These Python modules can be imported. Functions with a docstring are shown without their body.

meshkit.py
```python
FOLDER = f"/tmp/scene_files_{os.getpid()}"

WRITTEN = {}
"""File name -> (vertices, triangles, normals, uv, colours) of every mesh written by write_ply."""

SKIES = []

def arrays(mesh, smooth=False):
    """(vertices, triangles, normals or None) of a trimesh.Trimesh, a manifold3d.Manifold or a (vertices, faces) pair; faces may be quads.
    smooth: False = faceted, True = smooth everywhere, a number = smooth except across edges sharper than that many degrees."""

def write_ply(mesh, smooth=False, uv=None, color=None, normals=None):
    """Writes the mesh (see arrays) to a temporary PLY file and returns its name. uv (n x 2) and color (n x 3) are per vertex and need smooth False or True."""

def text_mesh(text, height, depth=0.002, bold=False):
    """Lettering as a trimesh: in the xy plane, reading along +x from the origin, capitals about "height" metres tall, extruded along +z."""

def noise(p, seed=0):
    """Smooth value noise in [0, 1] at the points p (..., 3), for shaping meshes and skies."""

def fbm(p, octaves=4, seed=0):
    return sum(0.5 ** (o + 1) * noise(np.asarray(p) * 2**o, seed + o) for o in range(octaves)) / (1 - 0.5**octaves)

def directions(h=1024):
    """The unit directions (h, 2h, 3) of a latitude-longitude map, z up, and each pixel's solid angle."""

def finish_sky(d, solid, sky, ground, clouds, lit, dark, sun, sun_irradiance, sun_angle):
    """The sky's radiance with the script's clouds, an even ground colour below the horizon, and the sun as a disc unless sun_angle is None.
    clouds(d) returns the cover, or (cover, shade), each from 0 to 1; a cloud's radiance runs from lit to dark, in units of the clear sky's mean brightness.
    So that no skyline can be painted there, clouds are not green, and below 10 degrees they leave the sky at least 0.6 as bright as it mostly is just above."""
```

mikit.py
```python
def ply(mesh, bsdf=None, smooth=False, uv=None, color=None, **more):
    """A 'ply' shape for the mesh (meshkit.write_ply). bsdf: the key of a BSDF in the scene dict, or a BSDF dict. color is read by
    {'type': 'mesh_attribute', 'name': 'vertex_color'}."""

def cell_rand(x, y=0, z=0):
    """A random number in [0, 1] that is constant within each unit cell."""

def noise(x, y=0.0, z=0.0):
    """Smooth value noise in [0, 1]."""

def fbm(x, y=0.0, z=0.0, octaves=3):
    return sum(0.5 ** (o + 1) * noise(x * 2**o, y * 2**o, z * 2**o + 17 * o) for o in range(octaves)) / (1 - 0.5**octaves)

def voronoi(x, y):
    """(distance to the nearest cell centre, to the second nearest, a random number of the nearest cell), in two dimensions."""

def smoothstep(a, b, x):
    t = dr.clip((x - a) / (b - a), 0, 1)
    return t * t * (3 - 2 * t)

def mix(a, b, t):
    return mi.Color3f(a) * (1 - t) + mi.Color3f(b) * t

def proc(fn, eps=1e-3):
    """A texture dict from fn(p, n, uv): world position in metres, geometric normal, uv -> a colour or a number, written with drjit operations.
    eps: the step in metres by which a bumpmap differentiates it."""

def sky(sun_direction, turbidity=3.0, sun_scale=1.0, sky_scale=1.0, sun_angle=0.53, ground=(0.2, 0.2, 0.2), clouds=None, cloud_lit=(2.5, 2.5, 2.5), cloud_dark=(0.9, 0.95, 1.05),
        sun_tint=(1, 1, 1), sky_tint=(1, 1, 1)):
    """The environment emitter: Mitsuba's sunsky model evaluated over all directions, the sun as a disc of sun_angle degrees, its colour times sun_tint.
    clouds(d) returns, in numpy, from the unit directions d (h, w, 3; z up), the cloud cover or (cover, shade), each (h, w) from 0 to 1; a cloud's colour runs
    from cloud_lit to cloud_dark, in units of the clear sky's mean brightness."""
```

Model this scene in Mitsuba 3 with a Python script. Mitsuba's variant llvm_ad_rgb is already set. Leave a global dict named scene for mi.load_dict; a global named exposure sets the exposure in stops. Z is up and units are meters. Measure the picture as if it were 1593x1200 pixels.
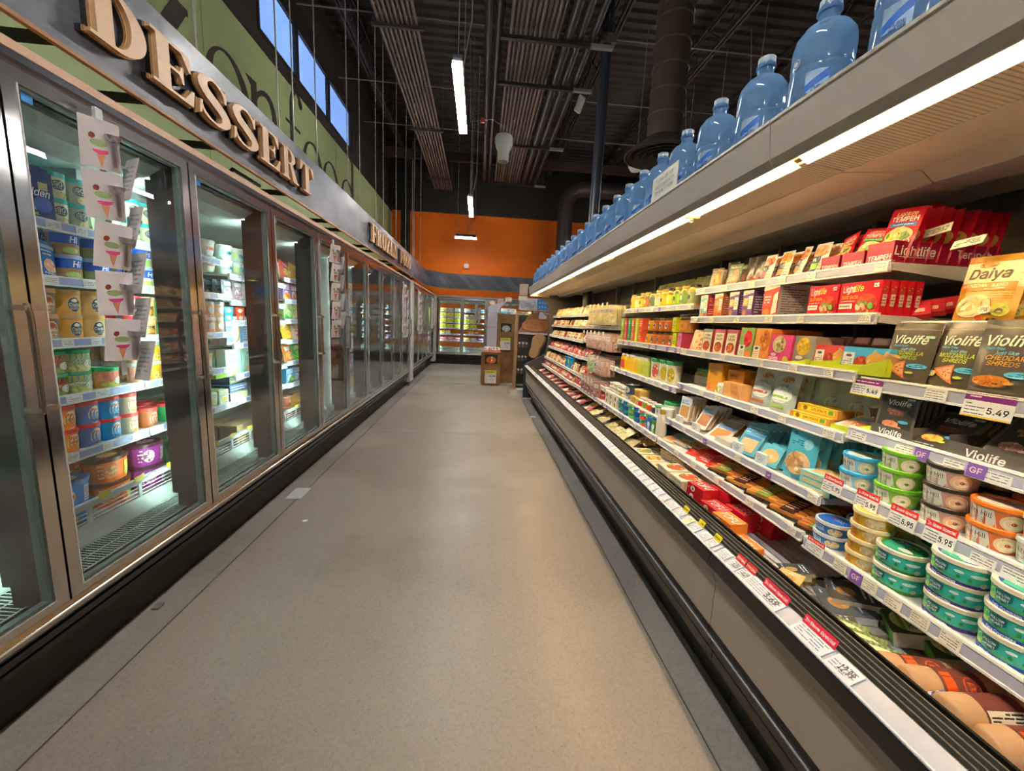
import math, random
import numpy as np
import trimesh, mitsuba as mi, mikit, meshkit
import drjit as dr
from shapely.geometry import Polygon, Point, box as sbox
from shapely.ops import unary_union
from shapely import affinity

T = mi.ScalarTransform4f
scene, labels = {}, {}
def stk(l, ax): return np.stack(np.broadcast_arrays(*l), ax)
H = 1.45                                   # camera height
# ------------------------------------------------------------------ camera
yaw, pit, rol = 0.0872, -0.1567, 0.04805
cy, sy, cp, sp = math.cos(yaw), math.sin(yaw), math.cos(pit), math.sin(pit)
fw = np.array([sy*cp, cy*cp, sp]); rt = np.array([cy, -sy, 0.0]); up = np.cross(rt, fw)
up = -math.sin(rol)*rt + math.cos(rol)*up
scene['camera'] = {'type': 'perspective', 'fov': 104.675, 'fov_axis': 'x', 'near_clip': 0.02, 'far_clip': 100,
                   'to_world': T().look_at([0, 0, H], (np.array([0, 0, H])+fw).tolist(), up.tolist())}
exposure = 1.4
# light strengths (radiance); the lamps themselves are built with the things that hold them
PENDANT = (46, 45, 43.5)
LED_WARM = (46, 35.0, 20.0)
LED_COOL = (5.2, 6.9, 6.5)
DAYLIGHT = (0.05, 0.105, 0.26)

# ------------------------------------------------------------------ materials
def rgb8(c):
    if isinstance(c, str):
        c = c.lstrip('#'); return tuple(int(c[i:i+2], 16) for i in (0, 2, 4))
    return tuple(int(round(v)) for v in c)
def lin(c): return [((v/255)/12.92 if v <= 10 else ((v/255+.055)/1.055)**2.4) for v in rgb8(c)]
def unpack(uv):
    k, q = dr.floor(uv.x+.5), dr.floor(uv.y+.5)
    r = dr.floor(k/256); g = k-r*256
    ro = dr.floor(q/256); b = q-ro*256
    return r, g, b, ro
def ink(p, n, uv):                          # the flat colour printed on each piece
    r, g, b, ro = unpack(uv)
    return dr.power(mi.Color3f(r, g, b)/255, 2.2)
def gloss(p, n, uv):
    return dr.maximum(unpack(uv)[3]/255, 0.04)
scene['print'] = {'type': 'twosided', 'b': {'type': 'principled', 'base_color': mikit.proc(ink), 'roughness': mikit.proc(gloss), 'specular': 0.45}}
scene['metal'] = {'type': 'twosided', 'b': {'type': 'principled', 'base_color': mikit.proc(ink), 'roughness': mikit.proc(gloss), 'metallic': 1.0}}
scene['glass'] = {'type': 'thindielectric', 'int_ior': 1.5}
scene['water_plastic'] = {'type': 'principledthin', 'base_color': {'type': 'rgb', 'value': [.42, .68, .97]}, 'roughness': .08, 'spec_trans': .60, 'diff_trans': 1.2, 'eta': 1.45}
scene['clear_film'] = {'type': 'thindielectric', 'int_ior': 1.45}
def concrete(a, b, sp_, k):
    def fn(p, n, uv):
        m = mikit.fbm(p.x*1.3, p.y*1.3, p.z, 4)
        g = mikit.noise(p.x*140, p.y*140, 0.0)
        v1, v2, w = mikit.voronoi(p.x*95+mikit.noise(p.x*20, p.y*20, 5.)*1.5, p.y*95)
        dot = mikit.smoothstep(.16, .09, v1)
        c = mikit.mix(lin(a), lin(b), mikit.smoothstep(.3, .7, m))
        c = c*(1+(g-.5)*.16)
        c = mikit.mix(c, lin(sp_), dot*mikit.smoothstep(.93, .96, w)*k)
        return mikit.mix(c, lin('#cdbfa8'), dot*mikit.smoothstep(.07, .04, w)*.3)
    return fn
def floor_rough(p, n, uv): return .30+.16*mikit.fbm(p.x*2.2, p.y*2.2, 0., 3)+.05*mikit.noise(p.x*60, p.y*60, 0.)
FR = mikit.proc(floor_rough)
scene['floor_main'] = {'type': 'twosided', 'b': {'type': 'principled', 'base_color': mikit.proc(concrete('#8b8073', '#978c7e', '#4c443a', .7)), 'roughness': FR, 'specular': .5}}
scene['floor_edge'] = {'type': 'twosided', 'b': {'type': 'principled', 'base_color': mikit.proc(concrete('#857c72', '#92897e', '#3c362f', .7)), 'roughness': FR, 'specular': .45}}
def brushed(p, n, uv):
    s = mikit.fbm(p.y*3, p.z*5+p.x*5, 0., 4); f = mikit.noise(p.y*4+p.x*4, p.z*90, 3.)
    return mikit.mix(lin('#33353c'), lin('#4a4d56'), mikit.smoothstep(.3, .7, s))*(0.9+.2*f)
def brushed_r(p, n, uv): return .30+.22*mikit.fbm(p.y*2.1+p.x*2, p.z*6, 0., 3)
scene['sign_black'] = {'type': 'twosided', 'b': {'type': 'principled', 'base_color': mikit.proc(brushed), 'roughness': mikit.proc(brushed_r), 'specular': .6}}
def card_fn(p, n, uv):
    f = mikit.noise(p.x*60+p.y*60, p.z*8, 1.); m = mikit.fbm(p.x*3, p.y*3, p.z*3, 3)
    return mikit.mix(lin('#7d5a38'), lin('#9c7650'), mikit.smoothstep(.25, .75, m))*(.92+.16*f)
scene['cardboard'] = {'type': 'twosided', 'b': {'type': 'principled', 'base_color': mikit.proc(card_fn), 'roughness': .75, 'specular': .2}}
def painted(c, amt=.08, s=3.0):
    def fn(p, n, uv):
        m = mikit.fbm(p.x*s, p.y*s, p.z*s, 3)
        return mi.Color3f(lin(c))*(1-amt+2*amt*m)
    return {'type': 'twosided', 'b': {'type': 'principled', 'base_color': mikit.proc(fn), 'roughness': .6, 'specular': .3}}
scene['green_paint'] = painted('#98a775')
scene['orange_paint'] = painted('#d4620a')
scene['dark_paint'] = painted('#2a2523', .12)
scene['deck_paint'] = painted('#3a322f', .15)

# ------------------------------------------------------------------ mesh helpers
class M:
    def __init__(s): s.v, s.n, s.f, s.u, s.k = [], [], [], [], 0
    def put(s, V, N, F, c, ro):
        r, g, b = rgb8(c); V = np.asarray(V, float)
        s.v.append(V); s.n.append(N); s.f.append(np.asarray(F)+s.k); s.k += len(V)
        s.u.append(np.tile([r*256.+g, b+256.*int(ro*255)], (len(V), 1)))
    def add(s, V, F, c, ro=.5, smooth=None):
        V, F = np.asarray(V, float), np.asarray(F, int)
        if F.ndim == 2 and F.shape[1] == 4: F = np.vstack([F[:, [0, 1, 2]], F[:, [0, 2, 3]]])
        if smooth is None:
            P = V[F]; n = np.cross(P[:, 1]-P[:, 0], P[:, 2]-P[:, 0]); l = np.linalg.norm(n, axis=1)
            ok = l > 1e-14; P, n = P[ok], n[ok]/l[ok, None]
            if len(P): s.put(P.reshape(-1, 3), np.repeat(n, 3, 0), np.arange(len(P)*3).reshape(-1, 3), c, ro)
        else:
            v, f, n = meshkit.arrays((V, F), smooth); s.put(v, n, f, c, ro)
        return s
    def mesh(s, m, c, ro=.5, smooth=None): return s.add(m.vertices, m.faces, c, ro, smooth)
    def box(s, x0, y0, z0, x1, y1, z1, c, ro=.5, **fc):
        V = np.array([[x, y, z] for x in (x0, x1) for y in (y0, y1) for z in (z0, z1)])
        for k, q in dict(nx=[0, 1, 3, 2], px=[4, 6, 7, 5], ny=[0, 4, 5, 1], py=[2, 3, 7, 6], nz=[0, 2, 6, 4], pz=[1, 5, 7, 3]).items():
            cc = fc.get(k, c)
            if cc is not None: s.add(V, [q], cc, ro)
        return s
    def tube(s, pts, r, c, ro=.4, n=8, cap=True):
        p = np.asarray(pts, float); t = np.gradient(p, axis=0) if len(p) > 2 else np.repeat([p[1]-p[0]], 2, 0)
        t /= np.linalg.norm(t, axis=1)[:, None]+1e-12
        ref = np.array([0, 0, 1.]) if abs(t[0][2]) < .9 else np.array([1., 0, 0])
        a = np.cross(t, ref); a /= np.linalg.norm(a, axis=1)[:, None]+1e-12; b = np.cross(t, a)
        g = np.arange(n)*2*np.pi/n; rr = np.broadcast_to(r, (len(p),))
        V = (p[:, None]+rr[:, None, None]*(np.cos(g)[None, :, None]*a[:, None]-np.sin(g)[None, :, None]*b[:, None])).reshape(-1, 3)
        F = [[i*n+j, (i+1)*n+j, (i+1)*n+(j+1) % n, i*n+(j+1) % n] for i in range(len(p)-1) for j in range(n)]
        s.add(V, F, c, ro, 50)
        if cap:
            for e, o in ((0, 1), (len(p)-1, 0)):
                ring = V[e*n:(e+1)*n]; W = np.vstack([ring, p[e]]); q = np.arange(n)
                f = stk([q, (q+1) % n, q*0+n], 1); s.add(W, f if o else f[:, ::-1], c, ro)
        return s
    def lathe(s, prof, c, ro=.4, n=24, cz=0., pw=2., ax=1., az=1., cx=0., smooth=40, half=False):
        """profile (r, y) from the bottom up about the axis (cx, cz); pw > 2 squares the section off."""
        g = np.arange(n)*2*np.pi/n; k = (np.abs(np.cos(g))**pw+np.abs(np.sin(g))**pw)**(-1/pw)
        X, Z = k*np.sin(g)*ax, k*np.cos(g)*az
        pr = np.asarray(prof, float)
        V = stk([pr[:, :1]*X+cx, np.repeat(pr[:, 1:2], n, 1), pr[:, :1]*Z+cz], -1).reshape(-1, 3)
        F = [[i*n+j, i*n+(j+1) % n, (i+1)*n+(j+1) % n, (i+1)*n+j] for i in range(len(pr)-1) for j in range(n)]
        return s.add(V, F, c, ro, smooth)
    def build(s, bsdf='print', **kw):
        V, N, F, U = np.vstack(s.v), np.vstack(s.n), np.vstack(s.f), np.vstack(s.u)
        d = {'type': 'ply', 'filename': meshkit.write_ply((V, F), False, U, None, normals=N), 'face_normals': False}
        d['bsdf'] = {'type': 'ref', 'id': bsdf}
        d.update(kw); return d

def prism(m, pts, y0, y1, c, ro=.5, smooth=None):
    """a section given in (x, z), drawn out along y."""
    P = Polygon(pts)
    if not P.exterior.is_ccw: pts = pts[::-1]
    V2, F2 = trimesh.creation.triangulate_polygon(Polygon(pts), engine='earcut')
    n = len(pts); a = np.array([[x, y0, z] for x, z in pts]); b = np.array([[x, y1, z] for x, z in pts])
    m.add(np.vstack([a, b]), [[i, n+i, n+(i+1) % n, (i+1) % n] for i in range(n)], c, ro, smooth)
    q = np.array(F2); e1, e2 = V2[q[:, 1]]-V2[q[:, 0]], V2[q[:, 2]]-V2[q[:, 0]]
    q[e1[:, 0]*e2[:, 1]-e1[:, 1]*e2[:, 0] < 0] = q[e1[:, 0]*e2[:, 1]-e1[:, 1]*e2[:, 0] < 0][:, ::-1]
    m.add(stk([V2[:, 0], V2[:, 0]*0+y0, V2[:, 1]], 1), q, c, ro)
    m.add(stk([V2[:, 0], V2[:, 0]*0+y1, V2[:, 1]], 1), q[:, ::-1], c, ro)
    return m

_tx = {}
def text2d(t, bold=True):
    if (t, bold) not in _tx:
        m = meshkit.text_mesh(t, 1.0, .1, bold)
        f = m.faces[m.face_normals[:, 2] > .9]; u, inv = np.unique(f, return_inverse=True)
        V = np.array(m.vertices)[u][:, :2]; V[:, 0] -= V[:, 0].min(); _tx[(t, bold)] = (V, inv.reshape(-1, 3))
    return _tx[(t, bold)]
def tri2(P):
    out = []
    for g in getattr(P, 'geoms', [P]):
        if g.is_empty or g.geom_type != 'Polygon': continue
        V, F = trimesh.creation.triangulate_polygon(g, engine='earcut'); F = np.array(F)
        e1, e2 = V[F[:, 1]]-V[F[:, 0]], V[F[:, 2]]-V[F[:, 0]]; s = e1[:, 0]*e2[:, 1]-e1[:, 1]*e2[:, 0]
        F[s < 0] = F[s < 0][:, ::-1]; out.append((V, F))
    return out

class Art:
    """flat print: a list of plane pieces, each a little in front of the one before."""
    def __init__(s): s.p = []
    def _a(s, V, F, c, ro): s.p.append((np.asarray(V, float), np.asarray(F, int), c, ro)); return s
    def poly(s, pts, c, ro=.45):
        for V, F in tri2(Polygon(pts).buffer(0)): s._a(V, F, c, ro)
        return s
    def rect(s, x0, y0, x1, y1, c, ro=.45): return s._a([[x0, y0], [x1, y0], [x1, y1], [x0, y1]], [[0, 1, 2], [0, 2, 3]], c, ro)
    def ell(s, x, y, rx, ry, c, n=18, ro=.45, rot=0.):
        g = np.arange(n)*2*np.pi/n; X, Y = rx*np.cos(g), ry*np.sin(g); k, q = math.cos(rot), math.sin(rot)
        return s._a(stk([x+X*k-Y*q, y+X*q+Y*k], 1), [[0, i, i+1] for i in range(1, n-1)], c, ro)
    def text(s, t, x, y, h, c, w=None, bold=True, slant=0., rot=0., align='c'):
        V, F = text2d(t, bold); V = V*h; W = V[:, 0].max()
        if w and W > w: V = V*[w/W, 1.]; W = w
        V = V-[W/2 if align == 'c' else (W if align == 'r' else 0), 0]
        V = stk([V[:, 0]+slant*V[:, 1], V[:, 1]], 1); k, q = math.cos(rot), math.sin(rot)
        return s._a(stk([x+V[:, 0]*k-V[:, 1]*q, y+V[:, 0]*q+V[:, 1]*k], 1), F, c, .45)
    def lines(s, x0, y0, x1, y1, n, c, seed=0, fill=.42):
        r = random.Random(seed); V, F = [], []
        for i in range(n):
            y = y1-(i+.5)*(y1-y0)/n; t = (y1-y0)/n*fill/2; x = x0
            while x < x1*0.999-1e-6:
                e = min(x1, x+(x1-x0)*r.uniform(.12, .4))
                if r.random() < .88:
                    k = len(V); V += [[x, y-t], [e, y-t], [e, y+t], [x, y+t]]; F += [[k, k+1, k+2], [k, k+2, k+3]]
                x = e+(x1-x0)*.04
                if x > x1-(x1-x0)*.08: break
        return s._a(V, F, c, .5) if V else s
    def food(s, x, y, rx, ry, cols, seed=0, n=14, base=None, sz=.3):
        r = random.Random(seed); s.ell(x, y, rx, ry, base or cols[0], 16)
        for i in range(n):
            a, q = r.uniform(0, 6.28), math.sqrt(r.random())*.78
            s.ell(x+rx*q*math.cos(a), y+ry*q*math.sin(a), rx*sz*r.uniform(.5, 1), ry*sz*r.uniform(.45, .9), r.choice(cols), 7, rot=r.uniform(0, 3))
        return s
    def onto(s, m, f=None, edge=None, eps=.00016, base=.0003):
        for i, (V, F, c, ro) in enumerate(s.p):
            z = base+eps*i
            if edge and len(V) and np.ptp(V, axis=0).max() > edge:
                v3, F = trimesh.remesh.subdivide_to_size(np.c_[V, V[:, 0]*0], F, edge)[:2]; V = v3[:, :2]
            if f is None: m.add(np.c_[V, V[:, 0]*0+z], F, c, ro)
            else: m.add(f(V[:, 0], V[:, 1], z), F, c, ro, True if edge else None)
        return m

# ------------------------------------------------------------------ naming and placing
_n = {}
def num(name):
    k = _n.get(name, 0); _n[name] = k+1
    return name if k == 0 else '%s_%03d' % (name, k)
def tag(key, label, cat=None, group=None, kind=None):
    d = {'label': label} if label else {}
    if cat: d['category'] = cat
    if group: d['group'] = group
    if kind: d['kind'] = kind
    labels[key] = d
_pc = {}
def part(parent, name, d):
    kk = parent+'__'+name; k = _pc.get(kk, 0); _pc[kk] = k+1
    key = kk if k == 0 else '%s_%03d' % (kk, k)
    scene[key] = d; return key
def thing(name, label, cat, group=None):
    k = num(name); tag(k, label, cat, group); return k
def place(name, parts, W, label, cat, group=None):
    k = thing(name, label, cat, group)
    for pn, d in parts:
        scene[k if not pn else k+'__'+pn] = {**d, 'to_world': T(W)}
    return k
def struct(name, d, label=None):
    scene[name] = d; tag(name, label, None, None, 'structure'); return name
AX = {'R': ((0, -1, 0), (0, 0, 1), (-1, 0, 0)), 'L': ((0, 1, 0), (0, 0, 1), (1, 0, 0)), 'B': ((1, 0, 0), (0, 0, 1), (0, -1, 0))}
def at(side, x, y, z, yaw=0., tilt=0., roll=0., s=1.):
    """local frame (x along the front, y up, z outwards) -> world; tilt leans the thing back."""
    A = np.array(AX[side], float).T
    cr, sr, ct, st, ca, sa = math.cos(roll), math.sin(roll), math.cos(tilt), math.sin(tilt), math.cos(yaw), math.sin(yaw)
    Rr = np.array([[cr, -sr, 0], [sr, cr, 0], [0, 0, 1]]); Rt = np.array([[1, 0, 0], [0, ct, st], [0, -st, ct]]); Ry = np.array([[ca, 0, sa], [0, 1, 0], [-sa, 0, ca]])
    m = np.eye(4); m[:3, :3] = A@Ry@Rt@Rr*s; m[:3, 3] = (x, y, z); return m
rnd = random.Random(7)
ORD = ['top', 'second', 'third', 'fourth', 'fifth', 'sixth', 'seventh']

# ================================================================== THE ROOM
XL, XR, YB, YF, ZC = -3.06, 9.0, 14.2, -5.0, 6.9
def slab(x0, y0, x1, y1, m): return M().box(x0, y0, -.12, x1, y1, 0, '#888888', .4).build(m)
scene['floor'] = M().box(XL, YF, -.14, XR, YB, -.006, '#3a342c', .8).build(); tag('floor', 'polished concrete supermarket floor with cut joints', None, None, 'structure')
jx, kx, g = -1.39, .858, .004
ys = [YF, 1.2-6.2+.0, 5.0, 9.1, YB] ; ys = [YF, 0.9, 5.0, 9.1, YB]
for a, b in zip(ys[:-1], ys[1:]): part('floor', 'slab', slab(jx+g, a+g, kx-g, b-g, 'floor_main'))
part('floor', 'slab', slab(XL, YF, jx-g, YB, 'floor_edge')); part('floor', 'slab', slab(kx+g*.5, YF, XR, YB, 'floor_edge'))

m = M(); pr = []                                            # ribbed steel roof deck, ribs across the aisle
y = YF
while y < YB: pr += [(y, 0), (y+.10, 0), (y+.13, .05), (y+.2, .05), (y+.23, 0)]; y += .23
pr = np.array(pr); n = len(pr)
V = np.vstack([np.c_[pr[:, 0]*0+XL, pr[:, 0], ZC+pr[:, 1]], np.c_[pr[:, 0]*0+XR, pr[:, 0], ZC+pr[:, 1]]])
m.add(V, [[i, i+1, n+i+1, n+i] for i in range(n-1)], '#3a3230', .6)
struct('ceiling', m.build('deck_paint'), 'dark brown ribbed steel roof deck')
# left wall: green band, dark band, clerestory windows
wz0, wz1, wy = 5.10, 5.93, [6.12, 7.28, 8.62, 9.95]
struct('wall_left', M().box(XL-.1, YF, 0, XL, YB, 4.93, '#ffffff').build('green_paint'), 'lime green painted wall above the freezers')
m = M()
m.box(XL-.1, YF, 4.93, XL+.02, YB, wz0, '#2a2523'); m.box(XL-.1, YF, wz1, XL+.02, YB, ZC+.1, '#2a2523')
m.box(XL-.1, YF, wz0, XL+.02, wy[0], wz1, '#2a2523'); m.box(XL-.1, wy[-1], wz0, XL+.02, YB, wz1, '#2a2523')
part('wall_left', 'dark_band', m.build('dark_paint'))
for i in range(3):
    k = 'window_%d' % (i+1); a, b = wy[i], wy[i+1]
    m = M()
    for q in ((a, wz0, a+.05, wz1), (b-.05, wz0, b, wz1), (a, wz0, b, wz0+.05), (a, wz1-.05, b, wz1)): m.box(XL-.06, q[0], q[1], XL+.03, q[2], q[3], '#241f20', .5)
    struct(k, m.build(), 'blue daylit clerestory window high on the left wall, %s from the camera' % ORD[i].replace('top', 'first'))
    part(k, 'pane', M().box(XL-.04, a+.05, wz0+.05, XL-.02, b-.05, wz1-.05, '#9ec6ff').build(emitter={'type': 'area', 'radiance': {'type': 'rgb', 'value': list(DAYLIGHT)}}))
for y0 in (1.0, 5.02, 9.0, 12.5):                           # joints between the wall boards
    part('wall_left', 'joint_strip', M().box(XL, y0-.006, 2.0, XL+.004, y0+.006, 4.93, '#7f9350', .6).build())
struct('wall_back', M().box(XL-.1, YB, 0, XR, YB+.1, 4.99, '#ffffff').build('orange_paint'), 'orange painted end wall')
part('wall_back', 'dark_band', M().box(XL-.1, YB-.02, 4.99, XR, YB+.1, ZC+.1, '#2a2523').build('dark_paint'))
struct('wall_right', M().box(XR, YF, 0, XR+.1, YB, ZC+.1, '#2a2523').build('dark_paint'))
struct('wall_front', M().box(XL-.1, YF-.1, 0, XR, YF, ZC+.1, '#6b6259', .7).build())

# letters --------------------------------------------------------------------
def sw(pts, r):                                             # a stroke of changing width
    from scipy.interpolate import make_interp_spline
    t = np.linspace(0, 1, len(pts)); q = np.linspace(0, 1, 46); p = make_interp_spline(t, np.array(pts), k=3)(q); w = np.interp(q, t, r)
    c = [Point(a).buffer(b, 5) for a, b in zip(p, w)]
    return unary_union([unary_union([c[i], c[i+1]]).convex_hull for i in range(len(c)-1)])
def el(x, y, a, b): return affinity.scale(Point(x, y).buffer(1, 24), a, b)
P_ = Polygon
def slab_letter(ch):
    ser = lambda x0, x1, y0: sbox(x0, y0, x1, y0+.09)
    if ch == 'D':
        o = unary_union([el(.3, .5, .48, .5).intersection(sbox(.28, -1, 2, 2)), sbox(.05, 0, .30, 1), ser(-.04, .3, 0), ser(-.04, .3, .91)])
        return o.difference(el(.3, .5, .23, .41).intersection(sbox(.30, -1, 2, 2)))
    if ch in 'EF':
        a = [sbox(.05, 0, .30, 1), ser(-.04, .36, 0), ser(-.04, .4, .91), sbox(.05, .91, .70, 1), P_([(.70, 1), (.72, .66), (.66, .66), (.52, .91)]), sbox(.3, .46, .5, .55), P_([(.44, .5), (.51, .32), (.56, .32), (.56, .68), (.51, .68)])]
        if ch == 'E': a += [sbox(.05, 0, .74, .09), P_([(.73, 0), (.78, .36), (.71, .36), (.54, .09)])]
        return unary_union(a)
    if ch == 'S':
        s = sw([(.63, .72), (.57, .88), (.40, .96), (.23, .90), (.155, .745), (.24, .60), (.42, .49), (.59, .37), (.645, .235), (.56, .09), (.38, .035), (.20, .10), (.11, .28)], [.03, .05, .04, .07, .115, .125, .13, .125, .115, .07, .04, .05, .03])
        return unary_union([s, P_([(.60, .64), (.68, .64), (.70, 1.0), (.63, .93)]), P_([(.04, .0), (.11, .07), (.15, .36), (.07, .36)])])
    if ch == 'R':
        b = el(.34, .745, .36, .255).intersection(sbox(.3, -1, 2, 2)).difference(el(.34, .745, .13, .17))
        return unary_union([sbox(.06, 0, .30, 1), ser(-.04, .38, 0), ser(-.04, .36, .91), sbox(.28, .92, .4, 1), sbox(.28, .49, .4, .57), b, P_([(.34, .54), (.56, .54), (.80, .06), (.84, 0), (.54, 0)]), ser(.54, .88, 0)])
    if ch == 'T':
        return unary_union([sbox(.28, 0, .53, 1), ser(.16, .65, 0), sbox(.0, .91, .81, 1), P_([(0, 1), (-.03, .64), (.04, .64), (.2, .91)]), P_([(.81, 1), (.84, .64), (.77, .64), (.61, .91)])])
    if ch == 'O': return el(.40, .5, .42, .51).difference(el(.40, .5, .17, .43))
    if ch == 'Z': return unary_union([sbox(.06, .91, .70, 1), sbox(.03, 0, .74, .09), P_([(.46, .93), (.72, .93), (.32, .07), (.05, .07)]), P_([(.06, 1), (.03, .66), (.10, .66), (.22, .91)]), P_([(.74, 0), (.77, .34), (.70, .34), (.56, .09)])])
    if ch == 'N': return unary_union([sbox(.09, 0, .19, 1), sbox(.66, 0, .76, 1), P_([(.05, 1), (.33, 1), (.76, .06), (.76, 0), (.60, 0)]), ser(-.02, .30, 0), ser(.55, .88, .91), ser(-.04, .2, .91)])
def solid(P, t, col, ro=.5, side=None, m=None, f=None):
    """extrude a plane shape to thickness t towards +z (local)."""
    m = m or M()
    for g in getattr(P, 'geoms', [P]):
        e = trimesh.creation.extrude_polygon(g, t, engine='earcut')
        cap = np.abs(e.face_normals[:, 2]) > .5
        m.add(e.vertices, e.faces[cap], col, ro); m.add(e.vertices, e.faces[~cap], side or col, ro)
    return m

# the hanging header: runs along the freezers, rounds the corner, goes on along the back
SX, SZ0, SZ1, SY = -1.655, 2.44, 2.90, 13.0
path = [(SX, -4.0), (SX, SY-1.0)]
for a in np.linspace(0, np.pi/2, 13)[1:]: path.append((SX+1.0-1.0*math.cos(a), SY-1.0+1.0*math.sin(a)))
path.append((1.9, SY))
pa = np.array(path); d_ = np.gradient(pa, axis=0); d_ /= np.linalg.norm(d_, axis=1)[:, None]; nr = stk([d_[:, 1], -d_[:, 0]], 1)   # towards the aisle
def band(off0, off1, z0, z1, c, ro, bs):
    A, B = pa+nr*off0, pa+nr*off1; n = len(pa); mm = M()
    V = np.vstack([np.c_[A, A[:, 0]*0+z0], np.c_[B, B[:, 0]*0+z0], np.c_[B, B[:, 0]*0+z1], np.c_[A, A[:, 0]*0+z1]])
    q = [[k*n+i, k*n+i+1, ((k+1) % 4)*n+i+1, ((k+1) % 4)*n+i] for k in range(4) for i in range(n-1)]
    mm.add(V, [f[::-1] for f in q], c, ro, 30); mm.add(V, [[0, n, 2*n, 3*n]], c, ro); return mm.build(bs)
sg = thing('header_sign', 'long black hanging header sign with tan letters above the freezer doors', 'sign', None)
part(sg, 'panel', band(-.018, 0, SZ0, SZ1, '#35373e', .35, 'sign_black'))
part(sg, 'wood_edge', band(-.02, .002, SZ0-.016, SZ0, '#8a5f36', .5, 'print'))
LC = '#cfab86'
def sign_word(w, y, pitch, h):
    for ch in w:
        if ch != ' ':
            P = slab_letter(ch); x0, _, x1, _ = P.bounds; P = affinity.translate(P, -(x0+x1)/2, 0); P = affinity.scale(P, pitch*.93/(x1-x0), h, origin=(0, 0))
            mm = solid(P.buffer(.002), .022, '#17130f', .6)  # black backing: the letter's dark sides plus its shadow gap, as colour
            face = solid(P.buffer(-.004), .020, LC, .5, '#a9845c'); edge = solid(P, .012, '#b98f64', .55, '#8c6a48')
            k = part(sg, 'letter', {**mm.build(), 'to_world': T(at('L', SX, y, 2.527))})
            part(k, 'face_layer', {**edge.build(), 'to_world': T(at('L', SX+.022, y, 2.527))})
            part(k, 'face_layer', {**face.build(), 'to_world': T(at('L', SX+.034, y, 2.527))})
        y += pitch
sign_word('DESSERT', 2.07, .316, .245)
sign_word('FROZEN FOOD', 6.30, .300, .262)
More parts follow.
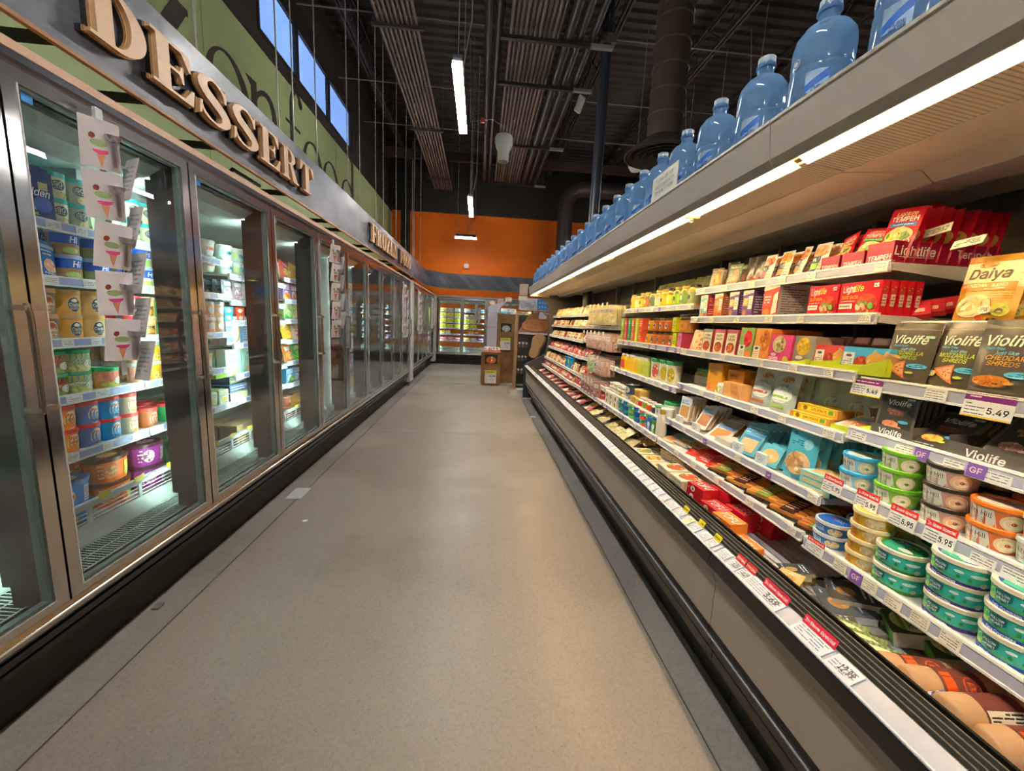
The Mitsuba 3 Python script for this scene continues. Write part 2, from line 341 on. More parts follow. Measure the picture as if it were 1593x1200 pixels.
for y0 in (1.87, 2.3, 2.83, 3.76, 4.72, 5.15, 6.2, 6.62, 7.7, 8.2, 9.2, 9.7, 10.7):
    part(sg, 'support_arm', M().box(XL+.01, y0-.014, 2.44, SX-.02, y0+.014, 2.475, '#14100e', .6).build())
m = M(); m.tube([(-1.78, 3.12, 2.28), (-1.78, 3.12, 2.40), (-1.78, 3.15, 2.43), (-1.78, 3.5, 2.43)], .012, '#15120f')
part(sg, 'support_hook', m.build())
for y0 in (2.67, 3.61, 3.875, 4.37, 5.3, 5.8, 6.62, 7.1, 8.11, 9.1, 10.2, 11.2):
    part(sg, 'hanging_rod', M().tube([(SX-.01, y0, SZ1-.02), (SX-.01, y0, ZC)], .006, '#8f8c86', .4, 5).build())

# wall lettering "zen food" (its tail end is what shows): thin and thick strokes
def thinthick(ch):
    X = .86
    o = el(.43, .42, .43, .45).difference(affinity.rotate(el(.43, .42, .30, .42), 14))
    if ch == 'o': return o
    if ch == 'e': return unary_union([o.difference(P_([(.4, .42), (1, .42), (1, .22), (.42, .30)])), sbox(.1, .43, .8, .47)])
    if ch == 'n': return unary_union([sbox(.08, 0, .21, .84), P_([(-.03, .86), (.21, .88), (.21, .8), (.08, .78)]), sw([(.17, .62), (.28, .78), (.45, .845), (.6, .78), (.67, .58), (.67, .3), (.67, .02)], [.02, .03, .035, .055, .065, .065, .065]), sbox(-.02, 0, .32, .04), sbox(.52, 0, .84, .04)])
    if ch == 'f': return unary_union([sw([(.53, 1.27), (.42, 1.37), (.30, 1.34), (.215, 1.16), (.20, .8), (.20, .4), (.20, .02)], [.05, .03, .04, .06, .065, .065, .065]), el(.52, 1.26, .07, .07), sbox(0, .80, .48, .84), sbox(.06, 0, .36, .04)])
    if ch == 'd': return unary_union([affinity.translate(o, -.05, 0), sbox(.66, 0, .79, 1.38), P_([(.50, 1.40), (.79, 1.42), (.79, 1.34), (.66, 1.32)])])
    if ch == 'z': return unary_union([sbox(.06, .80, .80, .86), sbox(.03, 0, .84, .06), P_([(.60, .84), (.80, .84), (.26, .03), (.05, .03)]), P_([(.06, .86), (.02, .58), (.06, .58), (.2, .82)]), P_([(.84, 0), (.88, .30), (.84, .30), (.68, .05)])])
for ch, y0 in (('z', 4.0), ('e', 5.02), ('n', 5.84), ('f', 6.86), ('o', 7.42), ('o', 8.28), ('d', 9.33)):
    part('wall_left', 'letter', {**solid(thinthick(ch), .006, '#2e2620', .7).build(), 'to_world': T(at('L', XL, y0, 3.55))})

# overhead steel, pipes, ducts -----------------------------------------------------
DK = '#322b29'
def cyl(a, b, r, c, ro=.5, n=10): return M().tube([a, b], r, c, ro, n)
def truss(x, lab):
    k = thing('roof_joist', lab, 'joist', 'open web roof joists')
    for zz in (6.28, 6.78):
        part(k, 'chord', M().box(x-.05, YF, zz, x-.012, YB, zz+.05, '#2f2826', .6).box(x+.012, YF, zz, x+.05, YB, zz+.05, '#2f2826', .6).build())
    n = 34; yy = np.linspace(YF+.2, YB-.2, n)
    for i in range(n-1): part(k, 'web_bar', cyl((x, yy[i], 6.30 if i % 2 else 6.8), (x, yy[i+1], 6.8 if i % 2 else 6.30), .013, '#332b29', .6, 6).build())
for x in (-2.4, 2.1, 3.9, 5.7, 7.5): truss(x, 'open web steel roof joist under the ribbed deck')
for y0 in (12.6, 4.4):
    k = thing('roof_girder', 'dark red brown steel girder crossing the ceiling %s' % ('before the orange wall' if y0 > 9 else 'near the tall duct'), 'girder')
    scene[k] = M().box(XL, y0-.07, 6.05, XR, y0+.07, 6.28, '#3a2a27', .6).build()
for i, y0 in enumerate((5.6, 7.3, 9.2, 11.0)):
    k = thing('bridging_rod', 'thin rod bridging the roof joists across the ceiling', 'rod', 'bridging rods')
    scene[k] = cyl((XL, y0, 6.22), (XR, y0, 6.22), .012, '#6f625c', .5, 6).build()
def bank(name, lab, xs, z, y0, y1, rs, cols):
    for x, r, c in zip(xs, rs, cols):
        k = thing(name, lab, 'conduit', lab); scene[k] = cyl((x, y0, z), (x, y1, z), r, c, .45, 10).build()
xs = np.linspace(-1.58, -1.05, 9)
bank('steel_conduit', 'dark conduit in the bank over the freezer side of the aisle', xs, 5.6, YF, 13.7, [.024]*9, ['#5b4d45', '#4f433d']*5)
xs = np.linspace(.30, .98, 11)
bank('copper_pipe', 'dark brown pipe in the bank over the middle of the aisle', xs, 5.55, YF, 12.4, [.027]*11, ['#5a463d', '#40342f', '#4a3a34']*4)
bank('insulated_pipe', 'thick black insulated pipe beside the middle pipe bank', [1.12, 1.28, 1.46], 5.52, YF, 12.3, [.07, .055, .05], ['#211d1c']*3)
bank('black_duct_hose', 'thick black hose between the pipe banks', [-.02, .12], 5.62, YF, 12.6, [.06, .05], ['#2a2422']*2)
for i, y0 in enumerate((6.3, 7.4, 9.75, 12.3)):
    k = thing('pipe_hanger', 'strut hanger carrying the middle pipe bank, %s along the aisle' % ('first', 'second', 'third', 'fourth')[i], 'pipe hanger')
    part(k, 'strut', M().box(.15, y0-.03, 5.42, 1.45, y0+.03, 5.47, '#1f1b1a', .6).build())
    part(k, 'bare_end', M().box(1.45, y0-.03, 5.42, 1.78, y0+.03, 5.47, '#6d6a66', .4).build())
    for x in (.2, 1.7): part(k, 'rod', cyl((x, y0, 5.45), (x, y0, ZC), .007, '#4d4743', .5, 5).build())
for i, y0 in enumerate((6.5, 9.6, 12.6)):
    k = thing('conduit_hanger', 'strut hanger carrying the freezer side conduit bank, %s along the aisle' % ('first', 'second', 'third')[i], 'pipe hanger')
    scene[k] = M().box(-1.68, y0-.02, 5.53, -.95, y0+.02, 5.57, '#3a312d', .6).tube([(-1.66, y0, 5.55), (-1.66, y0, ZC)], .006, '#4d4743').tube([(-.97, y0, 5.55), (-.97, y0, ZC)], .006, '#4d4743').build()
# columns
k = thing('steel_column', 'slim dark steel column rising behind the cooler top', 'column')
part(k, 'shaft', cyl((1.74, 6.5, 0), (1.74, 6.5, 6.4), .078, '#2b2e36', .35, 20).build())
part(k, 'bracket', M().box(1.62, 6.40, 5.6, 1.86, 6.6, 5.72, '#4a4644', .5).build())
k = thing('corner_column', 'black square column before the orange wall, behind the header', 'column')
scene[k] = M().box(-2.62, 13.45, 0, -2.36, 13.7, ZC, '#15110f', .6).build()
k = thing('wall_conduit', 'pale thin conduit running down beside the black square column', 'conduit')
scene[k] = cyl((-2.28, 13.6, 2.4), (-2.28, 13.6, ZC), .02, '#8a7f77', .4, 8).build()
# spiral duct with round diffuser
def ring_duct(m, c0, c1, r, c):
    c0, c1 = np.array(c0, float), np.array(c1, float); L = np.linalg.norm(c1-c0); n = int(L/.30)
    m.tube([c0, c1], r, c, .42, 28)
    for i in range(1, n+1):
        q = c0+(c1-c0)*i/(n+.5); t = (c1-c0)/L*.011; m.tube([q-t, q+t], r+.011, '#51473f', .4, 28)
    return m
k = thing('air_duct', 'round brown spiral duct dropping to a wide ceiling diffuser', 'air duct')
dx, dy = 2.50, 5.9
part(k, 'drop_pipe', ring_duct(M(), (dx, dy, 4.1), (dx, dy, 5.75), .235, '#41372f').build())
m = M(); pts = [(dx, dy, 5.7)]+[(dx+.45-.45*math.cos(a), dy, 5.75+.45*math.sin(a)) for a in np.linspace(.15, 1.57, 7)]
m.tube(pts, .245, '#4a3f36', .42, 28); part(k, 'elbow', m.build())
part(k, 'run_pipe', ring_duct(M(), (dx+.45, dy, 6.2), (8.5, dy-1.6, 6.2), .235, '#493e36').build())
df = part(k, 'diffuser', M().lathe([(.25, 4.12), (.34, 4.05), (.50, 3.93), (.53, 3.90), (.50, 3.89)], '#3c332e', .45, 36).build())
scene[df]['to_world'] = T(np.array([[1, 0, 0, dx], [0, 0, 1, dy], [0, 1, 0, 0], [0, 0, 0, 1.]]))
for r in (.12, .22, .32, .42):
    q = part(df, 'ring_vane', M().lathe([(r, 3.93), (r+.055, 3.885), (r+.06, 3.89), (r+.012, 3.935)], '#4a4039', .45, 32).build()); scene[q]['to_world'] = scene[df]['to_world']
k = thing('bent_duct', 'brown round duct bending down before the orange wall', 'air duct')
m = M(); ex, ey = 2.62, 13.3
pts = [(ex, ey, 0.0), (ex, ey, 5.2)]+[(ex+.55-.55*math.cos(a), ey, 5.25+.55*math.sin(a)) for a in np.linspace(.1, 1.57, 8)]+[(7.5, ey, 5.8)]
m.tube(pts, .25, '#3f3431', .45, 24); scene[k] = m.build()
# small ceiling devices
k = thing('pendant_speaker', 'white tapered pendant loudspeaker hanging over the aisle', 'loudspeaker')
def upz(x, y, z): return T(np.array([[1, 0, 0, x], [0, 0, 1, y], [0, 1, 0, z], [0, 0, 0, 1.]]))
part(k, 'shell', M().lathe([(.0, 0), (.10, 0), (.105, .03), (.105, .16), (.15, .24), (.17, .30), (.17, .40), (.15, .44), (.05, .46), (0, .46)], '#c9c6bd', .4, 24).build(to_world=upz(.33, 8.0, 4.44)))
part(k, 'grille', M().lathe([(0, -.004), (.085, -.004), (.085, .002)], '#3b3a38', .6, 20).build(to_world=upz(.33, 8.0, 4.44)))
part(k, 'cable', M().tube([(.33, 8, 4.9), (.30, 8, 5.05), (.1, 8, 5.15), (-.3, 8.1, 5.12), (-.35, 8.1, 6.5)], .008, '#8c8880').build())
part(k, 'connector', M().box(-.12, 8.0, 5.09, -.04, 8.06, 5.16, '#b0523a', .5).build())
k = thing('hanging_tag', 'small white box hanging askew from a roof joist', 'box')
scene[k] = {**M().box(-.07, -.02, -.15, .07, .02, .15, '#c7c3ba', .5).build(), 'to_world': T().translate([1.82, 8.5, 5.8]).rotate([0, 1, 0], 18).rotate([0, 0, 1], 20)}
k = thing('security_camera', 'small white dome camera beside the round diffuser', 'camera')
part(k, 'drop_rod', cyl((2.9, 8.0, 4.84), (2.9, 8.0, ZC), .008, '#6d6a66', .4, 5).build())
part(k, 'mount', M().lathe([(0, .3), (.06, .3), (.06, .12), (.03, .10)], '#b8b4ac', .5, 14).build(to_world=upz(2.9, 8.0, 4.55)))
part(k, 'body', M().lathe([(0, -.10), (.10, -.08), (.15, 0), (.13, .08), (.05, .12), (0, .12)], '#d8d5ce', .35, 20).build(to_world=upz(2.9, 8.0, 4.55)))
# pendant strip lights
def pendant(name, lab, c, L, along):
    k = thing(name, lab, 'pendant light'); x, y, z = c; a, b = (.05, L/2) if along == 'y' else (L/2, .05)
    part(k, 'housing', M().box(x-a*.9, y-b*.98, z+.055, x+a*.9, y+b*.98, z+.12, '#25282d', .45).build())
    part(k, 'diffuser', M().box(x-a, y-b, z, x+a, y+b, z+.055, '#ffffff').build(emitter={'type': 'area', 'radiance': {'type': 'rgb', 'value': list(PENDANT)}, 'sampling_weight': 3.}))
    for s in (-.8, .8):
        p = (x, y+b*s) if along == 'y' else (x+a*s, y); part(k, 'cable', cyl((*p, z+.11), (*p, ZC), .005, '#9b9892', .4, 5).build())
    part(k, 'power_cord', M().tube([(x+.03, y-b*.6 if along == 'y' else y, z+.1), (x+.12, y-b*.6 if along == 'y' else y, z+.6), (x+.1, y, ZC)], .007, '#a7a49e').build())
pendant('pendant_light', 'long white strip pendant light nearest over the aisle', (-.305, 4.97, 3.86), 1.38, 'y')
pendant('pendant_light', 'second white strip pendant light along the aisle', (-.29, 9.25, 3.88), 1.40, 'y')
pendant('pendant_light', 'white strip pendant light hung crosswise before the orange wall', (-.52, 12.75, 3.93), .66, 'x')
for c in ((-.3, .5, 3.88), (-.3, -3.2, 3.88), (4.6, 1.5, 3.88), (4.6, 7.7, 3.88), (4.6, 10, 3.88), (4.6, -2.5, 3.88)):
    pendant('pendant_light', 'strip pendant light outside the picture', c, 1.38, 'y')
# back wall small lamps
for z0 in (3.30, 2.96):
    k = thing('exit_lamp', 'small white lamp box on the orange wall, %s of the two' % ('upper' if z0 > 3.2 else 'lower'), 'lamp')
    scene[k] = M().box(-.62, YB-.1, z0-.06, -.46, YB, z0+.08, '#e8e2d8', .4).build()

# ================================================================== THE OPEN COOLERS (right)
WH, LIL, TAN, GRY, BLK = '#e6e2da', '#b9bac8', '#9c8d81', '#6d675f', '#141416'
def vtag(k, x, z, y, w, h, face='#e9e6df', head=None, price=None, seed=0, lean=.12, side='R', extra=None, hh=.30, htxt=None):
    a = Art().rect(-w/2, 0, w/2, h, face)
    top = h*(1-hh) if head else h
    if head:
        a.rect(-w/2, top, w/2, h, head)
        if htxt: a.text(htxt, 0, top+h*hh*.28, h*hh*.45, '#ffffff', w*.88)
        else: a.lines(-w*.4, top+h*hh*.3, w*.4, top+h*hh*.75, 1, '#f4d9d4', seed)
    if price: a.text(price, w*.22, h*.22, h*.24, '#1b1b1d', w*.42)
    a.lines(-w*.44, top*.12, -w*.02 if price else w*.4, top*.9, 4, '#6a6a6c', seed, .3)
    if extra: a.rect(-w/2, 0, w/2, h*.08, extra)
    m = M(); m.box(-w/2, 0, -.0012, w/2, h, 0, face, .5); a.onto(m)
    q = part(k, 'price_tag', m.build()); scene[q]['to_world'] = T(at(side, x, y, z, tilt=lean)); return q
def gf(k, x, z, y, s=.035, side='R', lean=.1):
    a = Art().rect(-s*.62, 0, s*.62, s, '#7d58a6').rect(-s*.62, 0, -s*.48, s, '#b79ccb').text('GF', s*.05, s*.3, s*.42, '#f3c9d4', s*.8)
    m = M().box(-s*.62, 0, -.001, s*.62, s, 0, '#7d58a6', .5); a.onto(m)
    q = part(k, 'diet_tag', m.build()); scene[q]['to_world'] = T(at(side, x, y, z, tilt=lean))
def cooler_shelf(k, y0, y1, x, z, back=1.92, tags=7, seed=0, purple=False, th=.038, warm=False):
    m = M(); y0 += .006; y1 -= .006
    m.box(x+.012, y0, z-.022, back, y1, z-.008, '#d6d3cc', .45)
    prism(m, [(x, z), (x+.016, z), (x+.016, z-.014), (x+.008, z-.014), (x+.008, z-th), (x-.004, z-th), (x-.004, z-th+.006), (x+.002, z-th+.008), (x+.001, z-.008), (x-.002, z-.006)], y0, y1, WH, .4)
    q = part(k, 'shelf', m.build())
    part(q, 'label_channel', M().box(x-.001, y0+.004, z-th+.009, x+.004, y1-.004, z-.009, LIL, .3).build())
    for yy in (y0, y1-.004):
        b = M(); prism(b, [(x+.012, z-.008), (back, z-.008), (back, z-.09), (back-.1, z-.07), (x+.03, z-.034), (x+.012, z-.034)], yy, yy+.004, '#cfcac0', .45); part(q, 'bracket', b.build())
    r = random.Random(seed)
    for i in range(tags):
        yy = y0+.06+(y1-y0-.12)*(i+r.uniform(-.2, .2))/max(1, tags-1)
        w = r.choice([.04, .045, .05])
        if purple and r.random() < .4: gf(q, x-.0065, z-th+.005, yy, .026, lean=.03); continue
        vtag(q, x-.0065, z-th+.004, yy, w, th-.008, '#efe7d6', seed=seed+i, lean=.03)
    return q
CY = [-1.18, 1.26, 3.70, 6.14, 7.40]
coolers = []
cl = ['open refrigerated cooler nearest the camera, holding shredded cheese pouches and dip tubs', 'open refrigerated cooler with red tempeh boxes and the jars beside them', 'open refrigerated cooler with hanging bags of cheese and meat', 'short open refrigerated cooler at the far end beside the footprint display']
for i in range(4):
    y0, y1 = CY[i]+.002, CY[i+1]-.002
    k = thing('open_cooler', cl[i], 'refrigerated case'); coolers.append(k)
    part(k, 'kick_plate', M().box(1.027, y0, 0, 1.06, y1, .24, '#0e0d0c', .5).build())
    m = M()
    prism(m, [(.935, .20), (.925, .21), (.925, .25), (.93, .255), (.93, .265), (.915, .27), (.915, .31), (.92, .315), (.92, .325), (.897, .33), (.894, .345), (.9, .364), (1.03, .364), (1.03, .20)], y0, y1, BLK, .28)
    part(k, 'bumper', m.build())
    part(k, 'chrome_line', M().box(.889, y0, .333, .894, y1, .3365, '#9a9aa0', .3).build())
    part(k, 'front_panel', M().box(.9, y0, .364, .93, y1, .541, TAN, .42).build())
    m = M(); prism(m, [(.9, .541), (.93, .541), (.93, .60), (.872, .60)], y0, y1, GRY, .45); part(k, 'lower_trim', m.build())
    m = M(); prism(m, [(.872, .60), (.868, .606), (.868, .63), (.862, .634), (.862, .655), (.868, .662), (.96, .662), (.96, .60)], y0, y1, BLK, .25); part(k, 'hand_rail', m.build())
    m = M(); prism(m, [(.871, .662), (.915, .682), (.918, .678), (.918, .66), (.873, .656)], y0, y1, '#8c95ad', .25); pr_ = part(k, 'price_rail', m.build())
    part(pr_, 'white_lip', M().box(.866, y0, .6615, .872, y1, .666, '#dfe2ea', .3).build())
    m = M()
    m.box(.918, y0, .655, 1.03, y1, .662, '#0d0d0c', .6)
    for j in range(5): m.box(.925+j*.02, y0, .662, .930+j*.02, y1, .672, '#5b574e', .35)
    m.box(1.022, y0, .56, 1.03, y1, .674, '#16150f', .4)
    part(k, 'air_grille', m.build())
    m = M().box(1.03, y0, .46, 1.95, y1, .50, '#3a3936', .6)
    part(k, 'well', m.build())
    m = M(); n = 20
    for j in range(n): m.box(1.035+j*.035, y0+.01, .548, 1.060+j*.035, y1-.01, .556, '#c9c6c4', .3)
    for yy in np.arange(y0+.15, y1, .42): m.tube([(1.03, yy, .55), (1.72, yy, .55)], .005, '#bdb8ac', .3, 5)
    part(k, 'wire_deck', m.build())
    part(k, 'back_wall', M().box(1.95, y0, .46, 1.99, y1, 2.06, '#2a2724', .6).build())
    part(k, 'rear_shell', M().box(1.99, y0, 0, 2.02, y1, 2.10, '#3a3836', .6).build())
    # canopy
    m = M(); prism(m, [(.868, 2.10), (.868, 2.088), (.882, 1.99), (.898, 1.966), (.903, 1.966), (.903, 2.02), (1.99, 2.02), (1.99, 2.10)], y0, y1, '#a3978c', .32); cn = part(k, 'canopy', m.build())
    part(cn, 'top_lip', M().box(.864, y0, 2.094, .872, y1, 2.103, '#d8d2cc', .35).build())
    m = M(); prism(m, [(1.000, 1.992), (1.134, 1.975), (1.14, 1.985), (1.0, 2.0)], y0, y1, '#c3b199', .5)
    for yy in np.arange(y0+.006, y1, .012): m.add([[1.0, yy, 1.9915], [1.134, yy, 1.9745], [1.134, yy+.004, 1.9745], [1.0, yy+.004, 1.9915]], [[0, 3, 2, 1]], '#a18f79', .6)
    part(k, 'air_honeycomb', m.build())
    m = M(); prism(m, [(1.134, 1.972), (1.30, 1.985), (1.40, 2.0), (1.45, 1.965), (1.46, 1.975), (1.46, 2.02), (1.134, 2.02)], y0, y1, '#c7b7a2', .45, 30); part(k, 'ceiling_panel', m.build())
    m = M(); prism(m, [(1.45, 1.962), (1.60, 1.968), (1.60, 2.02), (1.45, 2.02)], y0, y1, '#8d8782', .5); part(k, 'grey_strip', m.build())
    part(cn, 'light_trough', M().box(.906, y0, 2.014, .999, y1, 2.02, '#f3dfae', .5).box(.903, y0, 1.975, .907, y1, 2.016, '#f3dfae', .5).build())
    lens = M().add([[.960, y0+.01, 2.003], [.999, y0+.01, 1.981], [.999, y1-.01, 1.981], [.960, y1-.01, 2.003]], [[0, 3, 2, 1]], '#ffe9b0'); part(k, 'light_lens', lens.build(emitter={'type': 'area', 'radiance': {'type': 'rgb', 'value': [.55, .43, .20]}, 'sampling_weight': .3}))
    part(k, 'light_strip', cyl((.922, y0+.02, 1.999), (.922, y1-.02, 1.999), .009, '#ffffff', .5, 8).build(emitter={'type': 'area', 'radiance': {'type': 'rgb', 'value': list(LED_WARM)}, 'sampling_weight': 6.}))
    for yy in np.arange(y0+.6, y1, 1.22): part(k, 'light_clip', M().box(.925, yy-.006, 1.968, .998, yy+.006, 1.977, '#8f7f58', .4).tube([(.96, yy, 1.968), (.975, yy, 1.958), (.96, yy, 1.95), (.945, yy, 1.958), (.96, yy, 1.966)], .003, '#d9c48c').build())
    for yy in np.arange(y0+.62, y1, .62): part(k, 'upright', M().box(1.90, yy-.012, .5, 1.95, yy+.012, 2.02, '#5a5048', .5).build())
k = coolers[3]
m = M(); prism(m, [(.862, .05), (.862, .66), (.88, .69), (1.25, .9), (1.30, 1.2), (1.30, 1.7), (1.2, 1.88), (.862, 1.96), (.862, 2.11), (2.02, 2.11), (2.02, .05)], 7.40, 7.46, '#3a3a3c', .4); part(k, 'end_panel', m.build())
part(k, 'lamp_end', M().box(.9, 7.30, 1.95, 1.25, 7.40, 1.99, '#d0b184', .4).build())
# shelves, section by section (x, z) from the top
SEC = {'A': (.04, 1.26), 'B': (1.26, 2.48), 'C': (2.48, 3.70), 'D': (3.70, 4.92), 'E': (4.92, 6.14), 'F': (6.14, 7.40)}
OWN = dict(A=0, B=1, C=1, D=2, E=2, F=3)
SH = {'A': [(1.43, 1.52), (1.32, 1.327), (1.305, 1.151), (1.26, .953), (1.21, .733)],
      'B': [(1.36, 1.72), (1.345, 1.545), (1.306, 1.341), (1.304, 1.12), (1.258, .881), (1.21, .74)],
      'C': [(1.36, 1.63), (1.306, 1.345), (1.305, 1.08), (1.235, .86), (1.20, .745)],
      'D': [(1.36, 1.60), (1.34, 1.47), (1.306, 1.30), (1.30, 1.08), (1.24, .87), (1.2, .745)],
      'E': [(1.36, 1.62), (1.34, 1.46), (1.306, 1.28), (1.30, 1.07), (1.24, .87), (1.2, .73)],
      'F': [(1.36, 1.62), (1.34, 1.46), (1.306, 1.28), (1.30, 1.07), (1.24, .87), (1.2, .73)]}
shelfkey = {}
for s, rows in SH.items():
    for j, (x, z) in enumerate(rows):
        n = dict(A=0, B=6, C=9, D=6, E=6, F=5)[s]
        shelfkey[s, j] = cooler_shelf(coolers[OWN[s]], *SEC[s], x, z, 1.90, n, seed=hash(s) % 1 + j*31+ord(s), purple=(s == 'B' and j in (3, 4)) or (s == 'C'), th=.045 if s == 'A' else .040)
q = shelfkey['A', 1]
vtag(q, 1.312, 1.262, 1.225, .105, .056, head='#6d2371', price='5.49', extra='#d9b23f', hh=.3, seed=3)
vtag(q, 1.313, 1.285, 1.02, .055, .036, seed=4); vtag(q, 1.312, 1.262, .90, .105, .064, head='#6d2371', price='5.49', extra='#d9b23f', seed=5)
q = shelfkey['A', 2]
for yy in (1.21, 1.06, .93, .84): vtag(q, 1.301, 1.109, yy, .055, .038, seed=int(yy*100))
gf(q, 1.300, 1.109, 1.015, .034); gf(q, 1.300, 1.109, .885, .036)
q = shelfkey['A', 3]
for yy in (1.225, 1.10, .99, .895): vtag(q, 1.253, .908, yy, .075, .062, head='#d8322a', price='5.95', seed=int(yy*100), htxt='In Store Special', hh=.34)
for yy in (.80, .74): vtag(q, 1.256, .910, yy, .05, .036, seed=int(yy*90))
q = shelfkey['A', 4]
vtag(q, 1.204, .690, 1.20, .07, .056, head='#d8322a', seed=8, htxt='In Store Special', hh=.3)
for yy in (1.10, 1.0, .93, .86, .79): vtag(q, 1.205, .692, yy, .045, .036, '#efe6cf', seed=int(yy*90))
gf(q, 1.204, .692, 1.045, .036)
# front price rail tags
def railtag(k, y, w, c='#cfd6e4', red=None, price=None, seed=0, yellow=False):
    h = .044; a = Art().rect(-w/2, 0, w/2, h, c); a.lines(-w*.42, h*.12, w*.42, h*.85, 4, '#5d6572', seed, .3)
    if price: a.text(price, w*.1, h*.3, h*.42, '#17181c', w*.5)
    m = M().box(-w/2, 0, -.001, w/2, h, .0005, c, .45); a.onto(m, base=.0009)
    W = np.eye(4); t = math.radians(65); A = np.array([[0, math.sin(t), -math.cos(t)], [-1, 0, 0], [0, math.cos(t), math.sin(t)]])
    W[:3, :3] = A; W[:3, 3] = (.871, y, .6645); q = part(k, 'price_tag', m.build()); scene[q]['to_world'] = T(W)
    if red or yellow:
        m = M().box(-w/2, 0, 0, w/2, .026, .0008, red or '#e8d22a', .45)
        b = Art(); b.text('In Store Special', 0, .009, .009, '#ffffff', w*.9) if red else b.lines(-w*.4, .006, w*.4, .02, 1, '#8c7d10', seed); b.onto(m, base=.0012)
        W2 = W.copy(); W2[:3, 3] = (.871+.040*math.sin(t), y, .6645+.040*math.cos(t)); t2 = math.radians(25)
        W2[:3, :3] = np.array([[0, math.sin(t2), -math.cos(t2)], [-1, 0, 0], [0, math.cos(t2), math.sin(t2)]])
        q = part(k, 'special_strip', m.build()); scene[q]['to_world'] = T(W2)
k0, k1, k2, k3 = (c+'__price_rail' for c in coolers)
railtag(k0, .85, .10, red='#d92f45', seed=1); railtag(k0, .755, .07, price='12.99', seed=2)
railtag(k0, 1.005, .10, red='#d92f45', price='3.69', seed=3); railtag(k0, 1.07, .05, seed=4); railtag(k0, 1.115, .045, red='#e03a30', price='6.25', seed=5); railtag(k0, 1.165, .045, red='#e03a30', price='6.25', seed=6); railtag(k0, 1.225, .045, seed=7)
for i, yy in enumerate((1.30, 1.345, 1.41, 1.47, 1.53, 1.60)): railtag(k1, yy, .04, seed=i, yellow=i in (0, 2, 4), c='#cfd6e4' if i != 3 else '#e3e0b8')
for i, yy in enumerate(np.arange(1.68, 3.68, .062)): railtag(k1, yy, .042 if i % 3 else .035, c=['#d9d6dc', '#c9cede', '#e2d8dc', '#ded9e4'][i % 4], seed=i)
for i, yy in enumerate(np.arange(3.76, 6.1, .09)): railtag(k2, yy, .06, c=['#d9d6dc', '#cfd0de', '#e2d8dc'][i % 3], seed=i+60)
for i, yy in enumerate(np.arange(6.2, 7.38, .12)): railtag(k3, yy, .08, c=['#d9d6dc', '#cfd0de', '#e2d8dc'][i % 3], seed=i+90)

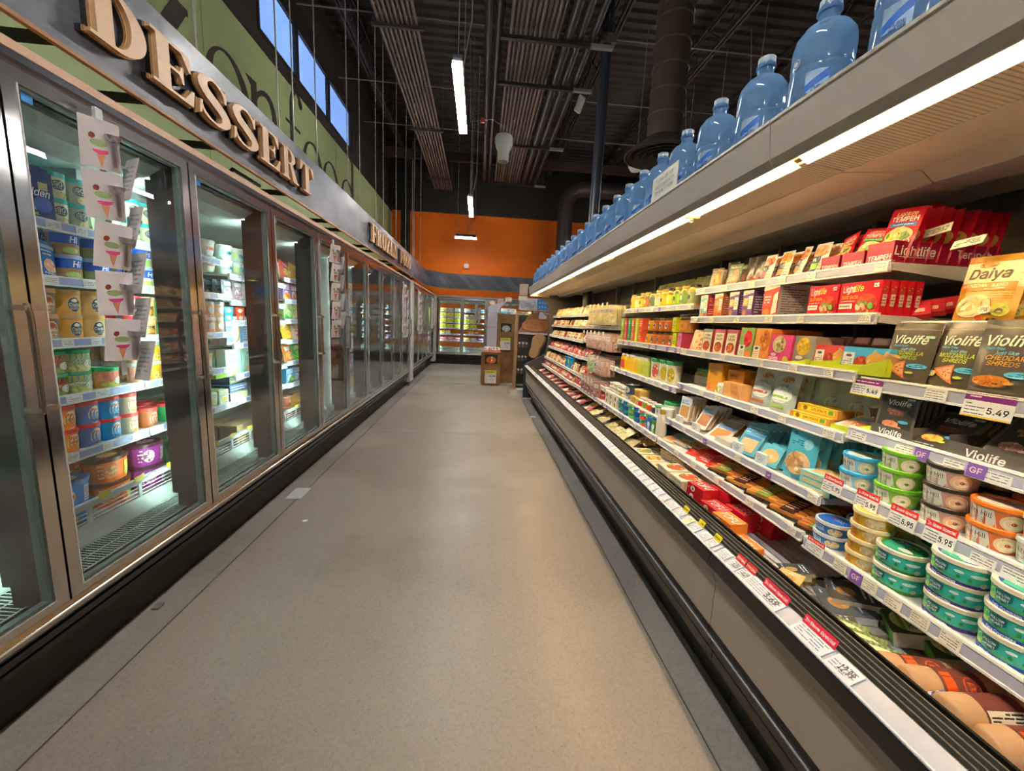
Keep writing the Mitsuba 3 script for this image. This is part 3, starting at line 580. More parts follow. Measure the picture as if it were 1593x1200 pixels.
# ================================================================== THE GLASS DOOR FREEZERS (left)
STEEL, CAP = '#cbc6c3', '#c09a80'
P0, PITCH, DX = 1.432, .7825, -1.46
def freezer(side_m, yA, n, lab, W=None, zt=2.237, bays=None, posts=(False, False), capc=CAP):
    """n doors from yA on; the front at local x = DX, drawn in left-wall coordinates."""
    k = thing('freezer_case', lab, 'freezer')
    yB = yA+n*PITCH; a, b = yA-(.25 if posts[0] else 0), yB+(.25 if posts[1] else 0)
    def add(p, nm, m, bs='print', **kw):
        d = m.build(bs, **kw)
        if W is not None: d['to_world'] = T(W)
        return part(p, nm, d)
    add(k, 'kick_plate', M().box(-1.60, a, 0, -1.575, b, .24, '#15130f', .55))
    m = M(); prism(m, [(-1.60, .19), (-1.515, .20), (-1.50, .21), (-1.50, .236), (-1.508, .24), (-1.508, .25), (-1.49, .255), (-1.485, .285), (-1.495, .29), (-1.495, .30), (-1.475, .305), (-1.47, .321), (-1.60, .321)], a, b, '#101014', .25)
    add(k, 'bumper', m)
    m = M(); prism(m, [(-1.60, .321), (-1.462, .321), (-1.455, .328), (-1.455, .341), (-1.462, .346), (-1.47, .362), (-1.60, .362)], a, b, '#b3a89c', .2); add(k, 'sill', m, 'metal')
    add(k, 'sill_edge', M().box(-1.4585, a, .3425, -1.453, b, .3462, '#e6e1d8', .3))
    m = M(); prism(m, [(-1.463, 2.183), (-1.463, 2.207), (-1.9, 2.207), (-1.9, 2.165), (-1.49, 2.165), (-1.49, 2.183)], a, b, '#9a9ba4', .18); add(k, 'top_trim', m, 'metal')
    m = M(); prism(m, [(-1.46, 2.207), (-1.46, zt), (-2.45, zt), (-2.45, 2.207)], a, b, capc, .5); add(k, 'cap', m)
    m = M().box(-1.53, a, 2.10, -1.50, b, 2.183, '#1b1a1a', .5); add(k, 'header_channel', m)
    add(k, 'back_wall', M().box(-2.48, a, .3, -2.44, b, 2.207, '#8fa39c', .5)); add(k, 'rear_shell', M().box(-2.52, a, 0, -2.48, b, zt, '#333', .6) if False else M().box(-2.52, a, 0, -2.48, b, zt, '#333333', .6))
    m = M(); prism(m, [(-1.56, 2.10), (-1.62, 2.06), (-1.75, 2.03), (-2.44, 2.03), (-2.44, 2.12), (-1.56, 2.12)], a, b, '#aebdb6', .5); add(k, 'inner_ceiling', m)
    for e, p in ((a, posts[0]), (b, posts[1])):
        add(k, 'side_wall', M().box(-2.48, e-.012, .24, -1.50, e+.012, zt, '#b9c2bd', .5))
    m = M().box(-2.44, a, .30, -1.56, b, .33, '#4a4f4b', .6); add(k, 'floor_pan', m)
    m = M()                                                  # slotted return grille below the basket
    m.add([[-1.70, a, .385], [-1.57, a, .372], [-1.57, b, .372], [-1.70, b, .385]], [[0, 1, 2, 3]], '#20231f', .6)
    for yy in np.arange(a+.01, b, .0165): m.add([[-1.70, yy, .3865], [-1.57, yy, .3735], [-1.57, yy+.006, .3735], [-1.70, yy+.006, .3865]], [[0, 1, 2, 3]], '#9fb0a6', .5)
    for q in (0, .5, 1): x = -1.70+.13*q; z = .387-.013*q; m.add([[x-.004, a, z], [x+.004, a, z], [x+.004, b, z], [x-.004, b, z]], [[0, 1, 2, 3]], '#9fb0a6', .5)
    add(k, 'return_grille', m)
    m = M(); prism(m, [(-1.70, .385), (-1.70, .392), (-1.745, .455), (-1.752, .455), (-1.752, .33), (-1.70, .33)], a, b, '#9fb2a8', .5); add(k, 'return_panel', m)
    for i in range(n+1):
        y = yA+i*PITCH; s0, s1 = (-.04, .04)
        if i == 0 and not posts[0]: s0 = 0
        if i == n and not posts[1]: s1 = 0
        mu = add(k, 'mullion', M().box(-1.61, y+s0, .372, -1.505, y+s1, 2.11, '#3a342f', .4).box(-1.635, y+s0, .45, -1.61, y+s0+.004, 2.05, '#3a342f', .4).box(-1.635, y+s1-.004, .45, -1.61, y+s1, 2.05, '#3a342f', .4))
        e = M().add([[-1.612, y+s0+.006, .45], [-1.612, y+s0+.006, 2.05], [-1.612, y+s1-.006, 2.05], [-1.612, y+s1-.006, .45]], [[0, 1, 2, 3]], '#ffffff')
        add(mu, 'light_strip', e, emitter={'type': 'area', 'radiance': {'type': 'rgb', 'value': list(LED_COOL)}, 'sampling_weight': 1.})
    for p, y in ((posts[0], a), (posts[1], b-.25)):
        if p: add(k, 'end_post', M().box(-1.60, y+(.06 if y > yA else 0), .10, -1.452, y+(.25 if y > yA else .19), 2.207, '#b9b4ae', .4))
    for i in range(n):
        y0, y1 = yA+i*PITCH+.004, yA+(i+1)*PITCH-.004; st = .046; m = M()
        x0, x1 = -1.497, DX
        m.box(x0, y0, .371, x1, y0+st, 2.158, STEEL, .16); m.box(x0, y1-st, .371, x1, y1, 2.158, STEEL, .16)
        m.box(x0, y0+st, 2.115, x1, y1-st, 2.158, STEEL, .16); m.box(x0, y0+st, .371, x1, y1-st, .401, STEEL, .16)
        d = add(k, 'door', m, 'metal')
        g = M()
        for q in ((y0+st, .401, y0+st+.012, 2.115), (y1-st-.012, .401, y1-st, 2.115), (y0+st, 2.105, y1-st, 2.115), (y0+st, .401, y1-st, .411)): g.box(-1.495, q[0], q[1], -1.470, q[2], q[3], '#5f6f6a', .35)
        add(d, 'gasket', g)
        add(d, 'edge_bead', M().box(-1.4605, y0+st-.003, .4005, -1.4575, y1-st+.003, .4035, '#e2ddd2', .3).box(-1.4605, y0+st-.003, .401, -1.4575, y0+st, 2.115, '#cfcac4', .3))
        p = M().add([[-1.474, y0+st, .401], [-1.474, y1-st, .401], [-1.474, y1-st, 2.115], [-1.474, y0+st, 2.115]], [[0, 1, 2, 3]], '#ffffff'); add(d, 'pane', p, 'glass')
        h = M().tube([(-1.425, y1-.040, 1.08), (-1.418, y1-.040, 1.12), (-1.418, y1-.040, 1.40), (-1.425, y1-.040, 1.44)], .008, '#8f857b', .25, 8)
        for zz in (1.095, 1.425): h.box(-1.462, y1-.055, zz-.008, -1.418, y1+.012, zz+.008, '#bcb2a8', .3)
        add(d, 'handle', h, 'metal')
        a_ = M().box(-1.475, y0+st+.02, 2.075, -1.4745, y0+st+.055, 2.10, '#3d93d8', .5); add(d, 'sticker', a_)
    # shelves bay by bay
    for i in range(n):
        y0, y1 = yA+i*PITCH, yA+(i+1)*PITCH
        zs = bays[i]
        for j, (z, dz) in enumerate(zs):
            m = M().box(-2.40, y0+.004, z-.02, -1.765, y1-.004, z-.008, '#cfd8d4', .5)
            prism(m, [(-1.755, z), (-1.77, z), (-1.77, z-.042), (-1.751, z-.042), (-1.751, z-.036), (-1.756, z-.034)], y0+.004, y1-.004, '#dfe9ea', .4)
            s = add(k, 'shelf', m)
            add(s, 'label_channel', M().box(-1.757, y0+.008, z-.034, -1.7535, y1-.008, z-.006, '#93a7cf', .35))
            r = random.Random(i*17+j); 
            for t in range(5):
                yy = y0+.09+.15*t+r.uniform(-.03, .03); w = r.choice([.05, .06, .07])
                mm = M().box(-1.7545, yy-w/2, z-.035, -1.752, yy+w/2, z-.006, '#dfe8e6', .5)
                if abs(yA+i*PITCH-1.4) < 2.5:
                    aa = Art().lines(-w*.4, .004, w*.4, .025, 3, '#6f7f86', t+j, .3); aa.onto(mm, lambda X, Y, Z, yy=yy, z=z: stk([X*0-1.752+Z, X+yy, Y+z-.035], 1))
                add(s, 'price_tag', mm)
        bz = .47
        m = M(); m.box(-1.762, y0+.004, bz+.055, -1.745, y1-.004, bz+.085, '#d5e4e4', .4)
        m.add([[-1.745, y0+.004, bz+.055], [-1.725, y0+.004, bz+.09], [-1.725, y1-.004, bz+.09], [-1.745, y1-.004, bz+.055]], [[0, 3, 2, 1]], '#cfdfe0', .4)
        for q in range(3): m.tube([(-1.752, y0+.004, bz-.005+q*.02), (-1.752, y1-.004, bz-.005+q*.02)], .003, '#dfe9e7', .4, 5)
        for yy in (y0+.13, y0+.41, y0+.68): m.box(-1.757, yy-.009, bz-.02, -1.746, yy+.009, bz+.06, '#d3e2e2', .4)
        bk = add(k, 'basket', m)
        add(k, 'basket_floor', M().box(-2.40, y0+.004, .43, -1.76, y1-.004, .44, '#7f8c86', .5))
        r = random.Random(i+5)
        for t in range(4):
            if r.random() < .8:
                yy = y0+.08+.19*t; mm = M(); W3 = (-1.722, yy, bz+.062)
                mm.box(-1.7235, yy-.03, bz+.084, -1.7215, yy+.03, bz+.112, '#d9cf3a', .5)
                add(bk, 'sale_tag', mm)
    return k
B1 = [(1.778, 0), (1.554, 0), (1.296, 0), (1.053, 0), (.797, 0)]
B3 = [(1.70, 0), (1.52, 0), (1.375, 0), (1.21, 0), (.985, 0), (.80, 0)]
BX = [(1.76, 0), (1.57, 0), (1.39, 0), (1.20, 0), (1.00, 0), (.79, 0)]
BAYS = [B1, B1, B1, B1, B3, BX, BX, BX, BX, BX]            # bay 0 .. from y = P0-2*PITCH
BAYS = {-2: B1, -1: B1, 0: B1, 1: B1, 2: B3, 3: BX, 4: BX, 5: BX, 6: BX, 7: BX, 8: BX}
f1 = freezer('L', P0-2*PITCH, 6, 'long glass door freezer under the tan DESSERT letters, its doors nearest the camera', bays=[BAYS[i] for i in range(-2, 4)])
f2 = freezer('L', P0+4*PITCH, 5, 'glass door freezer under the FROZEN FOOD letters', bays=[BAYS[i] for i in range(4, 9)], posts=(False, True))
f3 = freezer('L', 8.98, 5, 'glass door freezer beyond the white end post, meeting the end wall', bays=[BX]*5, posts=(True, True))
# the freezers across the end wall: the same build turned to face down the aisle
WB = np.array([[0, 1., 0, -1.42-.20], [-1, 0, 0, 13.26+DX], [0, 0, 1, 0], [0, 0, 0, 1.]])
f4 = freezer('B', .25, 5, 'glass door freezer across the end wall with yellow boxes', W=WB, bays=[BX]*5, posts=(True, False), capc='#8f8a84')
# two light tubes at the top of the freezer behind the first whole door
fl = part(f1, 'ceiling_lamp', M().box(-2.02, 2.02, 1.985, -1.80, 2.44, 2.03, '#9aa6a4', .4).build())
for x in (-1.96, -1.87): part(fl, 'tube', cyl((x, 2.04, 1.972), (x, 2.42, 1.972), .016, '#ffffff').build(emitter={'type': 'area', 'radiance': {'type': 'rgb', 'value': [14, 14, 15]}, 'sampling_weight': .3}))

# ================================================================== GOODS: how each kind is made (x right, y up, z to the viewer)
def carton(w, h, d, c, art=None, side=None, top=None, ro=.45, sart=None, tart=None):
    m = M(); s = side or c
    m.box(-w/2, 0, -d, w/2, h, 0, c, ro, nx=s, px=s, py=top or c)
    if art: art.onto(m)
    if sart:
        for sg_ in (1, -1): sart.onto(m, lambda X, Y, Z, q=sg_: stk([q*(w/2+Z), Y, -d/2-q*X], 1))
    if tart: tart.onto(m, lambda X, Y, Z: stk([X, h+Z, -d/2-Y], 1))
    return [('', m.build())]
def pouch(w, h, d, c, art=None, ro=.3, seal=.12, nx=8, ny=10, seed=0, wob=.0025, hole=False, edge=None, back=None):
    m = M(); r = random.Random(seed); ph = [r.uniform(0, 6) for _ in range(4)]
    def zf(X, Y, o=0.):
        u, v = np.clip(2*X/w, -1, 1), np.clip(Y/h, 0, 1)
        b = (1-np.abs(u)**3.2)*np.clip((1-v-seal*.5)/(1-seal*.5), 0, 1)**.55*np.clip(v*9, .25, 1)
        return d/2*b+wob*(np.sin(X/w*9+ph[0]+Y/h*5)*np.sin(Y/h*11+ph[1]))*np.clip(b*2, .15, 1)-d/2+o
    gx, gy = np.linspace(-w/2, w/2, nx+1), np.r_[np.linspace(0, h*(1-seal), ny), h]
    X, Y = np.meshgrid(gx, gy); X, Y = X.ravel(), Y.ravel(); n = nx+1
    F = np.array([[j*n+i, j*n+i+1, (j+1)*n+i+1, (j+1)*n+i] for j in range(ny) for i in range(nx)])
    Z = zf(X, Y); m.add(stk([X, Y, Z], 1), F, c, ro, 70); m.add(stk([X, Y, -d-Z-.0006], 1), F[:, ::-1], back or c, ro, 70)
    if art: art.onto(m, lambda a, b, o: stk([a, b, zf(a, b, o)], 1), edge or w/5)
    return [('', m.build())]
def tub(rt, rb, h, c, lidc, art=None, lart=None, lh=.011, n=24, pw=2., ax=1., az=1., ro=.35, spin=0., foot=None):
    """a deli tub; its front lies at z = 0."""
    b = M(); cz = -rt*az; hb = h-lh
    rr = lambda y: rb+(rt*.94-rb)*np.clip(np.asarray(y)/hb, 0, 1)
    b.lathe([(0, 0), (rb*.93, 0), (rb, .004), (rt*.94, hb)], c, ro, n, cz, pw, ax, az)
    if foot: b.lathe([(rb*.9, .0), (rb+.0008, .003), (rr(foot[1])+.0008, foot[1])], foot[0], ro, n, cz, pw, ax, az)
    def wrap(X, Y, o):
        th = X/(rt*ax)+spin; k = (np.abs(np.cos(th))**pw+np.abs(np.sin(th))**pw)**(-1/pw); q = rr(Y)*k+o
        return stk([q*np.sin(th)*ax, Y, q*np.cos(th)*az+cz], 1)
    if art: art.onto(b, wrap, .02*max(1, rt/.05), base=.0012)
    l = M(); l.lathe([(rt*.95, hb-.002), (rt, hb), (rt, h-.002), (rt*.97, h), (rt*.88, h), (rt*.86, h-.003), (0, h-.003)], lidc, ro, n, cz, pw, ax, az)
    if lart: lart.onto(l, lambda X, Y, o: stk([X*rt*ax, h-.003+o+Y*0, cz-Y*rt*az], 1))
    return [('body', b.build()), ('lid', l.build())]
def jar(r, h, c, lid, lab=None, n=14, lh=.016, larts=None):
    b = M().lathe([(0, 0), (r*.9, 0), (r, .006), (r, h*.74), (r*.78, h-lh)], c, .15, n, -r); l = M().lathe([(r*.82, h-lh), (r*.82, h), (0, h)], lid, .3, n, -r)
    if lab: b.lathe([(r+.0006, h*.14), (r+.0006, h*.64)], lab, .5, n, -r)
    if larts: larts.onto(b, lambda X, Y, o: stk([(r+o)*np.sin(X/r), Y, (r+o)*np.cos(X/r)-r], 1), .02, base=.001)
    return [('body', b.build()), ('lid', l.build())]
def links(w, h, d, tray, cols, n, label=None, seed=0, lc='#ffffff'):
    """sausages side by side on a tray, lying flat: drawn upright, laid down when placed."""
    r = random.Random(seed); t = M().box(-w/2, 0, -d, w/2, h, -d*.55, tray, .35); parts = [('tray', t.build())]
    for i in range(n):
        y = h*(i+.5)/n; rr = min(h/n*.52, d*.5); g = np.linspace(0, np.pi, 7); bend = r.uniform(-.004, .004)
        L = w*.46; pts = [(-L, y, -d*.45)]+[(L*q, y+bend*(1-q*q), -d*.42) for q in (-.96, -.85, -.4, 0, .4, .85, .96)]+[(L, y, -d*.45)]
        m = M(); m.tube(pts, [rr*.3, rr*.75, rr, rr*1.02, rr*1.03, rr*1.02, rr, rr*.75, rr*.3], r.choice(cols), .22, 8); parts.append(('sausage' if i == 0 else 'sausage_%03d' % i, m.build()))
    if label:
        q = M().box(-w*.16, h*.0, -d*.1, w*.2, h, 0.001, label, .4); Art().lines(-w*.13, h*.15, w*.17, h*.85, 5, lc, seed).onto(q, base=.0015); parts.append(('sleeve', q.build()))
    return parts
def flatpack(w, h, d, c, art=None, edge='#e8e2d2', ro=.3, win=None):
    m = M(); e = .006
    m.box(-w/2, 0, -.0015, w/2, h, 0, c, ro, nx=edge, px=edge); m.box(-w/2+e, e, -d, w/2-e, h-e, -.0015, edge, .35)
    if win: m.box(win[0], win[1], 0, win[2], win[3], .0016, win[4], .25)
    if art: art.onto(m, base=.0019 if win else .0004)
    return [('', m.build())]
def words(s): return len(s.split())
def W3(*a):                                                  # joins label pieces, at most 16 words
    t = ', '.join(x for x in a if x)
    w = t.split()
    assert len(w) <= 16, t
    return t
def stand(name, parts, side, x, y, z, label, cat, deep=0, dd=.1, yaw=0., tilt=0., roll=0., group=None, stack=1, sh=.06, jit=.0, what=None, lay=False, depthlabel=None):
    """the front one (or stack) and those behind it."""
    r = random.Random(int(abs(y)*1e4)+int(z*1e3)); g = group or ('%s' % label)
    bx = 1 if side == 'R' else (-1 if side == 'L' else 0)
    for j in range(deep+1):
        for s in range(stack):
            if stack > 1:
                pos = {0: 'bottom', stack-1: 'top'}.get(s, 'middle' if stack == 3 else ('second', 'third', 'fourth')[s-1])
                lb = '%s, %s of its stack' % (label, pos) if j == 0 else '%s, in a stack behind' % label
            else: lb = label if j == 0 else '%s, behind the front one' % label
            yy = y+r.uniform(-jit, jit); yw = yaw+r.uniform(-1, 1)*jit*8
            if side == 'B': W = at(side, x, y+j*dd, z+s*sh, yw, tilt, roll)
            else: W = at(side, x+bx*(j*dd+abs(r.uniform(0, jit))), yy, z+s*sh, yw, tilt, roll)
            place(name, parts, W, lb, cat, g if j else None)
CS = 'of the cooler nearest the camera'
Z8 = -.008                                                   # goods stand just below the rail's lip
# ------------------------------------------------------------------ section A: shredded cheese, slices, dips
def violife(w, h, kind, tc, pic):
    a = Art()
    a.rect(-w/2, h*.9, w/2, h, '#57524b').rect(-w/2, h*.885, w/2, h*.895, '#7d766a').ell(0, h*.945, w*.1, h*.012, '#14120f', 10)
    a.text('Violife', -w*.04, h*.66, h*.13, '#f3e6d4', w*.74, slant=.18)
    a.text('Dairy free', -w*.2, h*.605, h*.035, '#5fb6de', w*.4, slant=.2)
    a.text('just like', 0, h*.545, h*.045, '#8ec7dd', w*.4, slant=.2)
    a.text(kind, 0, h*.475, h*.058, tc, w*.66, slant=.12).text('SHREDS', 0, h*.40, h*.058, tc, w*.5, slant=.12)
    if pic == 'pizza':
        a.poly([(-w*.36, h*.30), (w*.04, h*.375), (w*.12, h*.08), (-w*.28, h*.22)], '#e0763f').poly([(-w*.31, h*.28), (w*.02, h*.345), (w*.10, h*.10)], '#eeb083')
        r = random.Random(3)
        for i in range(9): a.ell(-w*.05+r.uniform(-.1, .1)*w, h*.25+r.uniform(-.06, .06)*h, w*.018, h*.010, '#c9603f', 7)
        a.ell(-w*.40, h*.22, w*.07, h*.05, '#7f93a0', 10).ell(-w*.33, h*.22, w*.06, h*.045, '#d9bd6a', 10)
    else:
        a.ell(-w*.08, h*.17, w*.30, h*.055, '#2a2622', 16).food(-w*.08, h*.20, w*.29, h*.075, ['#e08a2f', '#d9772a', '#f0a149', '#c9611f'], 5, 22, sz=.24)
    a.ell(w*.28, h*.30, w*.19, h*.042, '#5ab9e2', 18).lines(w*.15, h*.275, w*.41, h*.325, 2, '#1d4f78', 2).ell(w*.20, h*.19, w*.08, h*.02, tc, 12)
    a.rect(w*.28, h*.75, w*.44, h*.79, '#a9d6c0').lines(-w*.4, h*.02, w*.2, h*.055, 1, '#c9c3b8', 4)
    return a
gv = 'grey plant based cheese shred pouches'
stand('cheese_pouch', pouch(.128, .196, .045, '#4b463f', violife(.128, .196, 'MOZZARELLA', '#c2cf4a', 'pizza'), .28, hole=True, seed=1), 'R', 1.333, 1.150, 1.319, 'grey mozzarella shred pouch beside the green snack tray', 'cheese pouch', 2, .05, tilt=.13, yaw=.1, group=gv)
stand('cheese_pouch', pouch(.135, .20, .045, '#47423b', violife(.135, .20, 'MOZZARELLA', '#c2cf4a', 'pizza'), .28, seed=2), 'R', 1.345, 1.030, 1.319, 'grey mozzarella shred pouch half hidden by the cheddar pouch', 'cheese pouch', 2, .05, tilt=.13, yaw=-.06, group=gv)
stand('cheese_pouch', pouch(.142, .205, .05, '#4a4744', violife(.142, .205, 'CHEDDAR', '#e39a3d', 'bowl'), .26, seed=3), 'R', 1.328, .910, 1.319, 'grey cheddar shred pouch with an orange bowl, above the 5.49 tag', 'cheese pouch', 3, .05, tilt=.1, group=gv)
stand('cheese_pouch', pouch(.14, .205, .05, '#4a4744', violife(.14, .205, 'CHEDDAR', '#e39a3d', 'bowl'), .26, seed=4), 'R', 1.328, .765, 1.319, 'grey cheddar shred pouch cut off by the picture edge', 'cheese pouch', 2, .05, tilt=.1, group=gv)
def daiya(w, h):
    a = Art().rect(-w/2, h*.90, w/2, h, '#d9752a').rect(-w/2, h*.53, w/2, h*.9, '#ead2a4')
    a.food(-w*.12, h*.86, w*.16, h*.05, ['#c98a4a', '#a8662c', '#e3b26a'], 2, 8)
    a.text('Daiya', -w*.05, h*.66, h*.14, '#3a2b1d', w*.66, slant=.12)
    a.rect(-w/2, h*.48, w*.42, h*.60, '#e8842a').text('MEXICAN BLEND', -w*.06, h*.535, h*.045, '#fbe9c9', w*.72, slant=.1).lines(-w*.3, h*.50, w*.3, h*.52, 1, '#fbe9c9', 2)
    a.food(-w*.13, h*.26, w*.30, h*.17, ['#e9cf96', '#dcb56c', '#f2e0b8', '#cf9d4f'], 4, 26, sz=.26)
    a.ell(w*.12, h*.2, w*.11, h*.06, '#efe2c4', 14).lines(w*.05, h*.17, w*.19, h*.23, 3, '#4c3a26', 1)
    a.food(w*.33, h*.2, w*.12, h*.095, ['#a9ab3a', '#c7c65a', '#8a8f2a'], 5, 5).ell(w*.33, h*.18, w*.05, h*.04, '#5a3a1c', 10)
    a.ell(w*.05, h*.08, w*.06, h*.04, '#cf4f2a', 10).ell(w*.2, h*.06, w*.04, h*.025, '#3a231a', 10).ell(w*.28, h*.06, w*.04, h*.025, '#3a231a', 10).lines(-w*.35, h*.025, w*.05, h*.045, 1, '#5a3d18', 3)
    a.lines(w*.1, h*.34, w*.45, h*.48, 4, '#a8702a', 6, .3); return a
stand('cheese_pouch', pouch(.135, .205, .05, '#d79a35', daiya(.135, .205), .33, seed=6), 'R', 1.44, 1.062, 1.512, 'orange Mexican blend cheese pouch foremost on the shelf over the grey pouches', 'cheese pouch', 3, .055, tilt=.14, yaw=.12, group='orange cheese pouches')
stand('cheese_pouch', pouch(.135, .20, .05, '#c9854a', daiya(.135, .20), .33, seed=7), 'R', 1.43, .87, 1.512, 'orange and pink cheese pouch at the picture edge over the cheddar pouches', 'cheese pouch', 2, .055, tilt=.1, group='orange cheese pouches')
place('price_tag_flag', carton(.075, .03, .002, '#d9d2bd', Art().lines(-.03, .006, .03, .024, 3, '#5c574c', 2)), at('R', 1.41, 1.10, 1.735, tilt=.5, roll=.12), 'pale tag leaning out above the orange Mexican blend pouch', 'tag')
def slices(w, h, tc, fc, kind):
    a = Art().rect(-w*.43, h*.04, w*.43, h*.96, '#33322f'); a.text('Violife', 0, h*.74, h*.12, '#d9d2c4', w*.6, slant=.18)
    a.text(kind, 0, h*.58, h*.055, tc, w*.5).text('SLICES', 0, h*.51, h*.055, tc, w*.36); a.food(-w*.1, h*.28, w*.22, h*.09, fc, 3, 10); a.ell(w*.22, h*.36, w*.14, h*.04, '#4f9fc9', 14)
    a.ell(w*.14, h*.22, w*.07, h*.03, fc[0], 10).lines(-w*.4, h*.06, w*.1, h*.12, 1, '#9a948a', 1).rect(w*.2, h*.88, w*.4, h*.93, '#98c0ae'); return a
lab_ = 'dark cheese slice pack '
stand('cheese_slice_pack', flatpack(.098, .135, .018, '#55534c', slices(.098, .135, '#b9664a', ['#d9906a', '#c9704a', '#e8b48c'], 'CHEDDAR'), '#a8764c'), 'R', 1.335, 1.135, 1.148, lab_+'standing upright in its tray box by the green tray', 'cheese slices', 4, .022, tilt=.12, yaw=.28, group='upright cheese slice packs')
stand('cheese_slice_pack', flatpack(.12, .17, .02, '#55534c', slices(.12, .17, '#a8603f', ['#e0b64a', '#d98a4a', '#c9704a'], 'SMOKED'), '#c9963a'), 'R', 1.318, 1.020, 1.143, lab_+'leaning far back, with a burger picture, between two tray boxes', 'cheese slices', 2, .03, tilt=.95, yaw=.1, group='leaning cheese slice packs')
stand('cheese_slice_pack', flatpack(.11, .16, .02, '#4a4846', slices(.11, .16, '#b9a86a', ['#b5837a', '#d9b0a0', '#8f4f46'], 'PROVOLONE'), '#b9963f'), 'R', 1.345, .865, 1.163, lab_+'leaning in the tray box above the purple diet tag', 'cheese slices', 3, .03, tilt=.75, group='leaning cheese slice packs by the orange card')
def tray_box(w, h, d, c, txt, tc='#f0ebe2', side=None):
    m = M(); m.box(-w/2, 0, -.002, w/2, h*.72, 0, c, .5); m.box(-w/2, 0, -d, -w/2+.002, h, 0, side or c, .5); m.box(w/2-.002, 0, -d, w/2, h, 0, side or c, .5); m.box(-w/2, 0, -d, w/2, .002, 0, c, .5)
    Art().text(txt, 0, h*.18, h*.36, tc, w*.62, slant=.15).onto(m); return [('', m.build())]
place('tray_box', tray_box(.135, .05, .10, '#4c4a47', 'Violife'), at('R', 1.322, 1.130, 1.143), 'grey shelf tray box holding the upright cheese slice packs', 'tray box')
place('tray_box', tray_box(.165, .058, .12, '#55514d', 'Violife'), at('R', 1.318, .885, 1.143), 'grey shelf tray box under the leaning packs beside the orange card', 'tray box')
place('orange_card', carton(.05, .075, .03, '#e2601f', Art().text('NEW!', 0, .018, .014, '#f4d9c0', .035)), at('R', 1.318, .772, 1.143), 'orange NEW card on the slice shelf at the picture edge', 'card')
place('snack_pack', pouch(.08, .13, .03, '#b98fb4', Art().ell(0, .10, .03, .02, '#d9b23f', 12).food(0, .05, .025, .025, ['#d9c49a', '#7f5f8f'], 1, 6)), at('R', 1.345, .748, 1.16, tilt=.2), 'lilac snack pouch behind the orange NEW card', 'pouch')
def dip(c, lidc, acc, lid_in, food):
    a = Art().rect(-.085, .002, .085, .046, c).poly([(-.075, .003), (.004, .003), (-.006, .047), (-.07, .047)], '#d5d3c4')
    a.text('Kite Hill', -.036, .026, .013, '#5a584c', .056, bold=False).lines(-.068, .006, -.02, .022, 3, '#8a887a', 2, .35)
    a.ell(.030, .024, .024, .020, food, 18).ell(.030, .022, .017, .013, '#e9dcbc', 14).ell(.032, .023, .006, .0045, acc, 8)
    l = Art().ell(0, 0, .80, .80, lid_in, 26).food(.1, -.05, .5, .4, [lid_in, '#cfc9b0', acc], 3, 6).lines(-.5, .1, .45, .5, 3, '#8a8672', 1)
    return tub(.0575, .048, .061, '#d8d5c6', lidc, a, l, spin=.42)
for nm, c, lc, ac, li, fd, y, st, x, where in (
        ('blue', '#7fb4d4', '#3aa2d4', '#6f7f6a', '#cfdbe2', '#c9c2a8', 1.20, 2, 1.268, 'dip tub with a bright blue lid'), ('green', '#79a83a', '#6cb52a', '#5a7f3a', '#e2e2b0', '#d9cfae', 1.073, 3, 1.268, 'dip tub with a lime green lid'),
        ('black', '#b98f80', '#2a2523', '#8f4f3a', '#cdbfae', '#e0b08a', .947, 3, 1.275, 'dip tub with a black lid'), ('orange', '#cf6a3a', '#ee7420', '#b93f2a', '#e8bfae', '#e2c69a', .835, 2, 1.275, 'dip tub with an orange lid'),
        ('mint', '#9fc9b4', '#cfe0d4', '#4a8f6a', '#dfe8dc', '#dcd8b8', .735, 2, 1.28, 'dip tub with a pale mint lid at the picture edge')):
    stand('dip_tub', dip(c, lc, ac, li, fd), 'R', x, y, .945, where, 'dip tub', 2, .125, stack=st, sh=.0565, jit=.003, group='%s lidded dip tubs behind the front stack' % nm)
def feta(c, c2, band):
    a = Art().rect(-.10, .002, .10, .050, '#35b3a4').poly([(-.1, .05), (-.06, .05), (-.02, .022), (.03, .02), (.06, .012), (.1, .012), (.1, .002), (-.1, .002)], '#5fae5c')
    a.ell(-.052, .036, .012, .010, '#9fd05a', 10).ell(-.06, .022, .014, .006, '#b7d66a', 10).ell(.05, .036, .018, .005, '#d4eee6', 12).ell(.012, .038, .01, .004, '#d4eee6', 10)
    a.poly([(-.1, .002), (.1, .002), (.1, .010), (.02, .011), (-.04, .016), (-.1, .017)], c2).text(band, -.02, .0042, .0075, '#e9e6f2', .06)
    a.poly([(-.046, .046), (-.024, .050), (-.008, .046), (-.010, .030), (-.026, .019), (-.042, .029)], '#155f66').text('FOLLOW', -.027, .036, .0065, '#eaf3ea', .028).text('HEART', -.027, .026, .0065, '#eaf3ea', .026)
    a.ell(.012, .026, .004, .005, '#2f7f4a', 8).ell(.034, .024, .004, .005, '#2f7f4a', 8).ell(.062, .016, .008, .007, '#a9b59a', 10)
    l = Art().ell(0, 0, .82, .82, c, 26).poly([(-.8, .15), (-.3, .3), (.1, -.1), (.6, -.3), (.3, -.72), (-.4, -.7)], '#3a9f7a').ell(-.35, .35, .3, .2, '#2f86b8', 14).food(.3, -.3, .3, .2, ['#e8efe2', '#cfe0cf'], 2, 7).lines(-.5, .1, .3, .5, 2, '#d9ecf2', 4)
    return tub(.0625, .055, .0645, '#2fae9e', '#ddd6bd', a, l, lh=.012, n=28, spin=.3)
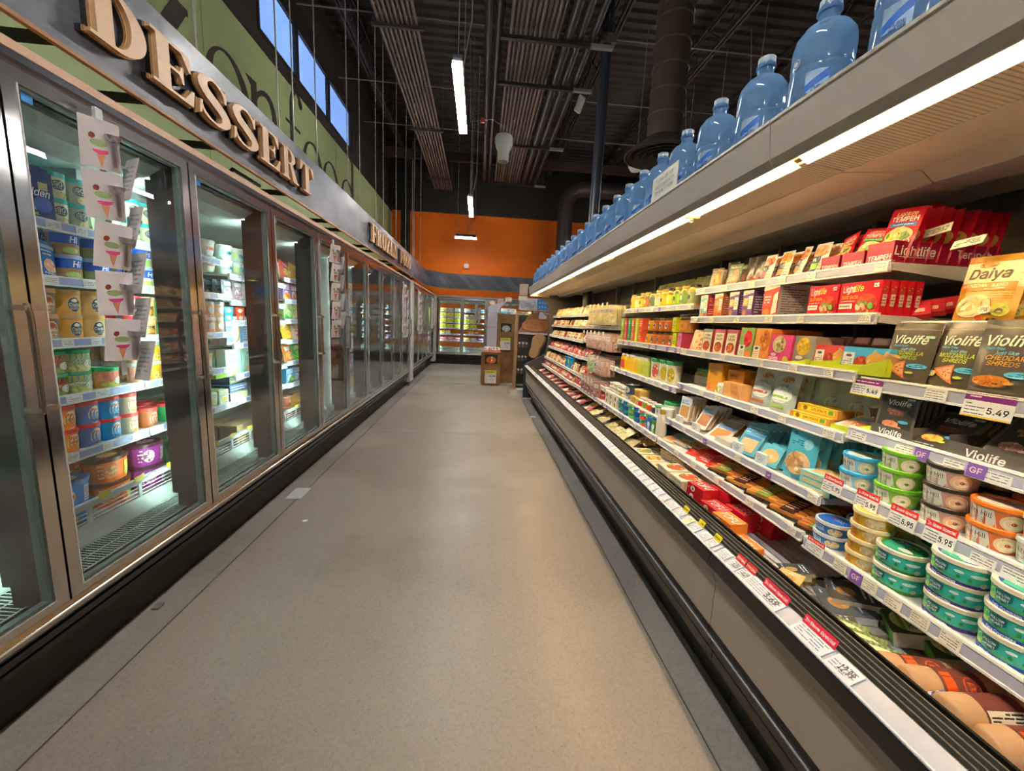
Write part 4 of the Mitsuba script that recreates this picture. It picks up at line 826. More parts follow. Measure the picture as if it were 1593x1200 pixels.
stand('cheese_tub', feta('#2f7f4a', '#3f7f3a', 'Parmesan'), 'R', 1.215, .985, .725, 'teal cheese tub with a green lid print, between yellow and purple tubs', 'cheese tub', 1, .135, stack=2, sh=.0605, group='teal tubs behind')
stand('cheese_tub', feta('#3f3a7f', '#4a2f8a', 'Feta Crumbles'), 'R', 1.215, .845, .725, 'teal cheese tub with a purple foot band', 'cheese tub', 1, .135, stack=3, sh=.0605, jit=.004, group='purple banded teal tubs behind')
stand('cheese_tub', feta('#1f3f8a', '#2a52b0', 'Feta Crumbles'), 'R', 1.215, .722, .725, 'teal cheese tub with a blue foot band at the picture edge', 'cheese tub', 1, .135, stack=3, sh=.0605, jit=.004, group='blue banded teal tubs behind')
hum = Art().rect(-.08, .0, .08, .045, '#dca52f').food(.02, .022, .028, .017, ['#d9c39a', '#cdb182', '#e8d9b4'], 2, 10).text('CREAMY', -.04, .026, .009, '#a8650f', .03).text('HUMMUS', -.04, .014, .009, '#a8650f', .03).lines(-.06, .002, -.02, .011, 2, '#a8650f', 1)
stand('hummus_tub', tub(.0555, .046, .051, '#dba22c', '#e3cf9c', hum, Art().ell(0, 0, .84, .84, '#dfa530', 24).ell(-.1, .2, .5, .3, '#e8b74a', 16).lines(-.3, -.4, .3, 0, 2, '#b87a1a', 1), lh=.012, spin=.45), 'R', 1.218, 1.085, .725, 'yellow hummus tub with a cream rim', 'hummus tub', 2, .12, stack=4, sh=.0465, jit=.005, group='yellow hummus tubs behind')
blu = Art().rect(-.08, 0, .08, .04, '#3a78c0').food(.025, .018, .024, .014, ['#d9c49a', '#c9b07a', '#e9dcba'], 2, 8).rect(-.06, .012, -.01, .032, '#8fc4e8').lines(-.055, .015, -.015, .03, 2, '#24509a', 1)
stand('hummus_tub', tub(.056, .045, .048, '#3f78bd', '#d3d8dc', blu, Art().ell(0, 0, .86, .86, '#2a62b8', 24).ell(-.25, .25, .14, .1, '#d94a5a', 10).lines(-.1, 0, .5, .4, 2, '#dfe8f4', 1), spin=.4), 'R', 1.218, 1.208, .725, 'blue and white dip tub', 'dip tub', 2, .12, stack=2, sh=.044, jit=.004, group='blue dip tubs behind')
# deck before section A: cheese blocks, wedge boxes, rolls
def lay(name, parts, x, y, z, label, cat, yaw=0., roll=0., tilt=math.pi/2, group=None):
    return place(name, parts, at('R', x, y, z, yaw, tilt, roll), label, cat, group)
def block(w, h, d, c, edge, seed):
    a = Art().rect(-w*.48, h*.05, w*.48, h*.95, c).lines(-w*.4, h*.66, w*.36, h*.88, 2, '#cfd3d8', seed).food(w*.05, h*.36, w*.22, h*.2, ['#b5834a', '#7f93a6', '#d0a872'], seed, 6).lines(-w*.4, h*.08, w*.1, h*.18, 1, '#9fb3c4', seed)
    return flatpack(w, h, d, c, a, edge)
dz = .562
for i, (x, y, zz, w, h, d, c, e, yw, rl, lb) in enumerate((
        (1.075, 1.215, .03, .055, .085, .03, '#3e4347', '#d6cfae', 0, .25, 'small dark cheese block tilted against the price rail grille'), (1.13, 1.245, .045, .06, .10, .035, '#39424a', '#cfc8ac', .1, -.35, 'dark wrapped cheese block with pale side, furthest of the blocks'),
        (1.09, 1.165, .05, .075, .07, .035, '#e0b56c', '#c99a55', .1, .5, 'plain tan paper block lying among the dark cheese blocks'), (1.20, 1.235, .02, .05, .06, .03, '#b59a5a', '#a88a4a', 0, .1, 'small mustard block at the back of the deck'),
        (1.205, 1.125, .055, .115, .13, .03, '#474540', '#d9d3bf', -.05, -.5, 'flat dark cheese pack with an orange round, uppermost of its pile'), (1.155, 1.10, .03, .13, .14, .028, '#4a4f55', '#d6d9dc', .05, -.45, 'flat grey cheese pack in the middle of the leaning pile'),
        (1.085, 1.085, .018, .125, .13, .028, '#565349', '#e2d8bd', 0, -.42, 'flat grey cheese pack with a blue flash, lowest by the grille'), (1.24, 1.045, .01, .15, .10, .024, '#8a8478', '#aaa498', 0, -.3, 'grey plastic tray under the leaning cheese packs'))):
    lay('cheese_block', block(w, h, d, c, e, i), x, y, dz+zz, lb, 'cheese block', yw, rl, math.pi/2-.12)
def wedge_box(w, h, d, c, t1, seed):
    a = Art().ell(0, h*.5, w*.42, h*.42, '#c9c98a', 24).ell(0, h*.5, w*.38, h*.37, '#b9bd7a', 24).text(t1[0], 0, h*.52, h*.13, '#3f4a26', w*.56).text(t1[1], 0, h*.36, h*.13, '#3f4a26', w*.56).rect(-w*.36, h*.22, w*.36, h*.3, '#6f8f3a')
    m = M(); m.box(-w/2, 0, -d, w/2, h, 0, c, .5, nx='#d3c9b4', px='#c9bfa8'); a.onto(m); m.box(-w/2-.001, h*.2, -d*.8, -w/2, h*.8, -d*.15, '#e0d6c4', .5)
    m.box(-w*.5, -.002, -d, w*.5, 0, 0, '#5a8a3a', .5); return [('', m.build())]
wb = ('CASHEW', 'CHEESE')
for i, (x, y, zz, yw, rl, tl, lb) in enumerate(((1.265, .985, .05, 0, -.5, 1.3, 'dark green cashew cheese box with its round label up, foremost of three'), (1.29, 1.045, .04, .1, -.55, 1.4, 'dark green cashew cheese box furthest back under the tub shelf'), (1.30, .90, .045, 0, -.5, 1.25, 'dark green cashew cheese box with a pale end flap near the rolls'))):
    lay('cheese_box', wedge_box(.105, .125, .05, '#3c4a2c', wb, i), x, y, dz+zz, lb, 'cheese box', yw, rl, tl)
def oval_pack(w, h, c, c2, seed):
    a = Art().lines(-w*.48, h*.05, w*.48, h*.95, 9, c2, seed, .5).ell(-w*.04, h*.5, w*.34, h*.44, '#d9d199', 26).ell(-w*.04, h*.5, w*.30, h*.39, '#e3dba6', 26).food(0, h*.5, w*.05, h*.06, ['#4a5f9a', '#6a7fb0'], seed, 4).lines(-w*.22, h*.7, w*.14, h*.8, 1, '#6f6a3a', seed)
    return flatpack(w, h, .022, c, a, '#e0dcc9')
for i, (x, y, c, c2, lb) in enumerate(((1.075, 1.02, '#6f7a4a', '#8a955f', 'green cheese pack with a pale oval, furthest along the grille'), (1.07, .965, '#66753f', '#7f8c54', 'green cheese pack with a pale oval, second along the grille'), (1.075, .905, '#5f7048', '#889a6a', 'green cheese pack with a pale oval, next to the blue one'), (1.08, .835, '#6a6f9a', '#d9dbe8', 'blue and white cheese pack with a cream oval beside the brown rolls'))):
    lay('cheese_pack', oval_pack(.085, .12, c, c2, i), x, y, dz+.025+.006*i, lb, 'cheese pack', 0, -.95, math.pi/2-.25)
def roll_log(L, r, seed, side):
    m = M(); pts = [(-L/2, 0, 0), (-L/2+.004, 0, 0), (-L*.44, 0, 0), (-L*.3, 0, 0), (L*.3, 0, 0), (L*.44, 0, 0), (L/2-.004, 0, 0), (L/2, 0, 0)]
    m.tube(pts, [r*.2, r*.75, r*.96, r, r, r*.96, r*.75, r*.2], '#bd9168', .6, 20)
    b = M(); b.tube([(-L*.2, 0, 0), (L*.24, 0, 0)], r+.001, '#6d3a30', .5, 22, cap=False)
    a = Art()
    if side: a.rect(-L*.18, -.022, L*.22, .022, '#d8cdb4').lines(-L*.16, -.02, L*.2, .02, 6, '#3a2f26', seed, .5).rect(L*.1, -.034, L*.21, -.024, '#e0d9cc').lines(L*.11, -.034, L*.2, -.024, 1, '#222222', 2, .9)
    else: a.rect(-L*.17, -.03, -L*.06, .03, '#e2571f').ell(L*.10, 0, L*.085, .024, '#d9552a', 20).ell(L*.10, 0, L*.07, .020, '#6d3a30', 20).text('R', L*.10, -.011, .022, '#d9552a').rect(-L*.2, .018, L*.24, .020, '#7a463a')
    a.onto(b, lambda X, Y, o: stk([X, (r+.001+o)*np.sin(Y/r), (r+.001+o)*np.cos(Y/r)], 1), .012)
    return [('body', m.build()), ('wrapper', b.build())]
def log_at(x, y, z, ang, spin=.3):
    a = math.radians(ang); lx = np.array([math.cos(a), -math.sin(a), 0]); up_ = np.array([0, 0, 1.]); lz = np.array([-math.sin(a)*1., -math.cos(a), 0])
    ly, lz2 = up_*math.cos(spin)-lz*math.sin(spin), up_*math.sin(spin)+lz*math.cos(spin)
    ly = np.cross(lz2, lx); W = np.eye(4); W[:3, 0], W[:3, 1], W[:3, 2], W[:3, 3] = lx, ly, lz2, (x, y, z); return W
for i, (x, y, z, an, sp_, sd, lb) in enumerate(((1.17, .815, .595, 15, 1.0, False, 'brown banded paper roll furthest of the rolls'), (1.20, .765, .605, 12, .75, False, 'brown banded paper roll with a red round, second from the far end'), (1.20, .690, .612, 5, .35, True, 'brown banded paper roll with a white ingredients label'), (1.22, .625, .595, 8, .8, False, 'brown banded paper roll cut off at the lower corner'))):
    place('butter_roll', roll_log(.215, .038, i, sd), log_at(x, y, z, an, sp_), lb, 'roll')
# ------------------------------------------------------------------ section B: tempeh, burgers, pasta
def tempeh(w, h, sub, c2):
    a = Art().rect(-w/2, 0, w/2, h*.42, '#8a1030').text('Lightlife', 0, h*.86, h*.07, '#f0d79a', w*.62, slant=.1).text('TEMPEH', 0, h*.75, h*.09, '#f6e6d8', w*.8)
    a.rect(-w*.4, h*.66, w*.4, h*.73, c2).lines(-w*.3, h*.68, w*.3, h*.71, 1, '#dfe3ea', 1)
    a.food(0, h*.5, w*.42, h*.15, ['#e3c58a', '#5f7f2a', '#e8b23a', '#d9a86a', '#4a6a24', '#f0d9a0'], sub, 24, sz=.34).ell(w*.36, h*.38, w*.08, h*.045, '#e9d9d9', 12).ell(w*.36, h*.38, w*.065, h*.037, '#8a1030', 12)
    a.food(-w*.28, h*.28, w*.18, h*.14, ['#e0b56a', '#b97a3a', '#f0cf8a', '#5f7f2a'], sub+3, 9)
    return a
tp = [pouch(.088, .15, .022, '#c61a2c', tempeh(.088, .15, 1, '#d9a23a'), .25, seed=11), pouch(.088, .15, .022, '#c61a2c', tempeh(.088, .15, 2, '#3f7f3a'), .25, seed=12), pouch(.10, .185, .024, '#c61a2c', tempeh(.10, .185, 3, '#2f4f86'), .25, seed=13)]
plain = pouch(.10, .185, .022, '#b3182a', Art().food(0, .09, .042, .03, ['#c9a86a', '#6a7a2a', '#a8582a'], 5, 6).rect(-.05, 0, .05, .06, '#7f0f2a'), .3, seed=14)  # pouches behind the front one: shade put into a darker red
plain2 = pouch(.088, .15, .022, '#b3182a', Art().food(0, .07, .036, .026, ['#c9a86a', '#6a7a2a', '#a8582a'], 5, 6).rect(-.044, 0, .044, .05, '#7f0f2a'), .3, seed=15)  # smaller copy, shaded by the same darker red
def display_box(w, h, d, txt, side=None):
    m = M(); c = '#8a1030'
    m.box(-w/2, 0, -.003, w/2, h, 0, c, .45); m.box(w/2-.003, 0, -d, w/2, h*1.0, 0, '#7d0f2c', .45); m.box(-w/2, 0, -d, -w/2+.003, h, 0, '#7d0f2c', .45); m.box(-w/2, 0, -d, w/2, .003, 0, c, .5)
    Art().text(txt, 0, h*.16, h*.24, '#f4ebe4', w*.86, slant=.1).onto(m)
    if side: Art().text(side, -d*.30, h*.35, h*.42, '#f0e6e0', d*.5, slant=.05).text('Tempeh', d*.25, h*.38, h*.36, '#d9c9c9', d*.4).rect(-d*.45, h*.26, -d*.12, h*.29, '#f0e6e0').onto(m, lambda X, Y, Z: stk([w/2+Z, Y, -d/2-X], 1))
    return [('', m.build())]
zb = 1.712
for i, (y, w, h, tx) in enumerate(((1.508, .082, .055, 'TEMPEH'), (1.412, .088, .055, 'TEMPEH'), (1.312, .092, .07, 'TEMPEH'))):
    place('display_box', display_box(w, h, .40, tx, 'Lightlife' if i == 2 else None), at('R', 1.363, y, zb), 'dark red TEMPEH shelf box, %s of three on the top shelf' % ('furthest', 'middle', 'foremost and longest')[i], 'display box')
    wl = ('furthest', 'middle', 'foremost')[i]
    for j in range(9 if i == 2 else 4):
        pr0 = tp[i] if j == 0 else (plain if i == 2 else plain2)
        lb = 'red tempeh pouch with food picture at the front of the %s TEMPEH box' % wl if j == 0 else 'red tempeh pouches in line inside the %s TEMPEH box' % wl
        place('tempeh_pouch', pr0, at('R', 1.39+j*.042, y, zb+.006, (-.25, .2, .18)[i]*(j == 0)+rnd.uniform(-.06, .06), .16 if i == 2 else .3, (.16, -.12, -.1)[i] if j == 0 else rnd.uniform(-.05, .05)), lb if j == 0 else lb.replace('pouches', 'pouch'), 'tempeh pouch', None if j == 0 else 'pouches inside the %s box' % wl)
place('tempeh_pouch', tp[0], at('R', 1.56, 1.40, 1.80, .5, .1, -.6), 'red tempeh pouch lying askew on top of the middle TEMPEH box', 'tempeh pouch')
place('tempeh_pouch', tp[1], at('R', 1.60, 1.47, 1.80, -.3, .2, .5), 'red tempeh pouch poking up between the first two TEMPEH boxes', 'tempeh pouch')
place('price_tag_flag', carton(.075, .03, .002, '#d3ccb4', Art().lines(-.03, .006, .03, .024, 3, '#5c574c', 6)), at('R', 1.47, 1.235, 1.80, tilt=.3, roll=.15), 'pale tag clipped over the long red tempeh box', 'tag')
def wss(fc, c2, seed):
    w, h = .07, .135; a = Art().rect(-w/2, 0, w/2, h, '#ddd2bf').food(0, h*.74, w*.46, h*.2, fc, seed, 18, sz=.34).rect(-w*.34, h*.36, w*.14, h*.58, '#23283a').text('WS', -w*.1, h*.40, h*.13, '#dfe0e6', w*.4).rect(-w*.36, h*.17, w*.12, h*.35, c2).rect(-w*.38, 0, w*.1, h*.16, '#2a3352').lines(w*.16, h*.1, w*.46, h*.5, 4, '#a79c8a', seed)
    return pouch(w, h, .024, '#cfc3ad', a, .3, seed=seed)
for i, (y, fc, c2, yw, lb) in enumerate(((1.912, ['#d9826a', '#c94f3a', '#e8b59a'], '#e0576a', .05, 'white pouch with red pasta picture and pink square'), (1.805, ['#e8862a', '#e0702a', '#f0a84a'], '#e8782a', .05, 'white pouch with orange food picture and orange square'), (1.715, ['#d9653a', '#e8a07a', '#c94f2a'], '#d98a5a', -.3, 'white pouch tilted, with shrimp picture and tan square'), (1.61, ['#d9986a', '#e8b58a', '#c9784a'], '#7ab648', .08, 'white pouch with a bright green square'))):
    stand('noodle_pouch', wss(fc, c2, i+20), 'R', 1.385, y, zb, lb, 'pouch', 3, .05, tilt=.22, yaw=yw, roll=(-.15 if i == 2 else 0), group='white noodle pouches in rows behind')
def abbot(c, fc, seed):
    w, h = .085, .125; a = Art().text('ABBOTS', 0, h*.82, h*.11, '#e8dcc0', w*.8).lines(-w*.4, h*.1, -w*.02, h*.75, 7, '#b9a88a', seed, .4).food(w*.16, h*.40, w*.27, h*.36, fc, seed, 18, sz=.3)
    return pouch(w, h, .026, c, a, .4, seed=seed)
for i, (y, c, fc) in enumerate(((2.34, '#6b5a44', ['#d9893a', '#e09a4a', '#c9742a']), (2.17, '#54604a', ['#d9826a', '#c96a4a', '#e8a07a']))):
    stand('crumble_pouch', abbot(c, fc, i+30), 'R', 1.385, y, zb, '%s crumble pouch with an orange food oval, left end of the top shelf' % ('brown', 'olive')[i], 'pouch', 3, .06, tilt=.18, yaw=.25, group='dark crumble pouches behind')
dk = pouch(.075, .15, .03, '#1f1d1c', Art().rect(-.025, .02, .025, .05, '#4a3a34').lines(-.03, .07, .03, .12, 3, '#3f3c38', 2), .25, seed=40)
for i, y in enumerate((2.255, 2.075, 2.02)): stand('black_pouch', dk, 'R', 1.43, y, zb, 'black pouch standing between the olive and white pouches on the top shelf', 'pouch', 3, .07, tilt=.1, yaw=.3, group='black pouches between')
place('chorizo_pack', pouch(.09, .07, .03, '#7f3f34', Art().food(0, .035, .03, .02, ['#b9604a', '#8f3f2f', '#c98a6a'], 2, 8), .3, seed=41), at('R', 1.40, 2.03, zb, .2, .6), 'small red brown pack lying before the black pouches', 'pack')
# second shelf: cartons and red bacon boxes
zb = 1.537
def burger(base, acc, acc2, seed, dbl=False):
    w, h = .078, .135; a = Art().poly([(-w/2, h*.80), (w/2, h*.90), (w/2, h), (-w/2, h)], '#cfc4b4').text('plant', 0, h*.85, h*.08, '#8a7f6f', w*.7, slant=.3, bold=False)
    a.rect(-w*.42, h*.42, w*.02, h*.72, acc).lines(-w*.38, h*.5, -w*.02, h*.7, 3, '#f0e6d2', seed).rect(w*.06, h*.3, w*.46, h*.78, '#e6dcc4').lines(w*.1, h*.42, w*.42, h*.7, 3, '#a89a84', seed+1).food(-w*.2, h*.18, w*.16, h*.12, ['#b5713a', '#8f532a', '#d0925a'], seed, 7).rect(w*.06, h*.06, w*.46, h*.2, acc2)
    return carton(w, h, .14, base, a, side=acc2, sart=Art().lines(-.06, .02, .06, .12, 8, '#d9cdbd', seed, .35))
for i, (y, b, a1, a2, lb) in enumerate(((2.365, '#6fb5bd', '#d9d2c4', '#b03f4a', 'teal burger carton with red side'), (2.215, '#d9783a', '#e08a4a', '#b35a2a', 'orange burger carton with white panel'), (2.075, '#6a4a7f', '#d9a24a', '#5a3a6a', 'purple burger carton with yellow panel, first of two'), (1.962, '#6a4a7f', '#d9a24a', '#5a3a6a', 'purple burger carton with yellow panel, second of two'))):
    stand('burger_carton', burger(b, a1, a2, i+50), 'R', 1.36, y, zb, lb, 'carton', 1, .15, yaw=.02, group='burger cartons behind')
stand('burger_carton', carton(.10, .15, .15, '#d4473a', Art().poly([(-.05, .12), (.05, .135), (.05, .15), (-.05, .15)], '#cfc4b4').rect(-.045, .05, .005, .11, '#e0564a').lines(-.04, .06, 0, .10, 3, '#f4e6dc', 1).food(-.02, .022, .022, .016, ['#c9803a', '#a8602a'], 2, 5).poly([(.012, .01), (.046, .02), (.046, .115), (.02, .10)], '#e8dcc2'), side='#9a8f94', sart=Art().lines(-.06, .01, .06, .14, 12, '#5f545c', 5, .4)), 'R', 1.36, 1.80, zb, 'red and white burger carton with grey printed side', 'carton', 1, .16, group='red burger cartons behind')
def bacon(w, h):
    a = Art().text('Light', -w*.28, h*.70, h*.2, '#f4ead8', w*.3).text('life', -w*.04, h*.72, h*.19, '#f0c84a', w*.22, slant=.2).text('SMART BACON', -w*.24, h*.50, h*.10, '#f0b83a', w*.42, slant=.1).lines(-w*.45, h*.40, -w*.1, h*.46, 1, '#f0d9c9', 1).rect(-w*.48, h*.2, -w*.14, h*.36, '#eaddc4').lines(-w*.45, h*.24, -w*.18, h*.32, 1, '#8a5a44', 3)
    a.food(w*.20, h*.28, w*.26, h*.36, ['#d9553a', '#e8b58a', '#b5382a', '#efc9a4', '#c9442f', '#6a8f3a'], 4, 26, sz=.34).rect(w*.34, h*.80, w*.46, h*.92, '#efe6dc').text('GMO', w*.40, h*.83, h*.05, '#a02a2a', w*.1); return a
bs = Art().food(0, .085, .010, .016, ['#b5382a', '#e0a07a'], 1, 5).rect(-.008, .03, .008, .07, '#e3c9b4').lines(-.006, .035, .006, .065, 3, '#a8303a', 2)
for i, (y, w) in enumerate(((1.50, .135), (1.348, .155))):
    stand('bacon_box', carton(w, .118, .028, '#d3172b', bacon(w, .118), side='#c4162a', sart=bs), 'R', 1.352, y, zb, 'red bacon strip box, %s of two abreast on the second shelf' % ('further', 'nearer')[i], 'bacon box', 4, .031, group='red bacon boxes in line behind', jit=.002)
red_f = carton(.13, .05, .03, '#b8152a', Art().text('Smart', -.02, .02, .016, '#f0b89a', .06, rot=.3).rect(.0, .012, .05, .026, '#e9c9b4'))
for i in range(3): place('bacon_box', red_f, at('R', 1.47+.05*i, 1.285, zb+.012*i, .5, .5, .2), 'red bacon box fallen over behind the upright ones by the orange pouch', 'bacon box', 'fallen red bacon boxes')
# third shelf: cartons, pink and grey boxes, snack trays
zb = 1.333
def bcart(w, h, top, seed, fc=('#b5502a', '#d98a4a', '#8f3a1f')):
    a = Art().rect(-w*.44, h*.04, w*.44, h*.86, '#ead9bc').text('VEGAN', 0, h*.70, h*.08, '#6a5a48', w*.6).text('BACON', 0, h*.57, h*.09, '#7f5a44', w*.66).ell(0, h*.30, w*.36, h*.2, '#8a4a2a', 18).food(0, h*.28, w*.32, h*.17, list(fc), seed, 10).lines(-w*.4, h*.02, w*.4, h*.08, 1, '#c96a5a', seed)
    return carton(w, h, .13, top, a, side='#b0485a')
for i, (y, c, lb) in enumerate(((2.22, '#8fa08a', 'cream carton with green top'), (2.105, '#b5566a', 'cream carton with pink top, first of two'), (1.995, '#b5566a', 'cream carton with pink top, second of two'))):
    stand('sausage_carton', bcart(.092, .138, c, i+60), 'R', 1.318, y, zb, lb+', beside the red pepper carton', 'carton', 1, .14, tilt=.05, group='cream cartons behind')
place('pink_carton', carton(.11, .14, .12, '#d9a48a', Art().food(0, .07, .05, .06, ['#e8c09a', '#d98a6a', '#f0d9b4', '#c9704a'], 3, 14).lines(-.05, .01, .05, .03, 1, '#a8483a', 2), side='#b0485a'), at('R', 1.35, 2.37, zb, .45, .35), 'pink carton tilted at the far end of the third shelf', 'carton')
stand('pepper_carton', carton(.10, .15, .12, '#86a05a', Art().food(.01, .095, .03, .042, ['#c42a2a', '#d9483a', '#a81f24'], 4, 5, sz=.4).rect(-.048, .0, .0, .065, '#ece6d4').ell(-.024, .052, .012, .008, '#2f3a4a', 10).lines(-.044, .006, -.004, .04, 4, '#8a9a7a', 3).food(.024, .02, .022, .018, ['#e0783a', '#c9582a'], 2, 6)), 'R', 1.318, 1.878, zb, 'green carton with a red pepper', 'carton', 1, .13, tilt=.05, group='green cartons behind')
stand('chicken_carton', carton(.10, .148, .12, '#e0963f', Art().food(.016, .09, .033, .05, ['#c9682a', '#e09a4a', '#a84f1f'], 7, 18, sz=.3).rect(-.048, 0, -.002, .066, '#efe3cb').ell(-.026, .054, .012, .007, '#2f3a4a', 10).lines(-.044, .006, -.008, .042, 4, '#c9925a', 3).ell(.03, .022, .014, .015, '#d0622a', 12).ell(.03, .022, .011, .012, '#e8a85a', 12)), 'R', 1.318, 1.765, zb, 'orange carton with brown nuggets', 'carton', 1, .13, tilt=.05, group='orange cartons behind')
stand('pink_box', carton(.125, .122, .12, '#d9407f', Art().food(-.01, .08, .038, .038, ['#d9c08a', '#b58a4a', '#efe0b4', '#7f6a34'], 9, 20, sz=.28).ell(-.03, .034, .016, .007, '#efd4e0', 12).rect(-.055, .004, .0, .024, '#efc4d6').lines(-.052, .007, -.004, .021, 2, '#b0386a', 1).ell(.042, .016, .016, .016, '#c7b13a', 14), side='#c73672'), 'R', 1.318, 1.645, zb, 'bright pink box with a chow mein picture', 'box', 1, .13, tilt=.04, group='pink boxes behind')
stand('corn_box', carton(.11, .122, .12, '#8b8579', Art().food(0, .078, .035, .038, ['#e0b22f', '#edc64a', '#c9962a'], 5, 22, sz=.24).ell(-.01, .032, .02, .008, '#e4e2da', 12).lines(-.045, .006, .02, .022, 1, '#d6d2c8', 1)), 'R', 1.33, 1.535, zb, 'grey box with yellow macaroni', 'box', 1, .13, tilt=.04, group='grey boxes behind')
def wrapbox(c, w):
    h = .082; m = M()
    m.box(-w/2, 0, -.13, w/2, h, 0, c, .45)
    a = Art().rect(-w/2, h*.78, w/2, h, c).rect(-w*.48, h*.08, -w*.22, h*.76, '#ece4da').ell(-w*.35, h*.62, w*.07, h*.06, '#3a3f52', 10).lines(-w*.46, h*.14, -w*.24, h*.5, 4, '#b0847a' if c[1] == 'd' else '#6a9ab8', 2).food(-w*.06, h*.34, w*.15, h*.3, ['#a83a24', '#c9583a', '#7f2a1f'], 5, 14, sz=.3)
    a.food(w*.26, h*.5, w*.2, h*.3, ['#e0a04a', '#d98a34', '#f0c98a'], 6, 8).onto(m)
    for q in (.10, .34): m.tube([(w*q, h*.3, -.02), (w*(q+.16), h*.82, -.02)], [.02, .026], '#cfa274', .5, 12)
    return [('', m.build())]
def tray(c, w, h, d):
    m = M(); V = [(-w/2, 0), (w/2, 0), (w/2+.006, h*.55), (w/2, h), (w*.2, h*.62), (-w/2, h*.42)]
    for z0, z1 in ((-.002, 0),): 
        m.add([[x, y, 0] for x, y in V], [[0, 1, 2], [0, 2, 3], [0, 3, 4], [0, 4, 5]], c, .5); m.add([[x, y, -.002] for x, y in V], [[2, 1, 0], [3, 2, 0], [4, 3, 0], [5, 4, 0]], c, .5)
    m.box(w/2, 0, -d, w/2+.003, h, 0, c, .5); m.box(-w/2-.003, 0, -d, -w/2, h*.45, 0, c, .5); m.box(-w/2, -.001, -d, w/2, .001, 0, c, .5); return [('', m.build())]
for i, (y, w, c, x, lb) in enumerate(((1.405, .15, '#d3473f', 1.335, 'red'), (1.262, .165, '#3f9fcf', 1.322, 'blue'))):
    place('snack_tray', tray('#bccb2a', w+.005, .058, .14), at('R', x-.006, y, zb), 'lime green snack tray under the %s wrap box' % lb, 'tray')
    place('wrap_box', wrapbox(c, w), at('R', x, y, zb+.010, 0, .08), '%s wrap box with bean picture in a lime green tray' % lb, 'box')
place('snack_tray', tray('#c3d02c', .09, .03, .12), at('R', 1.315, 1.54, zb), 'flat lime green tray before the grey macaroni box', 'tray')
for i in range(4): place('wrap_tray', carton(.05, .03, .03, '#b8a595', Art().rect(-.02, .005, .02, .025, '#d9cdbf')), at('R', 1.47, 1.50-.075*i, zb+.10, .2*i, .5), 'small taupe pack lying behind the wrap boxes', 'pack', 'taupe packs behind the wrap boxes')
# fourth shelf
zb = 1.112
place('dark_box', carton(.16, .12, .2, '#8a7458', Art().lines(-.06, .03, .06, .09, 3, '#d9cdb0', 3)), at('R', 1.50, 2.35, zb), 'brown carton set back in the gap at the far end of the fourth shelf', 'carton')
for i, (y, x) in enumerate(((2.13, 1.34), (1.975, 1.36), (1.88, 1.40))):
    place('orange_box', carton(.135, .165-.02*i, .1, '#cd8a1c', Art().rect(-.05, .11, .03, .125, '#a8660f').text('ITTO', -.01, .10, .02, '#5a3a14', .06).poly([(-.066, 0), (-.02, .05), (.02, .0)], '#e08a4a').food(-.045, .03, .015, .02, ['#d9603a', '#e8a47a'], 1, 5)), at('R', x, y, zb), 'tall mustard box, %s from the far end of the fourth shelf' % ('first', 'second', 'third')[i], 'box')
place('peach_box', carton(.15, .085, .09, '#d6975a', Art().poly([(-.02, .085), (.03, .085), (.075, 0), (.0, 0)], '#c9854a').text('PITA', .02, .03, .014, '#a8703a', .06)), at('R', 1.315, 1.925, zb), 'peach shelf box low before the mustard boxes', 'box')
place('taco_pack', pouch(.06, .075, .03, '#cfc9b4', Art().food(0, .035, .02, .018, ['#8f9a4a', '#d9c9a4'], 3, 5)), at('R', 1.315, 2.06, zb, .1, .2), 'small pale pack before the mustard boxes', 'pack')
def chip(tc):
    w, h = .135, .19; a = Art().food(.01, h*.80, w*.24, h*.08, ['#9f7048', '#c9a27a', '#7f5434'], 2, 8).text('JUST', 0, h*.60, h*.07, '#5f6f6a', w*.5).ell(0, h*.42, w*.40, h*.2, '#dfe3d4', 18).text('PLANTS', 0, h*.52, h*.08, '#8fa0a8', w*.66, bold=False).rect(-w*.36, h*.34, w*.28, h*.40, tc).rect(-w*.34, h*.10, w*.26, h*.17, tc).lines(-w*.4, h*.2, w*.36, h*.31, 2, '#c2c7b4', 3)
    return pouch(w, h, .05, '#a9b5a8', a, .33, seed=71)
stand('egg_pouch', chip('#b5603f'), 'R', 1.345, 1.775, zb, 'pale grey green pouch with rust lettering', 'pouch', 3, .06, tilt=.12, yaw=.12, group='pale pouches behind')
stand('egg_pouch', chip('#8fae4a'), 'R', 1.335, 1.635, zb, 'pale grey green pouch with green lettering', 'pouch', 4, .06, tilt=.12, yaw=.05, group='pale pouches behind')
for i in range(6): place('dim_pouch', pouch(.12, .17, .03, '#a9b5a8', Art().rect(-.04, .03, .03, .05, '#8fae4a').ell(0, .08, .045, .035, '#dfe3d4', 14), .33, seed=80+i), at('R', 1.44+.03*(i % 2), 1.555-.055*i, zb, .9, .15), 'pale grey green pouch in the row behind the yellow packs', 'pouch', 'pale pouches behind the yellow packs')  # same pale base colour as the pouches in front
ys_ = Art().rect(-.07, .01, .075, .03, '#e3cf1f').ell(-.05, .02, .010, .010, '#8f5f1f', 10).text('SAUSAGE', .01, .014, .011, '#b5502a', .07).rect(.05, .012, .07, .028, '#6f9a2a')
for i, (x, y, dz_) in enumerate(((1.325, 1.445, 0), (1.345, 1.435, .034), (1.42, 1.43, .0), (1.43, 1.42, .034))):
    place('yellow_pack', carton(.175, .034, .075, '#cf8a3a', ys_, top='#d9b92a'), at('R', x, y, zb+dz_, .08), 'yellow and brown sausage pack, %s' % ('lower front one of the pile', 'upper front one of the pile', 'lower one behind', 'upper one behind')[i], 'pack')
